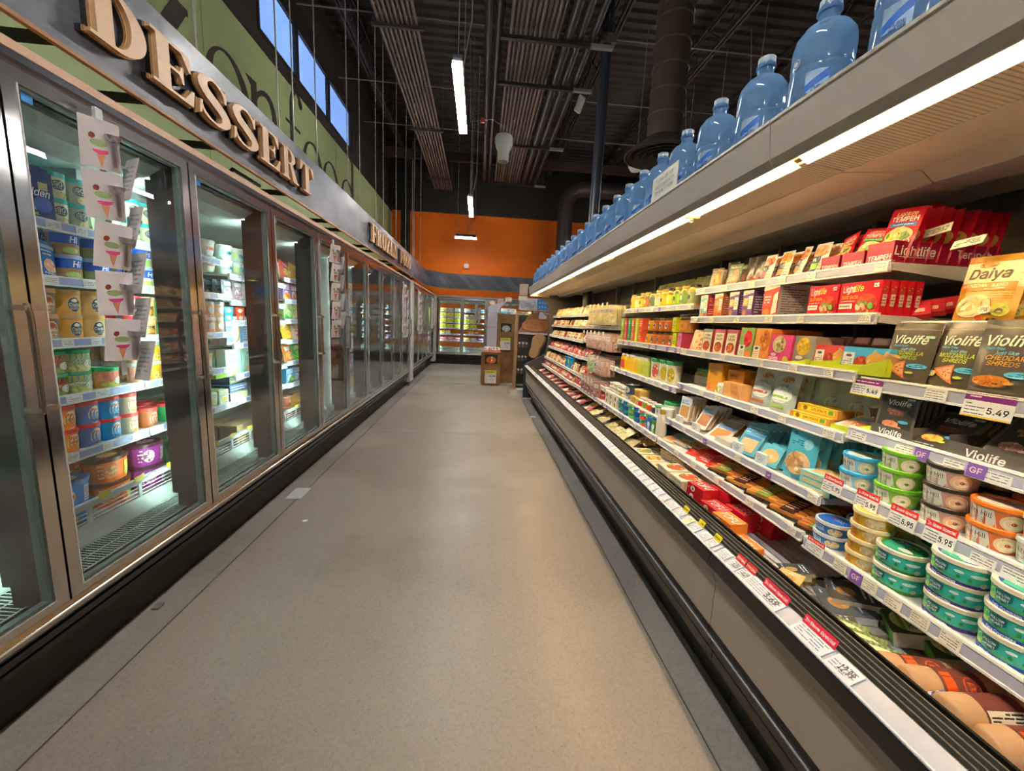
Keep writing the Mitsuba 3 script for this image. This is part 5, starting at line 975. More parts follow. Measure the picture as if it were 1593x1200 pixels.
place('snack_tray', tray('#b9c92a', .14, .055, .14), at('R', 1.318, 1.262, zb), 'lime green tray holding one pack, under the blue wrap box', 'tray')
place('flat_pack', flatpack(.13, .13, .03, '#d9d4c6', Art().rect(-.05, .02, .05, .07, '#d9a07a').rect(-.05, .08, .05, .11, '#9fb4c4').food(0, .05, .03, .02, ['#b5704a', '#e8c49a'], 2, 6)), at('R', 1.325, 1.275, zb+.02, 0, 1.25), 'pale flat pack lying in the lime green tray', 'pack')
place('brown_crate', carton(.11, .09, .1, '#5f4630', None), at('R', 1.45, 1.30, zb), 'brown box behind the lime green tray', 'box')
# fifth shelf: slices, blue pasta packs
zb = .873
def fillet(c, c2, seed):
    a = Art().rect(-.048, .10, .048, .145, '#b7c4cc').text('GOOD', -.01, .118, .014, '#3f6fa0', .06).lines(-.04, .103, .03, .115, 1, '#4a78b0', seed).rect(-.038, .022, .038, .095, c).lines(-.03, .03, .03, .09, 6, c2, seed, .2)
    return flatpack(.098, .15, .018, '#e2ddd0', a, '#d3b48a')
for i, (y, yw, tl, c, c2, e, lb, dp) in enumerate(((2.345, .15, .12, '#c99a5a', '#b5844a', None, 'white fish pack with tan slices standing upright', 3), (2.155, .2, .55, '#b57a4a', '#a06a3f', None, 'white fish pack with a tan square leaning back', 3))):
    stand('fish_pack', fillet(c, c2, i), 'R', 1.30, y, zb+.02, lb, 'fish pack', dp, .028, tilt=tl, yaw=yw, group='white fish packs in line behind')
    place('card_holder', carton(.06, .05, .02, '#d9d7d2', Art().ell(0, .025, .012, .012, '#8f949a', 12).ell(0, .025, .009, .009, '#d9d7d2', 12)), at('R', 1.27, y, zb), 'small white card at the foot of the %s fish pack' % ('upright', 'leaning')[i], 'card')
stand('fish_box', carton(.13, .17, .022, '#dcd6c8', Art().rect(-.06, .115, .06, .165, '#8d8f90').rect(-.055, .095, .05, .115, '#7fa0c4').rect(-.05, .02, .045, .09, '#dd7a3f').lines(-.045, .025, .04, .085, 6, '#b5602a', 2, .3), side='#b06a38', sart=Art().text('SMOKED', 0, .07, .014, '#5a3418', .02)), 'R', 1.285, 1.975, zb+.006, 'white smoked fish box with an orange side, leaning back', 'fish box', 2, .05, tilt=1.0, yaw=.3, group='white smoked fish boxes leaning behind')
place('blank_box', carton(.12, .035, .10, '#d9d0c2'), at('R', 1.27, 1.885, zb), 'blank cream box before the leaning smoked fish boxes', 'box')
bl = Art().rect(-.058, .10, .058, .155, '#4f9dbd').lines(-.05, .11, .05, .15, 3, '#a9d4e2', 1).rect(-.05, .085, .05, .10, '#2f6f9f').rect(-.042, .015, .042, .082, '#d9b07f').lines(-.04, .02, .04, .08, 5, '#cda06a', 3, .2)
stand('pasta_pack', flatpack(.118, .165, .03, '#58a3b8', bl, '#8fc4c9'), 'R', 1.28, 1.735, zb+.01, 'blue fresh pasta pack with tan sheets leaning back', 'pasta pack', 4, .035, tilt=.6, yaw=.2, group='blue pasta packs in line')
stand('pasta_pack', flatpack(.10, .10, .03, '#5fb0c2', Art().food(0, .045, .042, .035, ['#dcb878', '#e8cc98', '#c9a05f'], 3, 14), '#8fc4c9'), 'R', 1.275, 1.575, zb+.01, 'short blue pasta pack with yellow shells beside the tall pouch', 'pasta pack', 2, .035, tilt=.5, yaw=.2, group='blue pasta packs in line')
for i, y in enumerate((1.765, 1.60)): place('card_holder', carton(.06, .055, .02, '#d5dde0', Art().ell(0, .028, .016, .016, '#8fa4aa', 14).ell(0, .028, .013, .013, '#d5dde0', 14).poly([(-.008, .03), (.008, .03), (0, .018)], '#8fa4aa')), at('R', 1.268, y, zb), 'white card with a ring mark at the foot of the %s blue pasta packs' % ('leaning', 'short')[i], 'card')
def rav(w, h):
    a = Art().ell(-w*.3, h*.88, w*.08, h*.04, '#2f7f9a', 12).lines(-w*.35, h*.66, w*.1, h*.78, 3, '#1f5f7f', 2).food(w*.2, h*.72, w*.16, h*.1, ['#8fcfdc', '#cfe6ea'], 2, 6).food(0, h*.34, w*.40, h*.22, ['#dfb98a', '#cda06a', '#ecd0a8', '#b98a54'], 6, 26, sz=.34).lines(-w*.4, h*.03, w*.3, h*.08, 1, '#1f5f8f', 2); return a
stand('ravioli_pouch', pouch(.125, .215, .04, '#4fa9c0', rav(.125, .215), .3, seed=91), 'R', 1.29, 1.435, zb, 'tall blue ravioli pouch showing stuffed pasta', 'pasta pouch', 8, .05, tilt=.08, yaw=.18, group='blue ravioli pouches in line behind')
for s in range(3): place('pasta_tray', carton(.12, .022, .14, '#8fd0c6', Art().rect(-.05, .004, .05, .016, '#c9b98a'), side='#3f8f8a', tart=Art().rect(-.045, -.05, .045, .05, '#d0a56a').rect(-.03, -.03, .03, .03, '#e0b67a')), at('R', 1.275, 1.315, zb+.024*s, .15), 'flat teal pasta tray, %s of three stacked beside the blue dip tubs' % ('bottom', 'middle', 'top')[s], 'pasta tray')
# sixth shelf: red and brown sausage packs
zb = .733
for i in range(3): place('salmon_pack', flatpack(.12, .15, .02, '#cdbf9a', Art().rect(-.05, .08, .05, .14, '#6fa8c9').rect(-.05, .02, .05, .07, ['#d98a5a', '#c9a06a', '#a88a4a'][i])), at('R', 1.24+.03*i, 2.40-.095*i, zb+.006+.012*i, .2, 1.35), 'flat smoked fish pack lying at the far end of the sixth shelf, %s' % ('first', 'second', 'third')[i], 'fish pack')
for i, (x, y, c, yw, lb) in enumerate(((1.255, 2.12, '#c9221f', .5, 'red vacuum pack standing furthest of the red ones'), (1.25, 2.01, '#d92f2a', .4, 'red vacuum pack with white stripes, second of the red ones'), (1.25, 1.915, '#c71f22', .3, 'red vacuum pack with an orange label, third of the red ones'), (1.33, 1.98, '#b01a24', .6, 'dark red vacuum pack behind the striped one'), (1.33, 2.08, '#c9222a', .2, 'red vacuum pack lying at the back'))):
    a = Art().lines(-.05, .02, .05, .09, 5, '#efd9c9', i, .4) if i in (1, 3) else Art().food(0, .05, .045, .02, ['#e0582a', '#efa06a', '#d9442a'], i, 5)
    place('red_pack', pouch(.135, .105, .04, c, a, .2, seed=100+i, seal=.05), at('R', x, y, zb, yw, 1.05, .1*(i-2)), lb, 'vacuum pack')
ln = [links(.15, .14, .035, '#1c1814', ['#c27a32', '#b56a28', '#cf8a3f', '#a85f26'], 5, '#3a2420' if i % 2 else '#7a8a3a', i, '#d9a08a') for i in range(4)]
for i in range(9):
    j, q = i % 5, i // 5
    place('sausage_tray', ln[i % 4], at('R', 1.235+.15*q, 1.815-.145*j, zb+.035+.02*q, 1.57*0+.35, math.pi/2-.12), 'black tray of brown sausages, %s of the %s row on the sixth shelf' % (('first', 'second', 'third', 'fourth', 'fifth')[j], 'front' if q == 0 else 'back'), 'sausages')
# deck: tofu bricks, pasta boxes
def tofu(c, c2): return carton(.12, .042, .085, c, Art().ell(-.018, .021, .016, .016, '#efd9cf', 14).poly([(-.022, .014), (-.016, .03), (-.010, .014)], c).rect(-.052, .018, -.046, .024, '#f0d9d0').rect(.0, .006, .05, .036, c), top=c2, tart=Art().text('TOFU', 0, -.018, .04, '#f1e6dc', .105))
rd, og = tofu('#c4222c', '#c93a3a'), tofu('#e8822a', '#dd8a3f')
for i, (x, y, s) in enumerate(((1.10, 1.80, 3), (1.10, 1.67, 2), (1.20, 1.76, 3), (1.20, 1.63, 2), (1.30, 1.70, 2), (1.30, 1.57, 2))):
    for j in range(s): place('tofu_pack', rd, at('R', x, y-.005*j, .562+.043*j, .06+.03*j), 'red tofu brick, %s layer, %s pile %s' % (('bottom', 'second', 'top')[j], ('front', 'middle', 'back')[i//2], ('further along', 'nearer the camera')[i % 2]), 'tofu')
for i, (x, y, s) in enumerate(((1.085, 1.545, 2), (1.075, 1.425, 1))):
    for j in range(s): place('tofu_pack', og, at('R', x, y, .562+.043*j, .05), 'orange tofu brick, %s' % ('lower one of the pair', 'upper one of the pair', 'alone at the edge of the bare rack')[i*2+j], 'tofu')
pt = [carton(.13, .05, .15, '#e3d9bf', Art().lines(-.06, .01, .06, .045, 2, '#b5a88a', 1), side='#d0c4a4', tart=Art().food(0, .0, .05, .05, cc, i, 12).lines(-.06, .045, .06, .07, 1, '#8a6a4a', 2)) for i, cc in enumerate((['#d9b04a', '#e8d08a', '#a8522f'], ['#c9583a', '#e8b06a', '#7f9a4a'], ['#8f9a5a', '#e3d29a', '#c9a24a']))]
for i, (x, y, s) in enumerate(((1.09, 1.97, 2), (1.24, 1.93, 2), (1.39, 1.90, 2), (1.09, 2.12, 2), (1.24, 2.10, 2), (1.39, 2.06, 2), (1.10, 2.28, 1), (1.25, 2.26, 2), (1.40, 2.23, 2), (1.10, 2.42, 1), (1.25, 2.41, 2), (1.10, 2.58, 1), (1.25, 2.58, 1))):
    for j in range(s): place('pasta_box', pt[(i+j) % 3], at('R', x, y, .562+.052*j, rnd.uniform(-.1, .1)), 'cream pasta tray on the deck among its like, beyond the red tofu bricks', 'pasta box', 'cream pasta trays on the deck')
# ------------------------------------------------------------------ section C: jars, olives, tubs, bottles
zb = 1.622
jc = ['#c9a23a', '#d9b24a', '#b58a2a', '#8a8f4a', '#a8a04a']
for i in range(11):
    y = 3.60-.102*i; lab_c = ['#e0b23a', '#e8d9a0', '#e4c23a', '#d9783a', '#5f6f5a', '#cfc9b0', '#e3c22a', '#c9d23a', '#9fc23a', '#6f8f4a', '#8f9a6a'][i]
    j = jar(.042, .135, jc[i % 5], ['#c9a03a', '#2a2622', '#d9b24a'][i % 3], lab_c, larts=Art().ell(0, .055, .014, .016, '#efe4c4' if i % 2 else '#3a3226', 10))
    for q in range(3): place('pickle_jar', j, at('R', 1.372+.09*q, y, zb), ('jar with %s label, number %d from the far end of the top jar shelf' % (['amber', 'cream', 'gold', 'orange', 'grey green', 'pale', 'yellow', 'lime', 'green', 'olive', 'sage'][i], i+1)) if q == 0 else 'jar standing behind the front row of the top jar shelf', 'jar', 'jars behind' if q else None)
for i in range(14):
    place('cheese_wrap', pouch(.10, .11, .03, '#8a8a5e', Art().lines(-.04, .02, .04, .1, 4, '#6f6f48', i), .3, seed=i), at('R', 1.60+.05*(i % 2), 3.55-.075*i, 1.772, .3, .5, rnd.uniform(-.3, .3)), 'olive green wrapped pack heaped over the jars on the top shelf', 'pack', 'olive packs over the jars')
zb = 1.337
spc = ['#8fb53a', '#c94a5a', '#3f8f5a', '#c9784a', '#c9cf2a', '#dd5a3f']
for lv in range(2):
    for i, c in enumerate(spc):
        place('snack_carton', carton(.055, .10, .12, c, Art().lines(-.02, .03, .02, .08, 3, '#f0e6d0', i+lv)), at('R', 1.318, 3.62-.085*i, zb+.104*lv), '%s snack carton spine, %s row at the far end of the orange jar shelf' % (('green', 'crimson', 'teal', 'tan', 'lime', 'coral')[i], ('lower', 'upper')[lv]), 'carton')
    for i in range(5 if lv == 0 else 4):
        c = ['#c98a1f', '#b5602a', '#c0652a', '#b5602a', '#b86a2f'][i]
        j = jar(.043, .098, c, '#2a2220' if i == 0 else '#4f3a2f', None, larts=Art().ell(0, .04, .018, .022, '#efe2d0', 12).ell(.004, .042, .011, .014, '#2a2624', 10))
        for q in range(2): place('olive_jar', j, at('R', 1.325+.09*q, 3.075-.097*i-.02*lv, zb+.104*lv), ('orange jar with a dark oval, number %d along the %s row' % (i+1, ('lower', 'upper')[lv])) if q == 0 else 'orange jar behind the front jars', 'jar', 'orange jars behind' if q else None)
    place('snack_carton', carton(.045, .10, .12, '#c9cf2a', Art().text('O', 0, .06, .02, '#5f6a1a').lines(-.015, .02, .015, .05, 2, '#5f6a1a', 1)), at('R', 1.316, 2.605+.02*lv, zb+.104*lv), 'lime carton spine at the near end of the orange jars, %s row' % ('lower', 'upper')[lv], 'carton')
    if lv: place('food_tub', tub(.06, .055, .095, '#b57a3a', '#3a2a22', Art().food(0, .045, .05, .035, ['#c9893f', '#a8632a', '#d9a05a'], 3, 12)), at('R', 1.32, 2.54, zb+.104), 'amber tub at the near end of the upper orange jar row', 'tub')
    else: place('snack_carton', carton(.05, .10, .12, '#dd7fb5', Art().text('O', 0, .06, .02, '#8a2f66'), side='#b5486a'), at('R', 1.316, 2.53, zb), 'pink carton spine at the near end of the lower orange jar row', 'carton')
zb = 1.072
for i in range(6):
    c = ['#cf4a3a', '#e0a81f', '#e5b32a', '#e3b22a', '#c9bf3a', '#a9b54a'][i]
    for q in range(2): place('juice_bottle', jar(.040, .15, ['#e0a81f', '#e8b92a', '#e8bb2f', '#e3bd3f', '#d0c24a', '#b5bd5a'][i], '#d9d4c8', c, lh=.02), at('R', 1.32+.085*q, 3.58-.098*i, zb), 'small %s juice bottle at the far end of the third jar shelf' % ('red and yellow', 'amber', 'yellow', 'golden', 'pale yellow', 'green')[i] if q == 0 else 'small juice bottle behind the front ones', 'bottle', 'juice bottles behind' if q else None)
for i, y in enumerate((2.93, 2.79, 2.68)):
    place('pickle_tub', tub(.058, .048, .165, '#cfc9a8', '#2f7f4a', Art().rect(-.07, .02, -.015, .14, '#e6e2d0').food(.02, .07, .03, .05, ['#b5a02a', '#8f8a2a', '#d9c96a'] if i else ['#c94a4a', '#d9b0a0', '#cfc4a0'], i, 8).lines(-.06, .04, -.02, .12, 5, '#5f7f5a', i), lh=.024, spin=.3), at('R', 1.325, y, zb), 'tall pickle tub with a dark green lid, %s of three' % ('first', 'second', 'third')[i], 'tub')
for i, y in enumerate((2.60, 2.53)): place('dark_jar', jar(.05, .13, '#8f8a4a', '#2f7f4a', '#d9d4bf'), at('R', 1.50, y, zb), 'olive jar set back beside the green lidded tubs', 'jar', 'olive jars set back')
zb = 0.852
for i in range(4):
    for s in range(3): place('cheese_tub', tub(.048, .042, .03, '#ddd6c2', '#e6dfcc', None, lh=.008, n=18), at('R', 1.25, 3.62-.02*i-.09*i, zb+.0295*s), 'small cream cheese tub at the far end of the fourth jar shelf', 'cheese tub', 'small cream tubs in stacks')
place('black_tub', tub(.075, .068, .085, '#3a4a52', '#2a2c30', Art().food(0, .04, .05, .03, ['#cfd3d6', '#2a2f33', '#aab0b5'], 3, 14), Art().food(0, 0, .7, .7, ['#cfd3d6', '#2a2f33', '#9aa0a5'], 3, 16)), at('R', 1.26, 3.24, zb+.045), 'large black and white tub on the fourth jar shelf', 'tub')
for s in range(2): place('butter_tub', tub(.062, .055, .06, '#cfa552', '#dcb96a', Art().lines(-.05, .01, .05, .05, 4, '#b58a3a', s), n=20), at('R', 1.26, 3.04, zb+.06*s), 'tan butter tub, %s of two, on the fourth jar shelf' % ('lower', 'upper')[s], 'tub')
for i in range(3): place('butter_tub', tub(.05, .045, .055, '#d0ab5a', '#d8bb70', None, n=18), at('R', 1.25, 3.22-.105*i-.02, zb) if i else at('R', 1.25, 3.36, zb), 'small tan tub in the front row of the fourth jar shelf', 'tub', 'small tan tubs')
for i, (y, c, lb) in enumerate(((2.925, '#c92f2a', 'red'), (2.855, '#8f9a3a', 'olive'), (2.765, '#d9532a', 'orange'), (2.68, '#2f3a44', 'slate'))):
    place('spread_jar', jar(.038, .075, '#d9c9b0', '#d3cabb', c, lh=.012), at('R', 1.25, y, zb), 'little jar with a %s label on the fourth jar shelf' % lb, 'jar')
place('yogurt_tub', tub(.065, .055, .11, '#dcd9c9', '#2f8f5a', Art().rect(-.06, .02, .06, .09, '#c9d3c4').lines(-.05, .03, .05, .08, 4, '#8fa08f', 1), lh=.018), at('R', 1.30, 2.60, zb), 'white yogurt tub with a green lid near the end of the fourth jar shelf', 'tub')
for i, y in enumerate((2.62, 2.53)): place('yogurt_tub', tub(.045, .04, .075, '#dfdccf', '#dfdccf' if i else '#5f9f7a', Art().lines(-.03, .02, .03, .05, 3, '#7fa08f', i), n=18), at('R', 1.245, y, zb), 'small white tub, %s, at the near end of the fourth jar shelf' % ('first', 'second')[i], 'tub')
zb = .737
for i in range(3):
    for s in range(2): place('box_carton', carton(.10, .055, .10, '#d9ceb4', Art().food(-.01, .028, .02, .02, ['#8f7a5a', '#b59a6a'], i, 4), top='#cfc4a8'), at('R', 1.225, 3.60-.115*i, zb+.056*s), 'cream carton, %s one of pile %d at the far end of the teal tub shelf' % (('lower', 'upper')[s], i+1), 'carton')
tcol = ['#1f9f8f', '#2aa08f', '#2f9f6a', '#1f9a94', '#2aa59a', '#1f958f', '#2fa59a']
for i in range(7):
    lidc = ['#2f8f5a', '#2a4a9a', '#7fb03a', '#2a4a9a', '#cf5a3a', '#2f8f5a', '#2a4a9a'][i]
    a = Art().rect(-.06, .0, .06, .03, ['#7a5f9a', '#2a4a8f', '#8fb53a', '#2f5a9f', '#cf6a3a', '#2a5fb0', '#3a8f4a'][i]).food(0, .04, .05, .02, ['#25b0a5', '#1f8f8a', '#dfe9dc', '#1f5f86'], i, 10)
    for s in range(2): place('spread_tub', tub(.055, .05, .058, tcol[i], lidc, a, n=20), at('R', 1.215, 3.25-.115*i+.01*s, zb+.055*s), 'teal spread tub, %s of pile %d along the lowest jar shelf' % (('lower', 'upper')[s], i+1), 'spread tub')
for i, (y, c) in enumerate(((2.64, '#2f5fb5'), (2.57, '#4a8f3a'))): place('drink_carton', carton(.055, .10, .05, c, Art().ell(0, .05, .02, .02, '#dfe6ea', 12).lines(-.02, .01, .02, .03, 2, '#eef0e6', i)), at('R', 1.215, y, zb), '%s carton at the near end of the teal tub shelf' % ('blue', 'green')[i], 'carton')
place('milk_bottle', [('body', M().lathe([(0, 0), (.034, 0), (.036, .01), (.036, .115), (.018, .15), (.017, .17)], '#d9d0bf', .35, 18, -.036).build()), ('cap', M().lathe([(.019, .155), (.02, .185), (0, .186)], '#a8863a', .3, 16, -.036).build())], at('R', 1.215, 2.515, zb), 'cream bottle with a brass coloured cap at the end of the teal tub shelf', 'bottle')
# deck before sections C to F: trays of cheese and meat, each a pack of its own
def meat(cols, seed, w=.13, h=.17, d=.035):
    r = random.Random(seed); m = M().box(-w/2, 0, -d, w/2, h, -d*.5, '#d6d0c6', .4)
    a = Art().food(0, h*.5, w*.46, h*.46, cols, seed, 22, sz=.34)
    if r.random() < .6: a.rect(-w*.2, h*.3, w*.25, h*.62, '#ece6da').lines(-w*.15, h*.35, w*.2, h*.58, 3, '#7a6a5f', seed)
    return pouch(w, h, d, cols[0], a, .22, seed=seed, seal=.05)
PAL = [['#c9b98f', '#d9cfae', '#a89a6a', '#8fa05a'], ['#b5584f', '#d98f84', '#8f3a34', '#e0b5aa'], ['#c9a05a', '#e0c98a', '#b5843f', '#d9643a'], ['#a8484f', '#c97a7a', '#e0c4bc', '#7f2f34'], ['#d0c4a4', '#b5c08a', '#e6dcc4', '#8f9a5a'], ['#c9604f', '#e09a7a', '#d9c9b4', '#a83f30']]
packs = [meat(PAL[i % 6], i) for i in range(12)]
i = 0; y = 2.75
while y < 7.3:
    for q in range(3):
        if y < 3.68 and q == 2 and rnd.random() < .3: continue
        k_ = 4 if y < 3.2 else (0 if y < 3.7 else None)
        pk = packs[(i*5+q*3) % 12] if k_ is None else packs[[0, 4, 2, 6, 10, 8][(i+q) % 6]]
        nm, ct, lb = ('cheese_pack', 'cheese pack', 'cheese pack heaped on the deck past the cream trays') if y < 3.9 else ('meat_pack', 'meat pack', 'wrapped meat pack heaped on the deck of the far coolers')
        place(nm, pk, at('R', 1.06+.17*q, y, .575+.03*(i % 2)+.02*q, rnd.uniform(-.4, .4), 1.35+rnd.uniform(-.3, .05), rnd.uniform(-.5, .5)), lb, ct, lb+'s'); i += 1
    y += .135
# sections D, E, F: hanging bags and packs
def hang_bag(w, h, cols, seed, lab='#e4d9c4'):
    a = Art().food(0, h*.42, w*.44, h*.34, cols, seed, 16, sz=.3).rect(-w*.3, h*.62, w*.3, h*.86, lab).lines(-w*.24, h*.66, w*.24, h*.82, 2, '#8a6a5a', seed)
    return pouch(w, h, .03, cols[0], a, .24, seed=seed, seal=.1)
hooks = part(coolers[2], 'peg_bar', M().box(1.42, 3.72, 1.655, 1.44, 4.60, 1.675, '#3a3632', .5).build())
def peg_row(y0, n, pitch, x, z, h, bags, lb, w, tilt=.25):
    for i in range(n):
        y = y0-pitch*i
        part(coolers[2], 'peg_hook', M().tube([(x-.05, y, z+.01), (x+.3, y, z+.02)], .004, '#b5aa98', .3, 5).box(x-.06, y-.018, z-.002, x-.055, y+.018, z+.035, '#e0d6c0', .4).build())
        for q in range(3): place('hanging_bag', bags[(i+q) % len(bags)], at('R', x+.045*q, y, z-h+.008, .35, -tilt*.4), lb, 'hanging bag', lb.replace('bag ', 'bags ', 1))
hb = [hang_bag(.125, .19, ['#ddd0a0', '#e8dfb9', '#cdbd84', '#d9b86a'], i) for i in range(4)]
hp = [hang_bag(.10, .17, ['#cfa796', '#e0c4b4', '#b58070', '#d9b59a'], i+9, '#ead9cf') for i in range(4)]
peg_row(4.52, 6, .145, 1.27, 1.655, .19, hb, 'pale shredded cheese bag hanging on the upper peg row', .12)
peg_row(4.50, 6, .145, 1.25, 1.375, .17, hp, 'pinkish cheese stick bag hanging on the middle peg row', .10)
hg = [hang_bag(.125, .18, ['#cbd0a4', '#8fae6a', '#e0dcc0', '#5f8a3a'], i+20) for i in range(2)]
peg_row(4.30, 4, .15, 1.235, 1.13, .18, hg+hp, 'white and green bag hanging on the lower peg row', .12)
hd = [hang_bag(.12, .17, ['#b58a7f', '#d9b5a4', '#8f4f4a', '#a8665f'], i+30) for i in range(3)]
peg_row(4.40, 5, .13, 1.20, .895, .17, hd, 'striped meat stick bag hanging over the deck', .12)
def fill(sec, j, n, cols, name, cat, lb, hgt=.12, deep=2, kind='pouch', y0=None, y1=None):
    x, z = SH[sec][j]; a, b = SEC[sec]; a = y0 or a+.05; b = y1 or b-.05; w = (b-a)/n
    ps = []
    for q in range(min(4, n)):
        c = cols[q % len(cols)]
        ps.append(meat(c, q+ord(sec)+j*5, w*.95, hgt, .035) if kind == 'pouch' else jar(w*.45, hgt, c[0], c[1], c[2]) if kind == 'jar' else carton(w*.92, hgt, .08, c[0], Art().food(0, hgt*.4, w*.3, hgt*.25, c, q, 8).rect(-w*.3, hgt*.7, w*.3, hgt*.9, c[-1])))
    for i in range(n):
        for q in range(deep): place(name, ps[i % len(ps)], at('R', x+.02+.09*q, b-w*(i+.5), z-.008+.0*q, rnd.uniform(-.2, .35), .2+rnd.uniform(0, .2) if kind == 'pouch' else 0, rnd.uniform(-.12, .12) if kind == 'pouch' else 0), lb, cat, lb+' (several alike)')
YL = [['#d9c27a', '#e8d9a0', '#c9a24a'], ['#d0b05a', '#efe0ae', '#b58f3f'], ['#c98a4a', '#e0b57a', '#a8622f'], ['#d9cfa8', '#efe9cf', '#b5a86a']]
RD = [['#b5483f', '#d98a7a', '#8f2f2a'], ['#c9604a', '#e0a58f', '#a83f30'], ['#a8524f', '#d9b0a4', '#7f3a38'], ['#c98a5a', '#e0c09a', '#b5623f']]
MX = [YL[0], RD[0], YL[3], RD[3]]
for sec, nm in (('E', 'middle of the far coolers'), ('F', 'furthest cooler')):
    fill(sec, 0, 7, YL, 'cheese_pack', 'cheese pack', 'yellow cheese pack on the top shelf in the %s' % nm, .13)
    fill(sec, 1, 8, MX, 'deli_pack', 'deli pack', 'red and yellow deli pack on the second shelf in the %s' % nm, .10)
    fill(sec, 2, 10, MX, 'deli_pack', 'deli pack', 'small deli pack in the third shelf row in the %s' % nm, .095)
    fill(sec, 3, 7, RD, 'deli_pack', 'deli pack', 'red deli pack on the fourth shelf in the %s' % nm, .12)
    fill(sec, 4, 8, MX, 'deli_pack', 'deli pack', 'deli pack leaning on the fifth shelf in the %s' % nm, .11)
    fill(sec, 5, 8, RD, 'meat_pack', 'meat pack', 'pink meat pack on the sixth shelf in the %s' % nm, .10)
fill('D', 0, 2, YL, 'cheese_pack', 'cheese pack', 'yellow cheese pack on the top shelf beyond the upper peg row', .12, y0=4.66)
for j in range(1, 6): fill('D', j, 2, RD if j % 2 else MX, 'deli_pack', 'deli pack', 'deli pack on the %s shelf beyond the peg rows' % ORD[j], .11, y0=4.62)
fill('D', 5, 5, RD, 'meat_pack', 'meat pack', 'meat pack under the striped hanging bags', .10, y1=4.5, deep=1)
for i, (y, c) in enumerate(((5.62, '#2f6fa8'), (5.40, '#2a86b5'))): place('blue_tub', tub(.06, .05, .15, c, c, Art().food(0, .1, .035, .03, ['#c9cf6a', '#8fae3a'], 2, 5)), at('R', 1.235, y, .862), 'blue tub, %s of two, on the fifth shelf of the far coolers' % ('further', 'nearer')[i], 'tub')
# ------------------------------------------------------------------ on the canopy: water bottles and a notice
def bottle():
    r = .076; prof = [(0, 0), (r*.9, 0), (r, .012), (r, .10), (r*.97, .106), (r*.97, .112), (r, .118), (r, .175), (r*.93, .20), (r*.72, .222), (r*.44, .236), (r*.34, .240), (r*.34, .262), (r*.37, .266), (r*.37, .270), (r*.34, .274), (r*.34, .290), (r*.31, .292), (0, .292)]
    b = M().lathe(prof, '#a9cdf2', .1, 22, 0, smooth=45)
    ring = M().lathe([(r*.345, .262), (r*.40, .264), (r*.40, .272), (r*.345, .274)], '#cfe4f5', .2, 18, 0)
    cap = M().lathe([(r*.35, .278), (r*.36, .280), (r*.36, .296), (r*.3, .299), (0, .299)], '#c3d6e6', .35, 16, 0)
    a = Art().rect(-.028, .03, .028, .086, '#a9c6e6').poly([(-.028, .03), (-.028, .05), (.028, .086), (.028, .064)], '#2a5fb0').text('PURE', .004, .037, .008, '#1f3f86', .03).text('WATER', .004, .029, .006, '#1f3f86', .03)
    l = M(); a.onto(l, lambda X, Y, o: stk([(r+.0006+o)*np.sin(X/r), Y, (r+.0006+o)*np.cos(X/r)], 1), .015)
    em = M(); Art().ell(-.062, .125, .013, .013, '#e6eef6', 14).ell(-.062, .125, .010, .010, '#3a62a8', 14).ell(-.062, .125, .007, .007, '#e6eef6', 10).onto(em, lambda X, Y, o: stk([(r+.0006+o)*np.sin(X/r), Y, (r+.0006+o)*np.cos(X/r)], 1), .01)
    return [('body', b.build('water_plastic')), ('neck_ring', ring.build('water_plastic')), ('cap', cap.build()), ('label', l.build()), ('emblem', em.build())]
bt = bottle(); yy = [.70, .945, 1.205, 1.46, 1.725, 1.99, 2.25, 2.50, 2.74, 2.98, 3.24, 3.50, 3.78, 4.06, 4.34, 4.62, 4.92, 5.24, 5.56, 5.90, 6.24, 6.60, 6.96]
for i, y in enumerate(yy):
    place('water_bottle', bt, at('R', .962, y, 2.10, .55+rnd.uniform(-.25, .25)), 'large blue water bottle in the front row along the cooler top', 'bottle', 'front row bottles')
for i in range(9): place('water_bottle', bt, at('R', 1.14, 5.1+.3*i*.75, 2.10, rnd.uniform(-1, 1)), 'blue water bottle in the second row at the far end of the cooler top', 'bottle', 'second row bottles')
nt = Art().rect(-.135, .005, .135, .115, '#dcd9c9').rect(-.128, .012, .128, .108, '#d3d0bf')
for i, t in enumerate(('PLEASE ASK FOR', 'ASSISTANCE WITH', 'TOP SHELF ITEMS')): nt.text(t, 0, .083-.028*i, .016, '#4a4842', .22)
place('notice_card', carton(.27, .12, .003, '#dcd9c9', nt), at('R', .877, 2.01, 2.103), 'pale notice card standing among the water bottles on the cooler top', 'notice')

# ================================================================== IN THE FREEZERS
LX = -1.765
def pint(c, lid, art, r=.043, h=.105, lh=.018): return tub(r, r*.86, h, c, lid, art, None, lh=lh, n=20, spin=-.35)
def tubart(c, c2, txt=None, food=None, w=.06, h=.085, tc='#ffffff', seed=0, band=None):
    a = Art().rect(-w, 0, w, h, c)
    if band: a.rect(-w, h*.62, w, h, band)
    if food: a.food(.005, h*.30, w*.42, h*.26, food, seed, 9)
    if c2: a.ell(0, h*.58, w*.42, h*.26, c2, 16)
    if txt: a.text(txt, 0, h*.50, h*.2, tc, w*.7)
    a.lines(-w*.4, h*.04, w*.4, h*.16, 2, tc, seed, .35); return a
def fz(name, parts, y, z, label, cat, stack=1, sh=.1, deep=1, dd=.11, yaw=0., x=LX, group=None, tilt=0., roll=0.):
    stand(name, parts, 'L', x, y, z-.008, label, cat, deep, -0+dd, yaw, tilt, roll, group or label+' in rows', stack, sh, .003)
s1, s2, s3, s4, s5 = [q[0] for q in B1]
D1 = 'first whole freezer door'
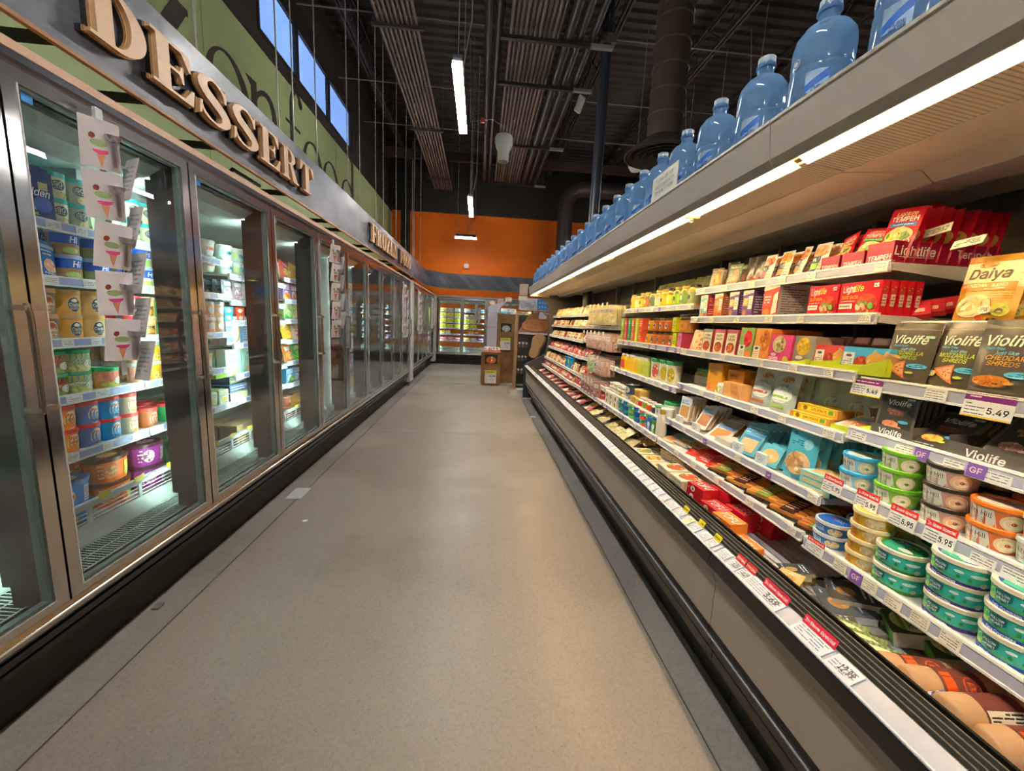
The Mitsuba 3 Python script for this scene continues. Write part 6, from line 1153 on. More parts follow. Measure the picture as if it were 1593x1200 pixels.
# first bay
na = Art().rect(-.075, 0, .075, .19, '#20306a').ell(-.03, .155, .03, .018, '#dfe4ea', 16).ell(-.03, .155, .026, .014, '#20306a', 16).text('FREE', -.03, .149, .011, '#dfe4ea', .05).rect(.02, .115, .055, .145, '#b9b48a').text('Alden', .012, .09, .028, '#e3e8f0', .09, slant=.3).ell(-.04, .075, .026, .022, '#d9b98a', 12).rect(-.065, .05, -.018, .075, '#e3d29a').text('VANILLA', -.03, .032, .014, '#e9edd9', .07).rect(-.07, .016, .01, .026, '#8fc46a').ell(.03, .06, .035, .03, '#3a5aa8', 12)
fz('ice_cream_carton', carton(.125, .20, .09, '#20306a', na, side='#1a2858'), 1.80, s1, 'navy ice cream bar carton on the top freezer shelf by the hanging cards', 'ice cream carton', deep=2, dd=.10)
so = lambda c, fd, i: pint(c, '#2ab0ad', Art().rect(-.06, 0, .06, .085, c).ell(.004, .055, .026, .020, '#1f3a4a', 18).text('SO', .004, .051, .017, '#e6eee8', .04).lines(-.012, .041, .02, .047, 1, '#cfe0dc', i).food(.015, .018, .024, .014, fd, i, 8))
for i, (y, c, lb) in enumerate(((1.915, '#cfdcb9', 'cream'), (2.005, '#9fb0a0', 'grey green'))):
    fz('ice_cream_pint', so(c, ['#d9cf9a', '#a8b57a', '#7f8f5a'], i), y, s1, '%s teal-lidded pint beside the navy carton' % lb, 'ice cream pint', 2, .103, 2)
fz('ice_cream_tub', tub(.055, .045, .10, '#b5c2a0', '#c4cfc0', tubart('#b9c4a4', None, None, ['#b58a4a', '#d9c29a', '#8f9a4a'], .07), lh=.01, n=20), 2.165, s1, 'clear sided tub with tan filling, behind the hanging cards', 'ice cream tub', 1, .1, 1)
for i, (y, c, lb) in enumerate(((2.285, '#b9c4b0', 'pale'), (2.375, '#cfd0a8', 'cream'), (2.465, '#5f7fa8', 'blue'))):
    fz('ice_cream_pint', so(c, ['#d9cf9a', '#2aa0b5', '#7f8f5a'], i+4), y, s1, '%s teal-lidded pint in the next bay past the cards' % lb, 'ice cream pint', 2, .103, 2)
bb = lambda i: pouch(.085, .155, .04, '#2f68ad', Art().rect(-.04, .125, .04, .155, '#8fa6ba').lines(-.025, .09, .02, .12, 2, '#cfe0ea', i).food(.008, .05, .026, .03, ['#d9a884', '#e8c9a4', '#7f5238'], i, 6).lines(-.02, .012, .025, .022, 1, '#cfe0ea', i), .35, seed=120+i)
for i, (y, ro) in enumerate(((1.735, -.12), (1.825, -.2))): fz('ice_cream_bar_pack', bb(i), y, s2, 'blue ice cream bar pack leaning, %s of two on the second shelf' % ('first', 'second')[i], 'bar pack', deep=3, dd=.05, roll=ro, tilt=.15)
hi = lambda c, i: tub(.052, .046, .105, c, '#9fb9dc', Art().rect(-.07, .048, .07, .09, '#1f58b5').rect(-.07, 0, .07, .046, c).text('Hi', .012, .054, .026, '#e9eef4', .04, slant=.2).food(0, .02, .03, .014, ['#a8cf6a', '#d9c29a'], i, 5), lh=.016, n=20, spin=-.3)
fz('ice_cream_tub', hi('#9a7a4f', 1), 1.945, s2, 'blue and brown tub, left of the hanging cards on the second shelf', 'ice cream tub', 2, .103, 2, .12)
fz('ice_cream_tub', hi('#7f8f5a', 2), 2.08, s2, 'blue and olive tub under the hanging cards on the second shelf', 'ice cream tub', 2, .103, 2, .12)
fz('ice_cream_tub', hi('#cfd6c0', 2), 2.335, s2, 'blue and white tub in the next bay past the cards on the second shelf', 'ice cream tub', 2, .103, 2, .12)
fz('ice_cream_pint', pint('#8f6f60', '#a8453f', Art().food(0, .04, .03, .03, ['#b58f80', '#d9c0b0', '#7f4a44'], 3, 12)), 2.445, s2, 'dusky red pint at the end of the second shelf', 'ice cream pint', 2, .10, 2)
cad = lambda c, c2, i: pint(c, '#b9906a' if i == 0 else '#c9a05a', Art().rect(-.06, 0, .06, .085, c).ell(.008, .045, .026, .034, '#d9c3a4', 18).ell(.008, .045, .0235, .031, c2, 18).text('Cado', .008, .038, .013, '#efe6d4', .04).lines(-.008, .022, .024, .034, 2, '#e3d0b4', i).ell(.008, .062, .012, .008, '#a8482f' if i == 0 else '#e6ead9', 10), .049, .108)
for i, (y, c, c2, lb) in enumerate(((1.815, '#6f6a5f', '#a8714f', 'grey and brown'), (1.92, '#d9a02f', '#2a4a52', 'golden'), (2.025, '#cfae6a', '#2a4a52', 'tan'))):
    fz('ice_cream_pint', cad(c, c2, i), y, s3, '%s pint with a pear shaped label on the third shelf' % lb, 'ice cream pint', 2, .106, 2)
fz('ice_cream_pint', pint('#d9d2cc', '#c93a44', tubart('#d9d0cc', None, 'TR', ['#c93a44', '#e0b5b0'], .05, tc='#b02a3a')), 2.235, s3, 'white and red pint on the third shelf past the cards', 'ice cream pint', 2, .103, 2)
fz('ice_cream_pint', pint('#e0c47a', '#d9b98a', tubart('#e3c87f', None, 'ole', ['#b58a3a', '#8f5a2a'], .05, tc='#2f2a1f')), 2.33, s3, 'yellow pint with dark lettering on the third shelf', 'ice cream pint', 2, .103, 2)
fz('ice_cream_pint', pint('#4f9a5a', '#3f8a4f', tubart('#57a05f', None, None, ['#8fc46a', '#3a6f3f'], .05)), 2.425, s3, 'green pint at the end of the third shelf', 'ice cream pint', 2, .103, 2)
bj = lambda c, c2, fd, i: tub(.052, .046, .098, c, '#1f9f6a', Art().rect(-.08, 0, .08, .085, c).poly([(-.08, .085), (.08, .085), (.08, .055), (.02, .03), (-.08, .045)], c2).food(.0, .018, .05, .014, fd, i, 8).ell(.026, .036, .022, .016, '#dfe6d4', 14).ell(.026, .036, .018, .012, '#8fae9a', 12), lh=.015, n=22, spin=-.25)
fz('ice_cream_tub', bj('#5a4436', '#cf5a3f', ['#7f9a5a', '#3a2a24', '#8f7a5a'], 1), 1.82, s4, 'red green-lidded tub on the fourth shelf', 'ice cream tub', 2, .097, 2, .125)
fz('ice_cream_tub', bj('#a8bf6a', '#2a78c4', ['#c9d48a', '#8fae4a'], 2), 1.928, s4, 'blue green-lidded tub on the fourth shelf', 'ice cream tub', 2, .097, 2, .125)
fz('ice_cream_tub', bj('#c9823f', '#d94f9a', ['#c9cf6a', '#d9a04a'], 3), 2.065, s4, 'bright pink tub under the last hanging card', 'ice cream tub', 1, .097, 2, .125)
for i, (y, c, fd, lb) in enumerate(((2.235, '#bd927a', ['#d9b5a0', '#8f6a54'], 'rosy tan'), (2.34, '#d9b01f', ['#e8cf6a', '#a8861a'], 'yellow'), (2.43, '#b5606a', ['#d99aa0', '#8f4a54'], 'rose'))):
    fz('ice_cream_pint', pint(c, '#b9cfc9', tubart(c, None, None, fd, .05, tc='#e9efe4', seed=i)), y, s4, '%s clear-lidded pint at the end of the fourth shelf' % lb, 'ice cream pint', 2, .103, 2)
st = lambda c, i, nm='STRAUS': tub(.050, .043, .108, c, '#d4504a', Art().rect(-.07, .0, .07, .09, c).ell(.012, .045, .030, .040, '#e9dcbc', 18).ell(.012, .024, .026, .016, c, 14).text(nm, .012, .062, .012, '#c93a34', .05).lines(-.008, .042, .032, .054, 2, '#8a7a5f', i).ell(.012, .018, .018, .008, ['#e8863f', '#4a4f5a', '#4a3a30'][i % 3], 10), lh=.017, n=22, spin=-.2)
for i, (y, c, lb, k) in enumerate(((1.835, '#dd8a2f', 'orange', 2), (1.94, '#5f7fb5', 'slate blue', 2), (2.05, '#2a9ad4', 'bright blue', 2), (2.155, '#b5a884', 'tan', 2), (2.28, '#a8623a', 'brown', 1), (2.425, '#3f9f5a', 'green', 1))):
    fz('ice_cream_tub', st(c, i), y, s5, '%s red-lidded tub on the fifth shelf' % lb, 'ice cream tub', k, .105, 2, .12)
fz('ice_cream_tub', st('#cf4a44', 3), 1.73, s5, 'red and white tub by the door frame on the fifth shelf', 'ice cream tub', 2, .105, 1, .12)
ov = lambda c, lid, fd, i: tub(.10, .086, .125, c, lid, Art().rect(-.12, 0, .12, .11, c).food(-.03, .055, .034, .036, fd, i, 12).rect(.045, .015, .085, .09, '#d9e0e6' if i != 1 else '#d9cf3a').lines(.05, .02, .08, .085, 6, '#7a8a9a', i).lines(-.09, .02, -.06, .1, 4, '#f4e9d9', i), Art().ell(0, 0, .8, .8, lid, 20).food(.1, 0, .45, .45, fd, i+1, 10), lh=.018, n=26, az=.72, ax=1.0, spin=-.2)
for i, (y, c, lid, fd, k, lb) in enumerate(((1.865, '#1f86c9', '#1a5f9a', ['#d9b58a', '#b5824f', '#efe0c0'], 1, 'bright blue oval ice cream tub in the bottom basket'), (2.085, '#ea7420', '#4a2418', ['#d9955a', '#efc08a'], 2, 'orange oval ice cream tub with dark lid in the bottom basket'), (2.315, '#8f2f86', '#4a2236', ['#e3d0d9', '#7f4a54', '#d9b5c0'], 2, 'purple oval ice cream tub in the bottom basket'))):
    fz('ice_cream_tub', ov(c, lid, fd, i), y, .448 if k == 2 else .53, lb, 'ice cream tub', k, .125, 1, .17, x=-1.80)
fz('ice_cream_tub', ov('#5f4032', '#33241c', ['#a8744a', '#7f5638'], 4), 1.98, .448, 'brown oval ice cream tub in the shade at the back of the basket', 'ice cream tub', 2, .125, 0, x=-2.0)
fz('ice_cream_tub', ov('#2a5fc0', '#1a3f86', ['#b58a5a', '#d9b98a'], 5), 1.665, .448, 'royal blue oval tub at the near end of the basket', 'ice cream tub', 1, .125, 1, .17, x=-1.80)
fz('ice_cream_tub', ov('#1f7fc0', '#1a5f9a', ['#b58a5a', '#d9b98a'], 6), 1.865, .448-.04, 'blue oval tub low in the basket under the bright blue one', 'ice cream tub', 1, .125, 0, x=-1.79)
# second bay (seen through the second whole door)
def bx(name, y, z, w, h, d, c, art, label, cat, deep=1, side=None, tilt=0., roll=0., stack=1, x=LX): fz(name, carton(w, h, d, c, art, side=side), y, z, label, cat, stack, h+.002, deep, d+.02, 0., x, None, tilt, roll)
for i, (y, c, fd, k, lb) in enumerate(((2.60, '#b5c4b4', ['#c93a3a', '#e0c94a', '#3f8f4a'], 2, 'red and green printed pint'), (2.70, '#cfc4b0', ['#8f5a4a', '#d9a58a'], 2, 'brown printed pint'))):
    fz('ice_cream_pint', pint(c, '#d9dfe0', tubart(c, '#dfe3d6', None, fd, .05, tc='#5f7f6a', seed=i)), y, s1, '%s, top shelf of the second whole door' % lb, 'ice cream pint', k, .104, 1)
for i, (y, r, lb) in enumerate(((2.86, .085, 'widest'), (3.05, .062, 'middle'), (3.19, .06, 'furthest'))):
    for q in range(2): fz('whipped_topping_tub', tub(r, r*.8, .10, '#d3e0cf', '#dfe9df', Art().rect(-r*1.3, .03, r*1.3, .07, ['#dfe6d9', '#9fc4b5', '#b9c98a'][i]).rect(-r*.5, .035, r*.5, .06, ['#d9846a', '#3f7f86', '#4a9ab5'][i]).lines(-r*.4, .04, r*.4, .055, 1, '#2f3a3f', i), lh=.012, n=22), y, 1.70+.1*q, 'white topping tub, %s of three piles, %s' % (lb, ('lower', 'upper')[q]), 'tub', 1, .1, 1, .17)
for i, (y, c, fd, lb) in enumerate(((3.02, '#6f7a80', ['#cfd0b8', '#8f9a8a', '#b5b08f'], 'grey'), (3.14, '#8f7a86', ['#d9cfd4', '#a88a8f'], 'mauve'), (3.26, '#c4d0cc', ['#e0e6e0', '#a8b5b0'], 'white'))):
    fz('frozen_fruit_bag', pouch(.115, .15, .05, c, Art().food(0, .06, .045, .04, fd, i, 14).rect(-.04, .11, .04, .14, '#dfe6e4'), .25, seed=140+i), y, 1.512, '%s frozen dessert bag on the second shelf past the bay joint' % lb, 'frozen bag', deep=2, dd=.06)
for i in range(3): fz('ice_cream_carton', carton(.10, .05, .14, ['#c0b59a', '#2a8fa8', '#c9523a'][i], Art().food(0, .025, .03, .016, ['#d9cfb5', '#e8e0cc'], i, 5)), 2.64+.14*i+(.2 if i else 0), 1.375, '%s low carton on the third shelf of the second whole door' % ('tan', 'blue', 'red')[i], 'carton', 2, .052, 1, .16)
for i, (y, c, c2, lb) in enumerate(((2.61, '#8f5a4f', '#5f3a34', 'dark red'), (2.71, '#5a5450', '#3a3836', 'grey'), (2.82, '#cfa98a', '#b58a6a', 'peach'), (2.92, '#d0b090', '#b58f70', 'pale peach'))):
    fz('ice_cream_pint', pint(c, '#d9e0e0', tubart(c, '#dfe3dd', None, [c2, '#e0c9b4'], .05, tc='#3f3a38', seed=i)), y, s3, '%s clear-rimmed pint on the third shelf of the second whole door' % lb, 'ice cream pint', 2, .104, 2)
pie = lambda i: carton(.165, .20, .05, '#9fb5c4', Art().rect(-.08, .005, .08, .195, '#b5c9c4').rect(-.08, .02, .0, .13, '#5f84a8').lines(-.075, .03, -.005, .12, 5, '#8fb0c9', i).ell(.035, .10, .05, .085, '#8a7a4a', 22).ell(.025, .10, .042, .075, '#cfdac4', 22).lines(-.07, .14, -.01, .18, 2, '#e6eee6', i), side='#6f93b5')
for i, y in enumerate((3.02, 3.21)): fz('pie_box', pie(i), y, 1.21, 'blue pie box with a round pie, %s of two past the bay joint' % ('first', 'second')[i], 'pie box', deep=1, dd=.06)
for i, (y, c, lb) in enumerate(((2.62, '#c9a24a', 'mustard'), (2.76, '#d9c4a4', 'cream'))): fz('ice_cream_tub', tub(.06, .052, .11, c, '#c9b06a', tubart(c, '#e6dcc4', None, ['#b58a5a', '#e0cfa8'], .06, tc='#6a5a44', seed=i), lh=.016, n=20), y, s4, '%s tub on the fourth shelf of the second whole door' % lb, 'ice cream tub', 1, .1, 1, .13)
for i, (y, c) in enumerate(((3.00, '#a8cdb9'), (3.20, '#a9d6cc'))): fz('frozen_box', carton(.18, .19, .06, c, Art().text('KELLY', 0, .145, .016, '#3f5a54', .07).food(0, .04, .06, .03, ['#cfd0a0', '#9fb54a', '#e0d9b0'], i, 10).lines(-.06, .1, .06, .13, 2, '#7fae9f', i)), y, .985, 'mint green pastry box, %s of two past the bay joint' % ('first', 'second')[i], 'pastry box', deep=1, dd=.07)
fz('frozen_box', carton(.20, .03, .15, '#8fbf2a', None, side='#7fae20'), 2.90, .985, 'lime green flat box lying before the mint pastry boxes', 'pastry box', deep=0)
for i in range(3): fz('bar_carton', carton(.10, .105, .12, '#c4d4b4', Art().lines(-.04, .06, .04, .09, 2, '#8fa06a', i).rect(-.02, .03, .03, .055, '#d0c93a').lines(-.04, .01, .04, .025, 1, '#7f8f7a', i)), 2.63+.12*i, s5, 'pale green bar carton, %s of three on the fifth shelf' % ('first', 'second', 'third')[i], 'carton', deep=1, dd=.14)
for i in range(3): fz('cookie_box', carton(.21, .055, .14, ['#cfd39a', '#5f7a9f', '#a8b59a'][i], Art().lines(-.09, .01, .09, .045, 2, '#e3e8d9', i), side='#3a4a66'), 3.05+.02*i, .80, '%s flat cookie box in the pile past the bay joint' % ('lowest', 'middle dark blue', 'uppermost')[i], 'cookie box', 1, deep=0, x=LX-.02*i) if i == 0 else fz('cookie_box', carton(.21, .055, .14, ['#cfd39a', '#5f7a9f', '#a8b59a'][i], Art().lines(-.09, .01, .09, .045, 2, '#e3e8d9', i), side='#3a4a66'), 3.05+.03*i, .80+.057*i, '%s flat cookie box in the pile past the bay joint' % ('lowest', 'middle dark blue', 'uppermost')[i], 'cookie box', deep=0, x=LX-.02*i)
gr = lambda i: tub(.10, .088, .125, '#1f7f55', '#17543a', Art().rect(-.12, 0, .12, .11, '#1f8458').rect(-.12, .03, .12, .04, '#2fa06a').food(.0, .06, .045, .042, ['#dfd0a8', '#c9b58a', '#efe6c9'], i, 14).rect(.06, .02, .09, .09, '#cfe0d4'), None, lh=.018, n=26, az=.72, spin=-.15)
fz('ice_cream_tub', gr(1), 2.68, .448, 'dark green oval tub in the basket of the second whole door', 'ice cream tub', 2, .125, 1, .17, x=-1.80)
fz('waffle_box', carton(.22, .16, .12, '#8a7a5a', Art().food(0, .08, .08, .05, ['#a8915f', '#6f6040', '#c0aa78'], 2, 12)), 3.10, .448, 'brown waffle box in the basket past the green tub', 'waffle box', deep=1, dd=.14)
# third bay and on (through the third whole door)
bags = lambda c, fd, c2, i, w=.14, h=.165: pouch(w, h, .055, c, Art().food(-.0, h*.36, w*.36, h*.22, fd, i, 16).rect(-w*.34, h*.64, w*.3, h*.88, c2).lines(-w*.28, h*.68, w*.24, h*.84, 2, '#efe9dc', i), .25, seed=200+i)
rows3 = [(1.76, [('#a8463a', ['#d9925a', '#7f9a3a'], '#8f3a5a'), ('#c9b05a', ['#a84f3a', '#d9c97a', '#6f8f3a'], '#b59a3a'), ('#6f3f86', ['#c97a8f', '#d9c4a4'], '#7f4a96'), ('#b5a04a', ['#cf8a4a', '#8fae4a'], '#a88f3a')]),
         (1.57, [('#d0a54a', ['#d9682f', '#e8b54a', '#b5482a'], '#c9b06a'), ('#8f6f4a', ['#d9a06a', '#6f8a3a'], '#7f8f5a'), ('#a8a884', ['#cf9a5a', '#7f9a4a'], '#cfd3b0'), ('#b58a5f', ['#d9c08a', '#a85f3a'], '#e0e3d4')]),
         (1.39, [('#2a8f4a', ['#8fc46a', '#dfe9cf'], '#cfe3cf'), ('#b5b59a', ['#d9c9a0', '#8f9a6a'], '#dfe6dc'), ('#6a6f54', ['#a8b58a', '#cfcfae'], '#9fb58f'), ('#c95a5f', ['#e0d08a', '#8fae5a'], '#dfe3c4')]),
         (1.20, [('#c9962a', ['#e8b84a', '#d98f2a'], '#d9b54a'), ('#d9cfc0', ['#c94a4f', '#e8dfd4'], '#b58a5a'), ('#3f5a6a', ['#8fae9a', '#cfd9cf'], '#5f7f8a'), ('#5f8fae', ['#cf9a5a', '#8fae5a'], '#a8cfd9')]),
         (1.00, [('#b56a2f', ['#d9a05a', '#efe0c0'], '#d9cfc4'), ('#1f9a3a', ['#6fcf5a', '#2a7f3f'], '#bfe0c4'), ('#9fb5b0', ['#cfd9cf', '#7f9a8f'], '#8fae9f'), ('#8a7a5f', ['#cfc4a0', '#a89a74'], '#b5a884')]),
         (.79, [('#2f6a4a', ['#5fae3a', '#2f8f3a', '#9fc98f'], '#cfd9cf'), ('#3a5f44', ['#6fbf3a', '#3f9a2f'], '#c4d0c4'), ('#8fa89a', ['#c9784a', '#e0a86a', '#7f8f54'], '#cfd9d0')])]
for j, (z, cs) in enumerate(rows3):
    for i, (c, fd, c2) in enumerate(cs):
        w = .74/len(cs)
        fz('frozen_food_bag', bags(c, fd, c2, j*5+i, min(.17, w*.92), .165 if j < 5 else .15), 3.78+.025+w*(i+.5)-.0, z, 'frozen food bag, %s of the %s shelf behind the third whole door' % (('first', 'second', 'third', 'fourth')[i], ORD[j]), 'frozen bag', deep=1, dd=.08, tilt=.18, roll=rnd.uniform(-.15, .15))
        fz('frozen_food_bag', bags(cs[(i+1) % len(cs)][0], fd, c2, j*5+i+40, min(.17, w*.92), .16), 3.00+.42+.10*i*.9, z, 'frozen food bag, %s past the joint on shelf %d of the third whole door' % (('first', 'second', 'third', 'fourth')[i], j+1), 'frozen bag', deep=1, dd=.08, tilt=.15) if False else None
ya = Art().rect(-.14, 0, .14, .15, '#d3a02f')
for q in range(3): ya.lines(-.06, .03+.04*q, .13, .05+.04*q, 1, '#efe6cf', q, .4).food(.0, .04+.04*q, .06, .006, ['#e8d9b0', '#efe6cf'], q, 6)
fz('fries_bag', pouch(.30, .15, .09, '#cf9a2a', ya, .28, seed=300, seal=.05), 4.12, .50, 'large golden bag in the basket behind the third whole door', 'frozen bag', deep=0, x=-1.79)
CH = [['#8fae6a', '#cfe0b0'], ['#c9a24a', '#e8d9a0'], ['#4f8fb5', '#cfe3ee'], ['#c96a4a', '#efc9a4'], ['#cfd9cf', '#8fa89a'], ['#d9c05a', '#a8863a'], ['#5f9f86', '#dfeee4'], ['#b5a084', '#e6dcc4'], ['#7f6a9a', '#d9cfe3'], ['#dfe3d4', '#b5c0a4']]
def freezer_fill(ypos, bayz, seed, where, base_pt=None, side='L', xf=LX, W=None):
    r = random.Random(seed)
    for j, (z, _) in enumerate(bayz+[(.456, 0)]):
        n = r.choice([3, 4, 5]); w = .72/n; kind = r.choice(['carton', 'bag', 'tub', 'carton']); base = r.randrange(10)
        for i in range(n):
            c, c2 = CH[(base+(i//2)*3) % 10]; h = min(.155, w*1.0) if kind != 'tub' else .10
            key = (kind, n, c)
            if key not in freezer_fill.c:
                if kind == 'carton': freezer_fill.c[key] = carton(w*.93, h, .1, c, Art().food(0, h*.36, w*.28, h*.24, [c2, '#d9a05a', '#8f9a4a'], i, 7).rect(-w*.36, h*.66, w*.36, h*.92, c2).lines(-w*.3, h*.7, w*.3, h*.88, 2, c, i))
                elif kind == 'bag': freezer_fill.c[key] = pouch(w*.95, h, .05, c, Art().food(0, h*.4, w*.34, h*.26, [c2, '#c9823f', '#7f9a3a'], i, 8).rect(-w*.3, h*.68, w*.3, h*.88, c2), .28, seed=seed+i, nx=6, ny=6)
                else: freezer_fill.c[key] = tub(min(.06, w*.46), min(.052, w*.4), .10, c, c2, tubart(c, c2, None, None, min(.06, w*.46), seed=i), n=16)
            y = ypos+.03+w*(i+.5); lb = '%s frozen %s on shelf %d %s' % (CN[(base+(i//2)*3) % 10], {'carton': 'carton', 'bag': 'bag', 'tub': 'tub'}[kind], j+1, where)
            for s in range(2 if kind == 'tub' else 1):
                Wm = at('L', xf-(.02 if j < len(bayz) else .04), y, z-.008+.1*s, 0, .12 if kind == 'bag' else 0)
                place('frozen_'+kind, freezer_fill.c[key], Wm if W is None else W@Wm, lb, 'frozen '+kind, lb+' alike')
freezer_fill.c = {}
CN = ['green', 'golden', 'blue', 'orange', 'white', 'yellow', 'teal', 'tan', 'purple', 'pale']
nth = {4: 'fourth', 5: 'fifth', 6: 'sixth', 7: 'seventh', 8: 'eighth', 9: 'ninth'}
for b in range(3, 9): freezer_fill(P0+b*PITCH if b > 3 else P0+b*PITCH, BX, 50+b, 'behind the %s whole door' % nth[b+1]) if b > 3 else None
freezer_fill(P0+3*PITCH, BX, 53, 'between third and fourth doors')
for b in range(5): freezer_fill(8.98+b*PITCH, BX, 70+b, 'beyond the white end post, door %d' % (b+1))
# the near bay at the picture edge
for j, (c, lid, z, lb) in enumerate((('#2f7f5a', '#8f9a8f', s2, 'dark green'), ('#8f5a4a', '#d9d0c4', s3, 'brown'), ('#3fae7a', '#d9503f', .66-.2, 'mint green'))):
    pass
for j, (z, c, lid, lb) in enumerate(((s1, '#7f8f9a', '#a8b5ba', 'grey'), (s2, '#5f7f6a', '#8f9a8f', 'sage'), (s3, '#8f5a4a', '#cfc0b0', 'brown'), (s4, '#a8725a', '#cf6a5a', 'rust'), (s5, '#3fae7a', '#d9503f', 'mint green'))):
    for i in range(4): fz('ice_cream_tub', tub(.062, .055, .11, c, lid, tubart(c, '#dfe6d9', None, ['#d9c4a4', '#8f6a4a'], .06, tc='#1f3a2f', seed=j*4+i), lh=.016, n=20), 1.35-.15*i, z, '%s tub behind the door at the picture edge' % lb, 'ice cream tub', 2 if j > 1 else 1, .108, 1, .13, group='%s tubs at the picture edge' % lb)
for i in range(2): fz('frozen_box', carton(.24, .075, .2, ['#2a3f8f', '#cfd9c4'][i], Art().text('PIZZA', 0, .03, .018, '#e3e6ee', .12) if i == 0 else Art().lines(-.1, .01, .1, .06, 3, '#9fae9a', 2)), 1.30, .448+.11*(1-i), '%s flat box in the basket at the picture edge' % ('navy', 'pale')[i], 'frozen box', deep=0)
# the freezers across the end wall, filled
for b in range(5):
    r = random.Random(90+b)
    for j, (z, _) in enumerate(BX+[(.456, 0)]):
        y0 = .25+b*PITCH
        if b == 0 and j in (1, 2, 3) or (b == 1 and j in (2, 3)):
            for i in range(3):
                if b == 1 and i == 2: continue
                c = ['#c6c32a', '#cfc93a', '#bfc43a'][i]; a = Art().ell(0, .05, .05, .045, '#b5632a', 12).ell(0, .045, .04, .038, c, 12).rect(-.08, .1, .08, .12, '#e0dc8a')
                Wm = WB@at('L', LX-.02, y0+.13+.24*i, z-.008)
                place('pizza_box', carton(.22, .135, .12, c, a), Wm, 'yellow green box, %s on shelf %d of end wall freezer door %d' % (('first', 'second', 'third')[i], j+1, b+1), 'frozen box')
        else: 
            n = r.choice([3, 4]); w = .72/n
            for i in range(n):
                c, c2 = CH[r.randrange(10)] if j != 5 else (('#c96a7a', '#e8c9c9') if b == 0 else CH[r.randrange(10)])
                if j == 4 and r.random() < .5: continue
                Wm = WB@at('L', LX-.02, y0+.03+w*(i+.5), z-.008); key = ('e', n, c)
                if key not in freezer_fill.c: freezer_fill.c[key] = carton(w*.9, .10, .1, c, Art().rect(-w*.3, .05, w*.3, .085, c2))
                lb = 'small frozen box on shelf %d of end wall freezer door %d' % (j+1, b+1)
                place('frozen_box', freezer_fill.c[key], Wm, lb, 'frozen box', lb+' alike')
# hanging strips of ice cream scoops
cone = Art().rect(-.055, 0, .055, .165, '#d6ccc9').food(-.004, .112, .034, .040, ['#7f3a2a', '#94482f', '#6f2f24'], 2, 4, sz=.5).ell(-.004, .085, .024, .012, '#8fa06a', 10).poly([(-.022, .062), (.022, .066), (.020, .056), (.004, .048), (0, .01), (-.006, .048), (-.02, .055)], '#d0487a').poly([(-.012, .048), (.012, .05), (.002, .004)], '#c9855a')
def scoop_card():
    m = M().box(-.055, 0, -.001, .055, .165, .001, '#d6ccc9', .5); cone.onto(m)
    b = Art().rect(-.05, .02, .05, .15, '#cfc6c4').lines(-.04, .03, .04, .14, 6, '#9f9594', 3); b.onto(m, lambda X, Y, o: stk([-X, Y, -.001-o], 1))
    h = M().tube([(.034, .015, .016), (.034, .03, .017), (.034, .095, .017)], [.008, .011, .010], '#c9c6cc', .2, 10)
    h2 = M().lathe([(0, 0), (.012, .002), (.021, .012), (.024, .024), (.021, .024), (0, .010)], '#c9c6cc', .2, 12, .012, cx=.034)
    V = h2; [V.v.__setitem__(i, V.v[i]+np.array([0, .098, 0])) for i in range(len(V.v))]
    return [('card', m.build()), ('scoop_handle', h.build('metal')), ('scoop_bowl', V.build('metal'))]
sc = scoop_card()
def clip_strip(y, x, zt, n, where, W=None, dark=False):
    k = thing('clip_strip', '%s clip strip hanging on %s' % ('black' if dark else 'clear', where), 'clip strip')
    m = M().box(x-.001, y-.012, zt-n*.088-.05, x+.001, y+.012, zt, '#2a2826' if dark else '#c9c9c4', .3).box(x-.006, y-.014, zt-.01, x+.006, y+.014, zt+.05, '#d4d2cc', .3)
    d = m.build(); 
    if W is not None: d['to_world'] = T(W)
    scene[k] = d
    for i in range(n):
        r = random.Random(i*7+int(y*100)); zz = zt-.165-.088*i
        Wm = at('L', x+.012+.010*(i % 2)+.004, y+(.045 if i % 2 else -.025), zz, (1.15 if i % 2 else -.45)+r.uniform(-.15, .15), -.14-.08*(i % 2), r.uniform(-.08, .08))
        place('scoop_card', sc, Wm if W is None else W@Wm, 'ice cream scoop on a cone card, on the strip at %s' % where, 'scoop card', 'scoop cards at ' + where)
clip_strip(1.695, -1.415, 2.10, 10, 'the first whole door')
clip_strip(4.04, -1.415, 2.10, 9, 'the fourth whole door')
clip_strip(7.55, -1.415, 2.05, 10, 'the eighth whole door')
clip_strip(9.35, -1.415, 2.05, 10, 'the door past the end post')
clip_strip(11.9, -1.415, 2.05, 9, 'the last side door', dark=True)
clip_strip(1.52, -1.415, 1.98, 6, 'the end wall doors', W=WB, dark=True)

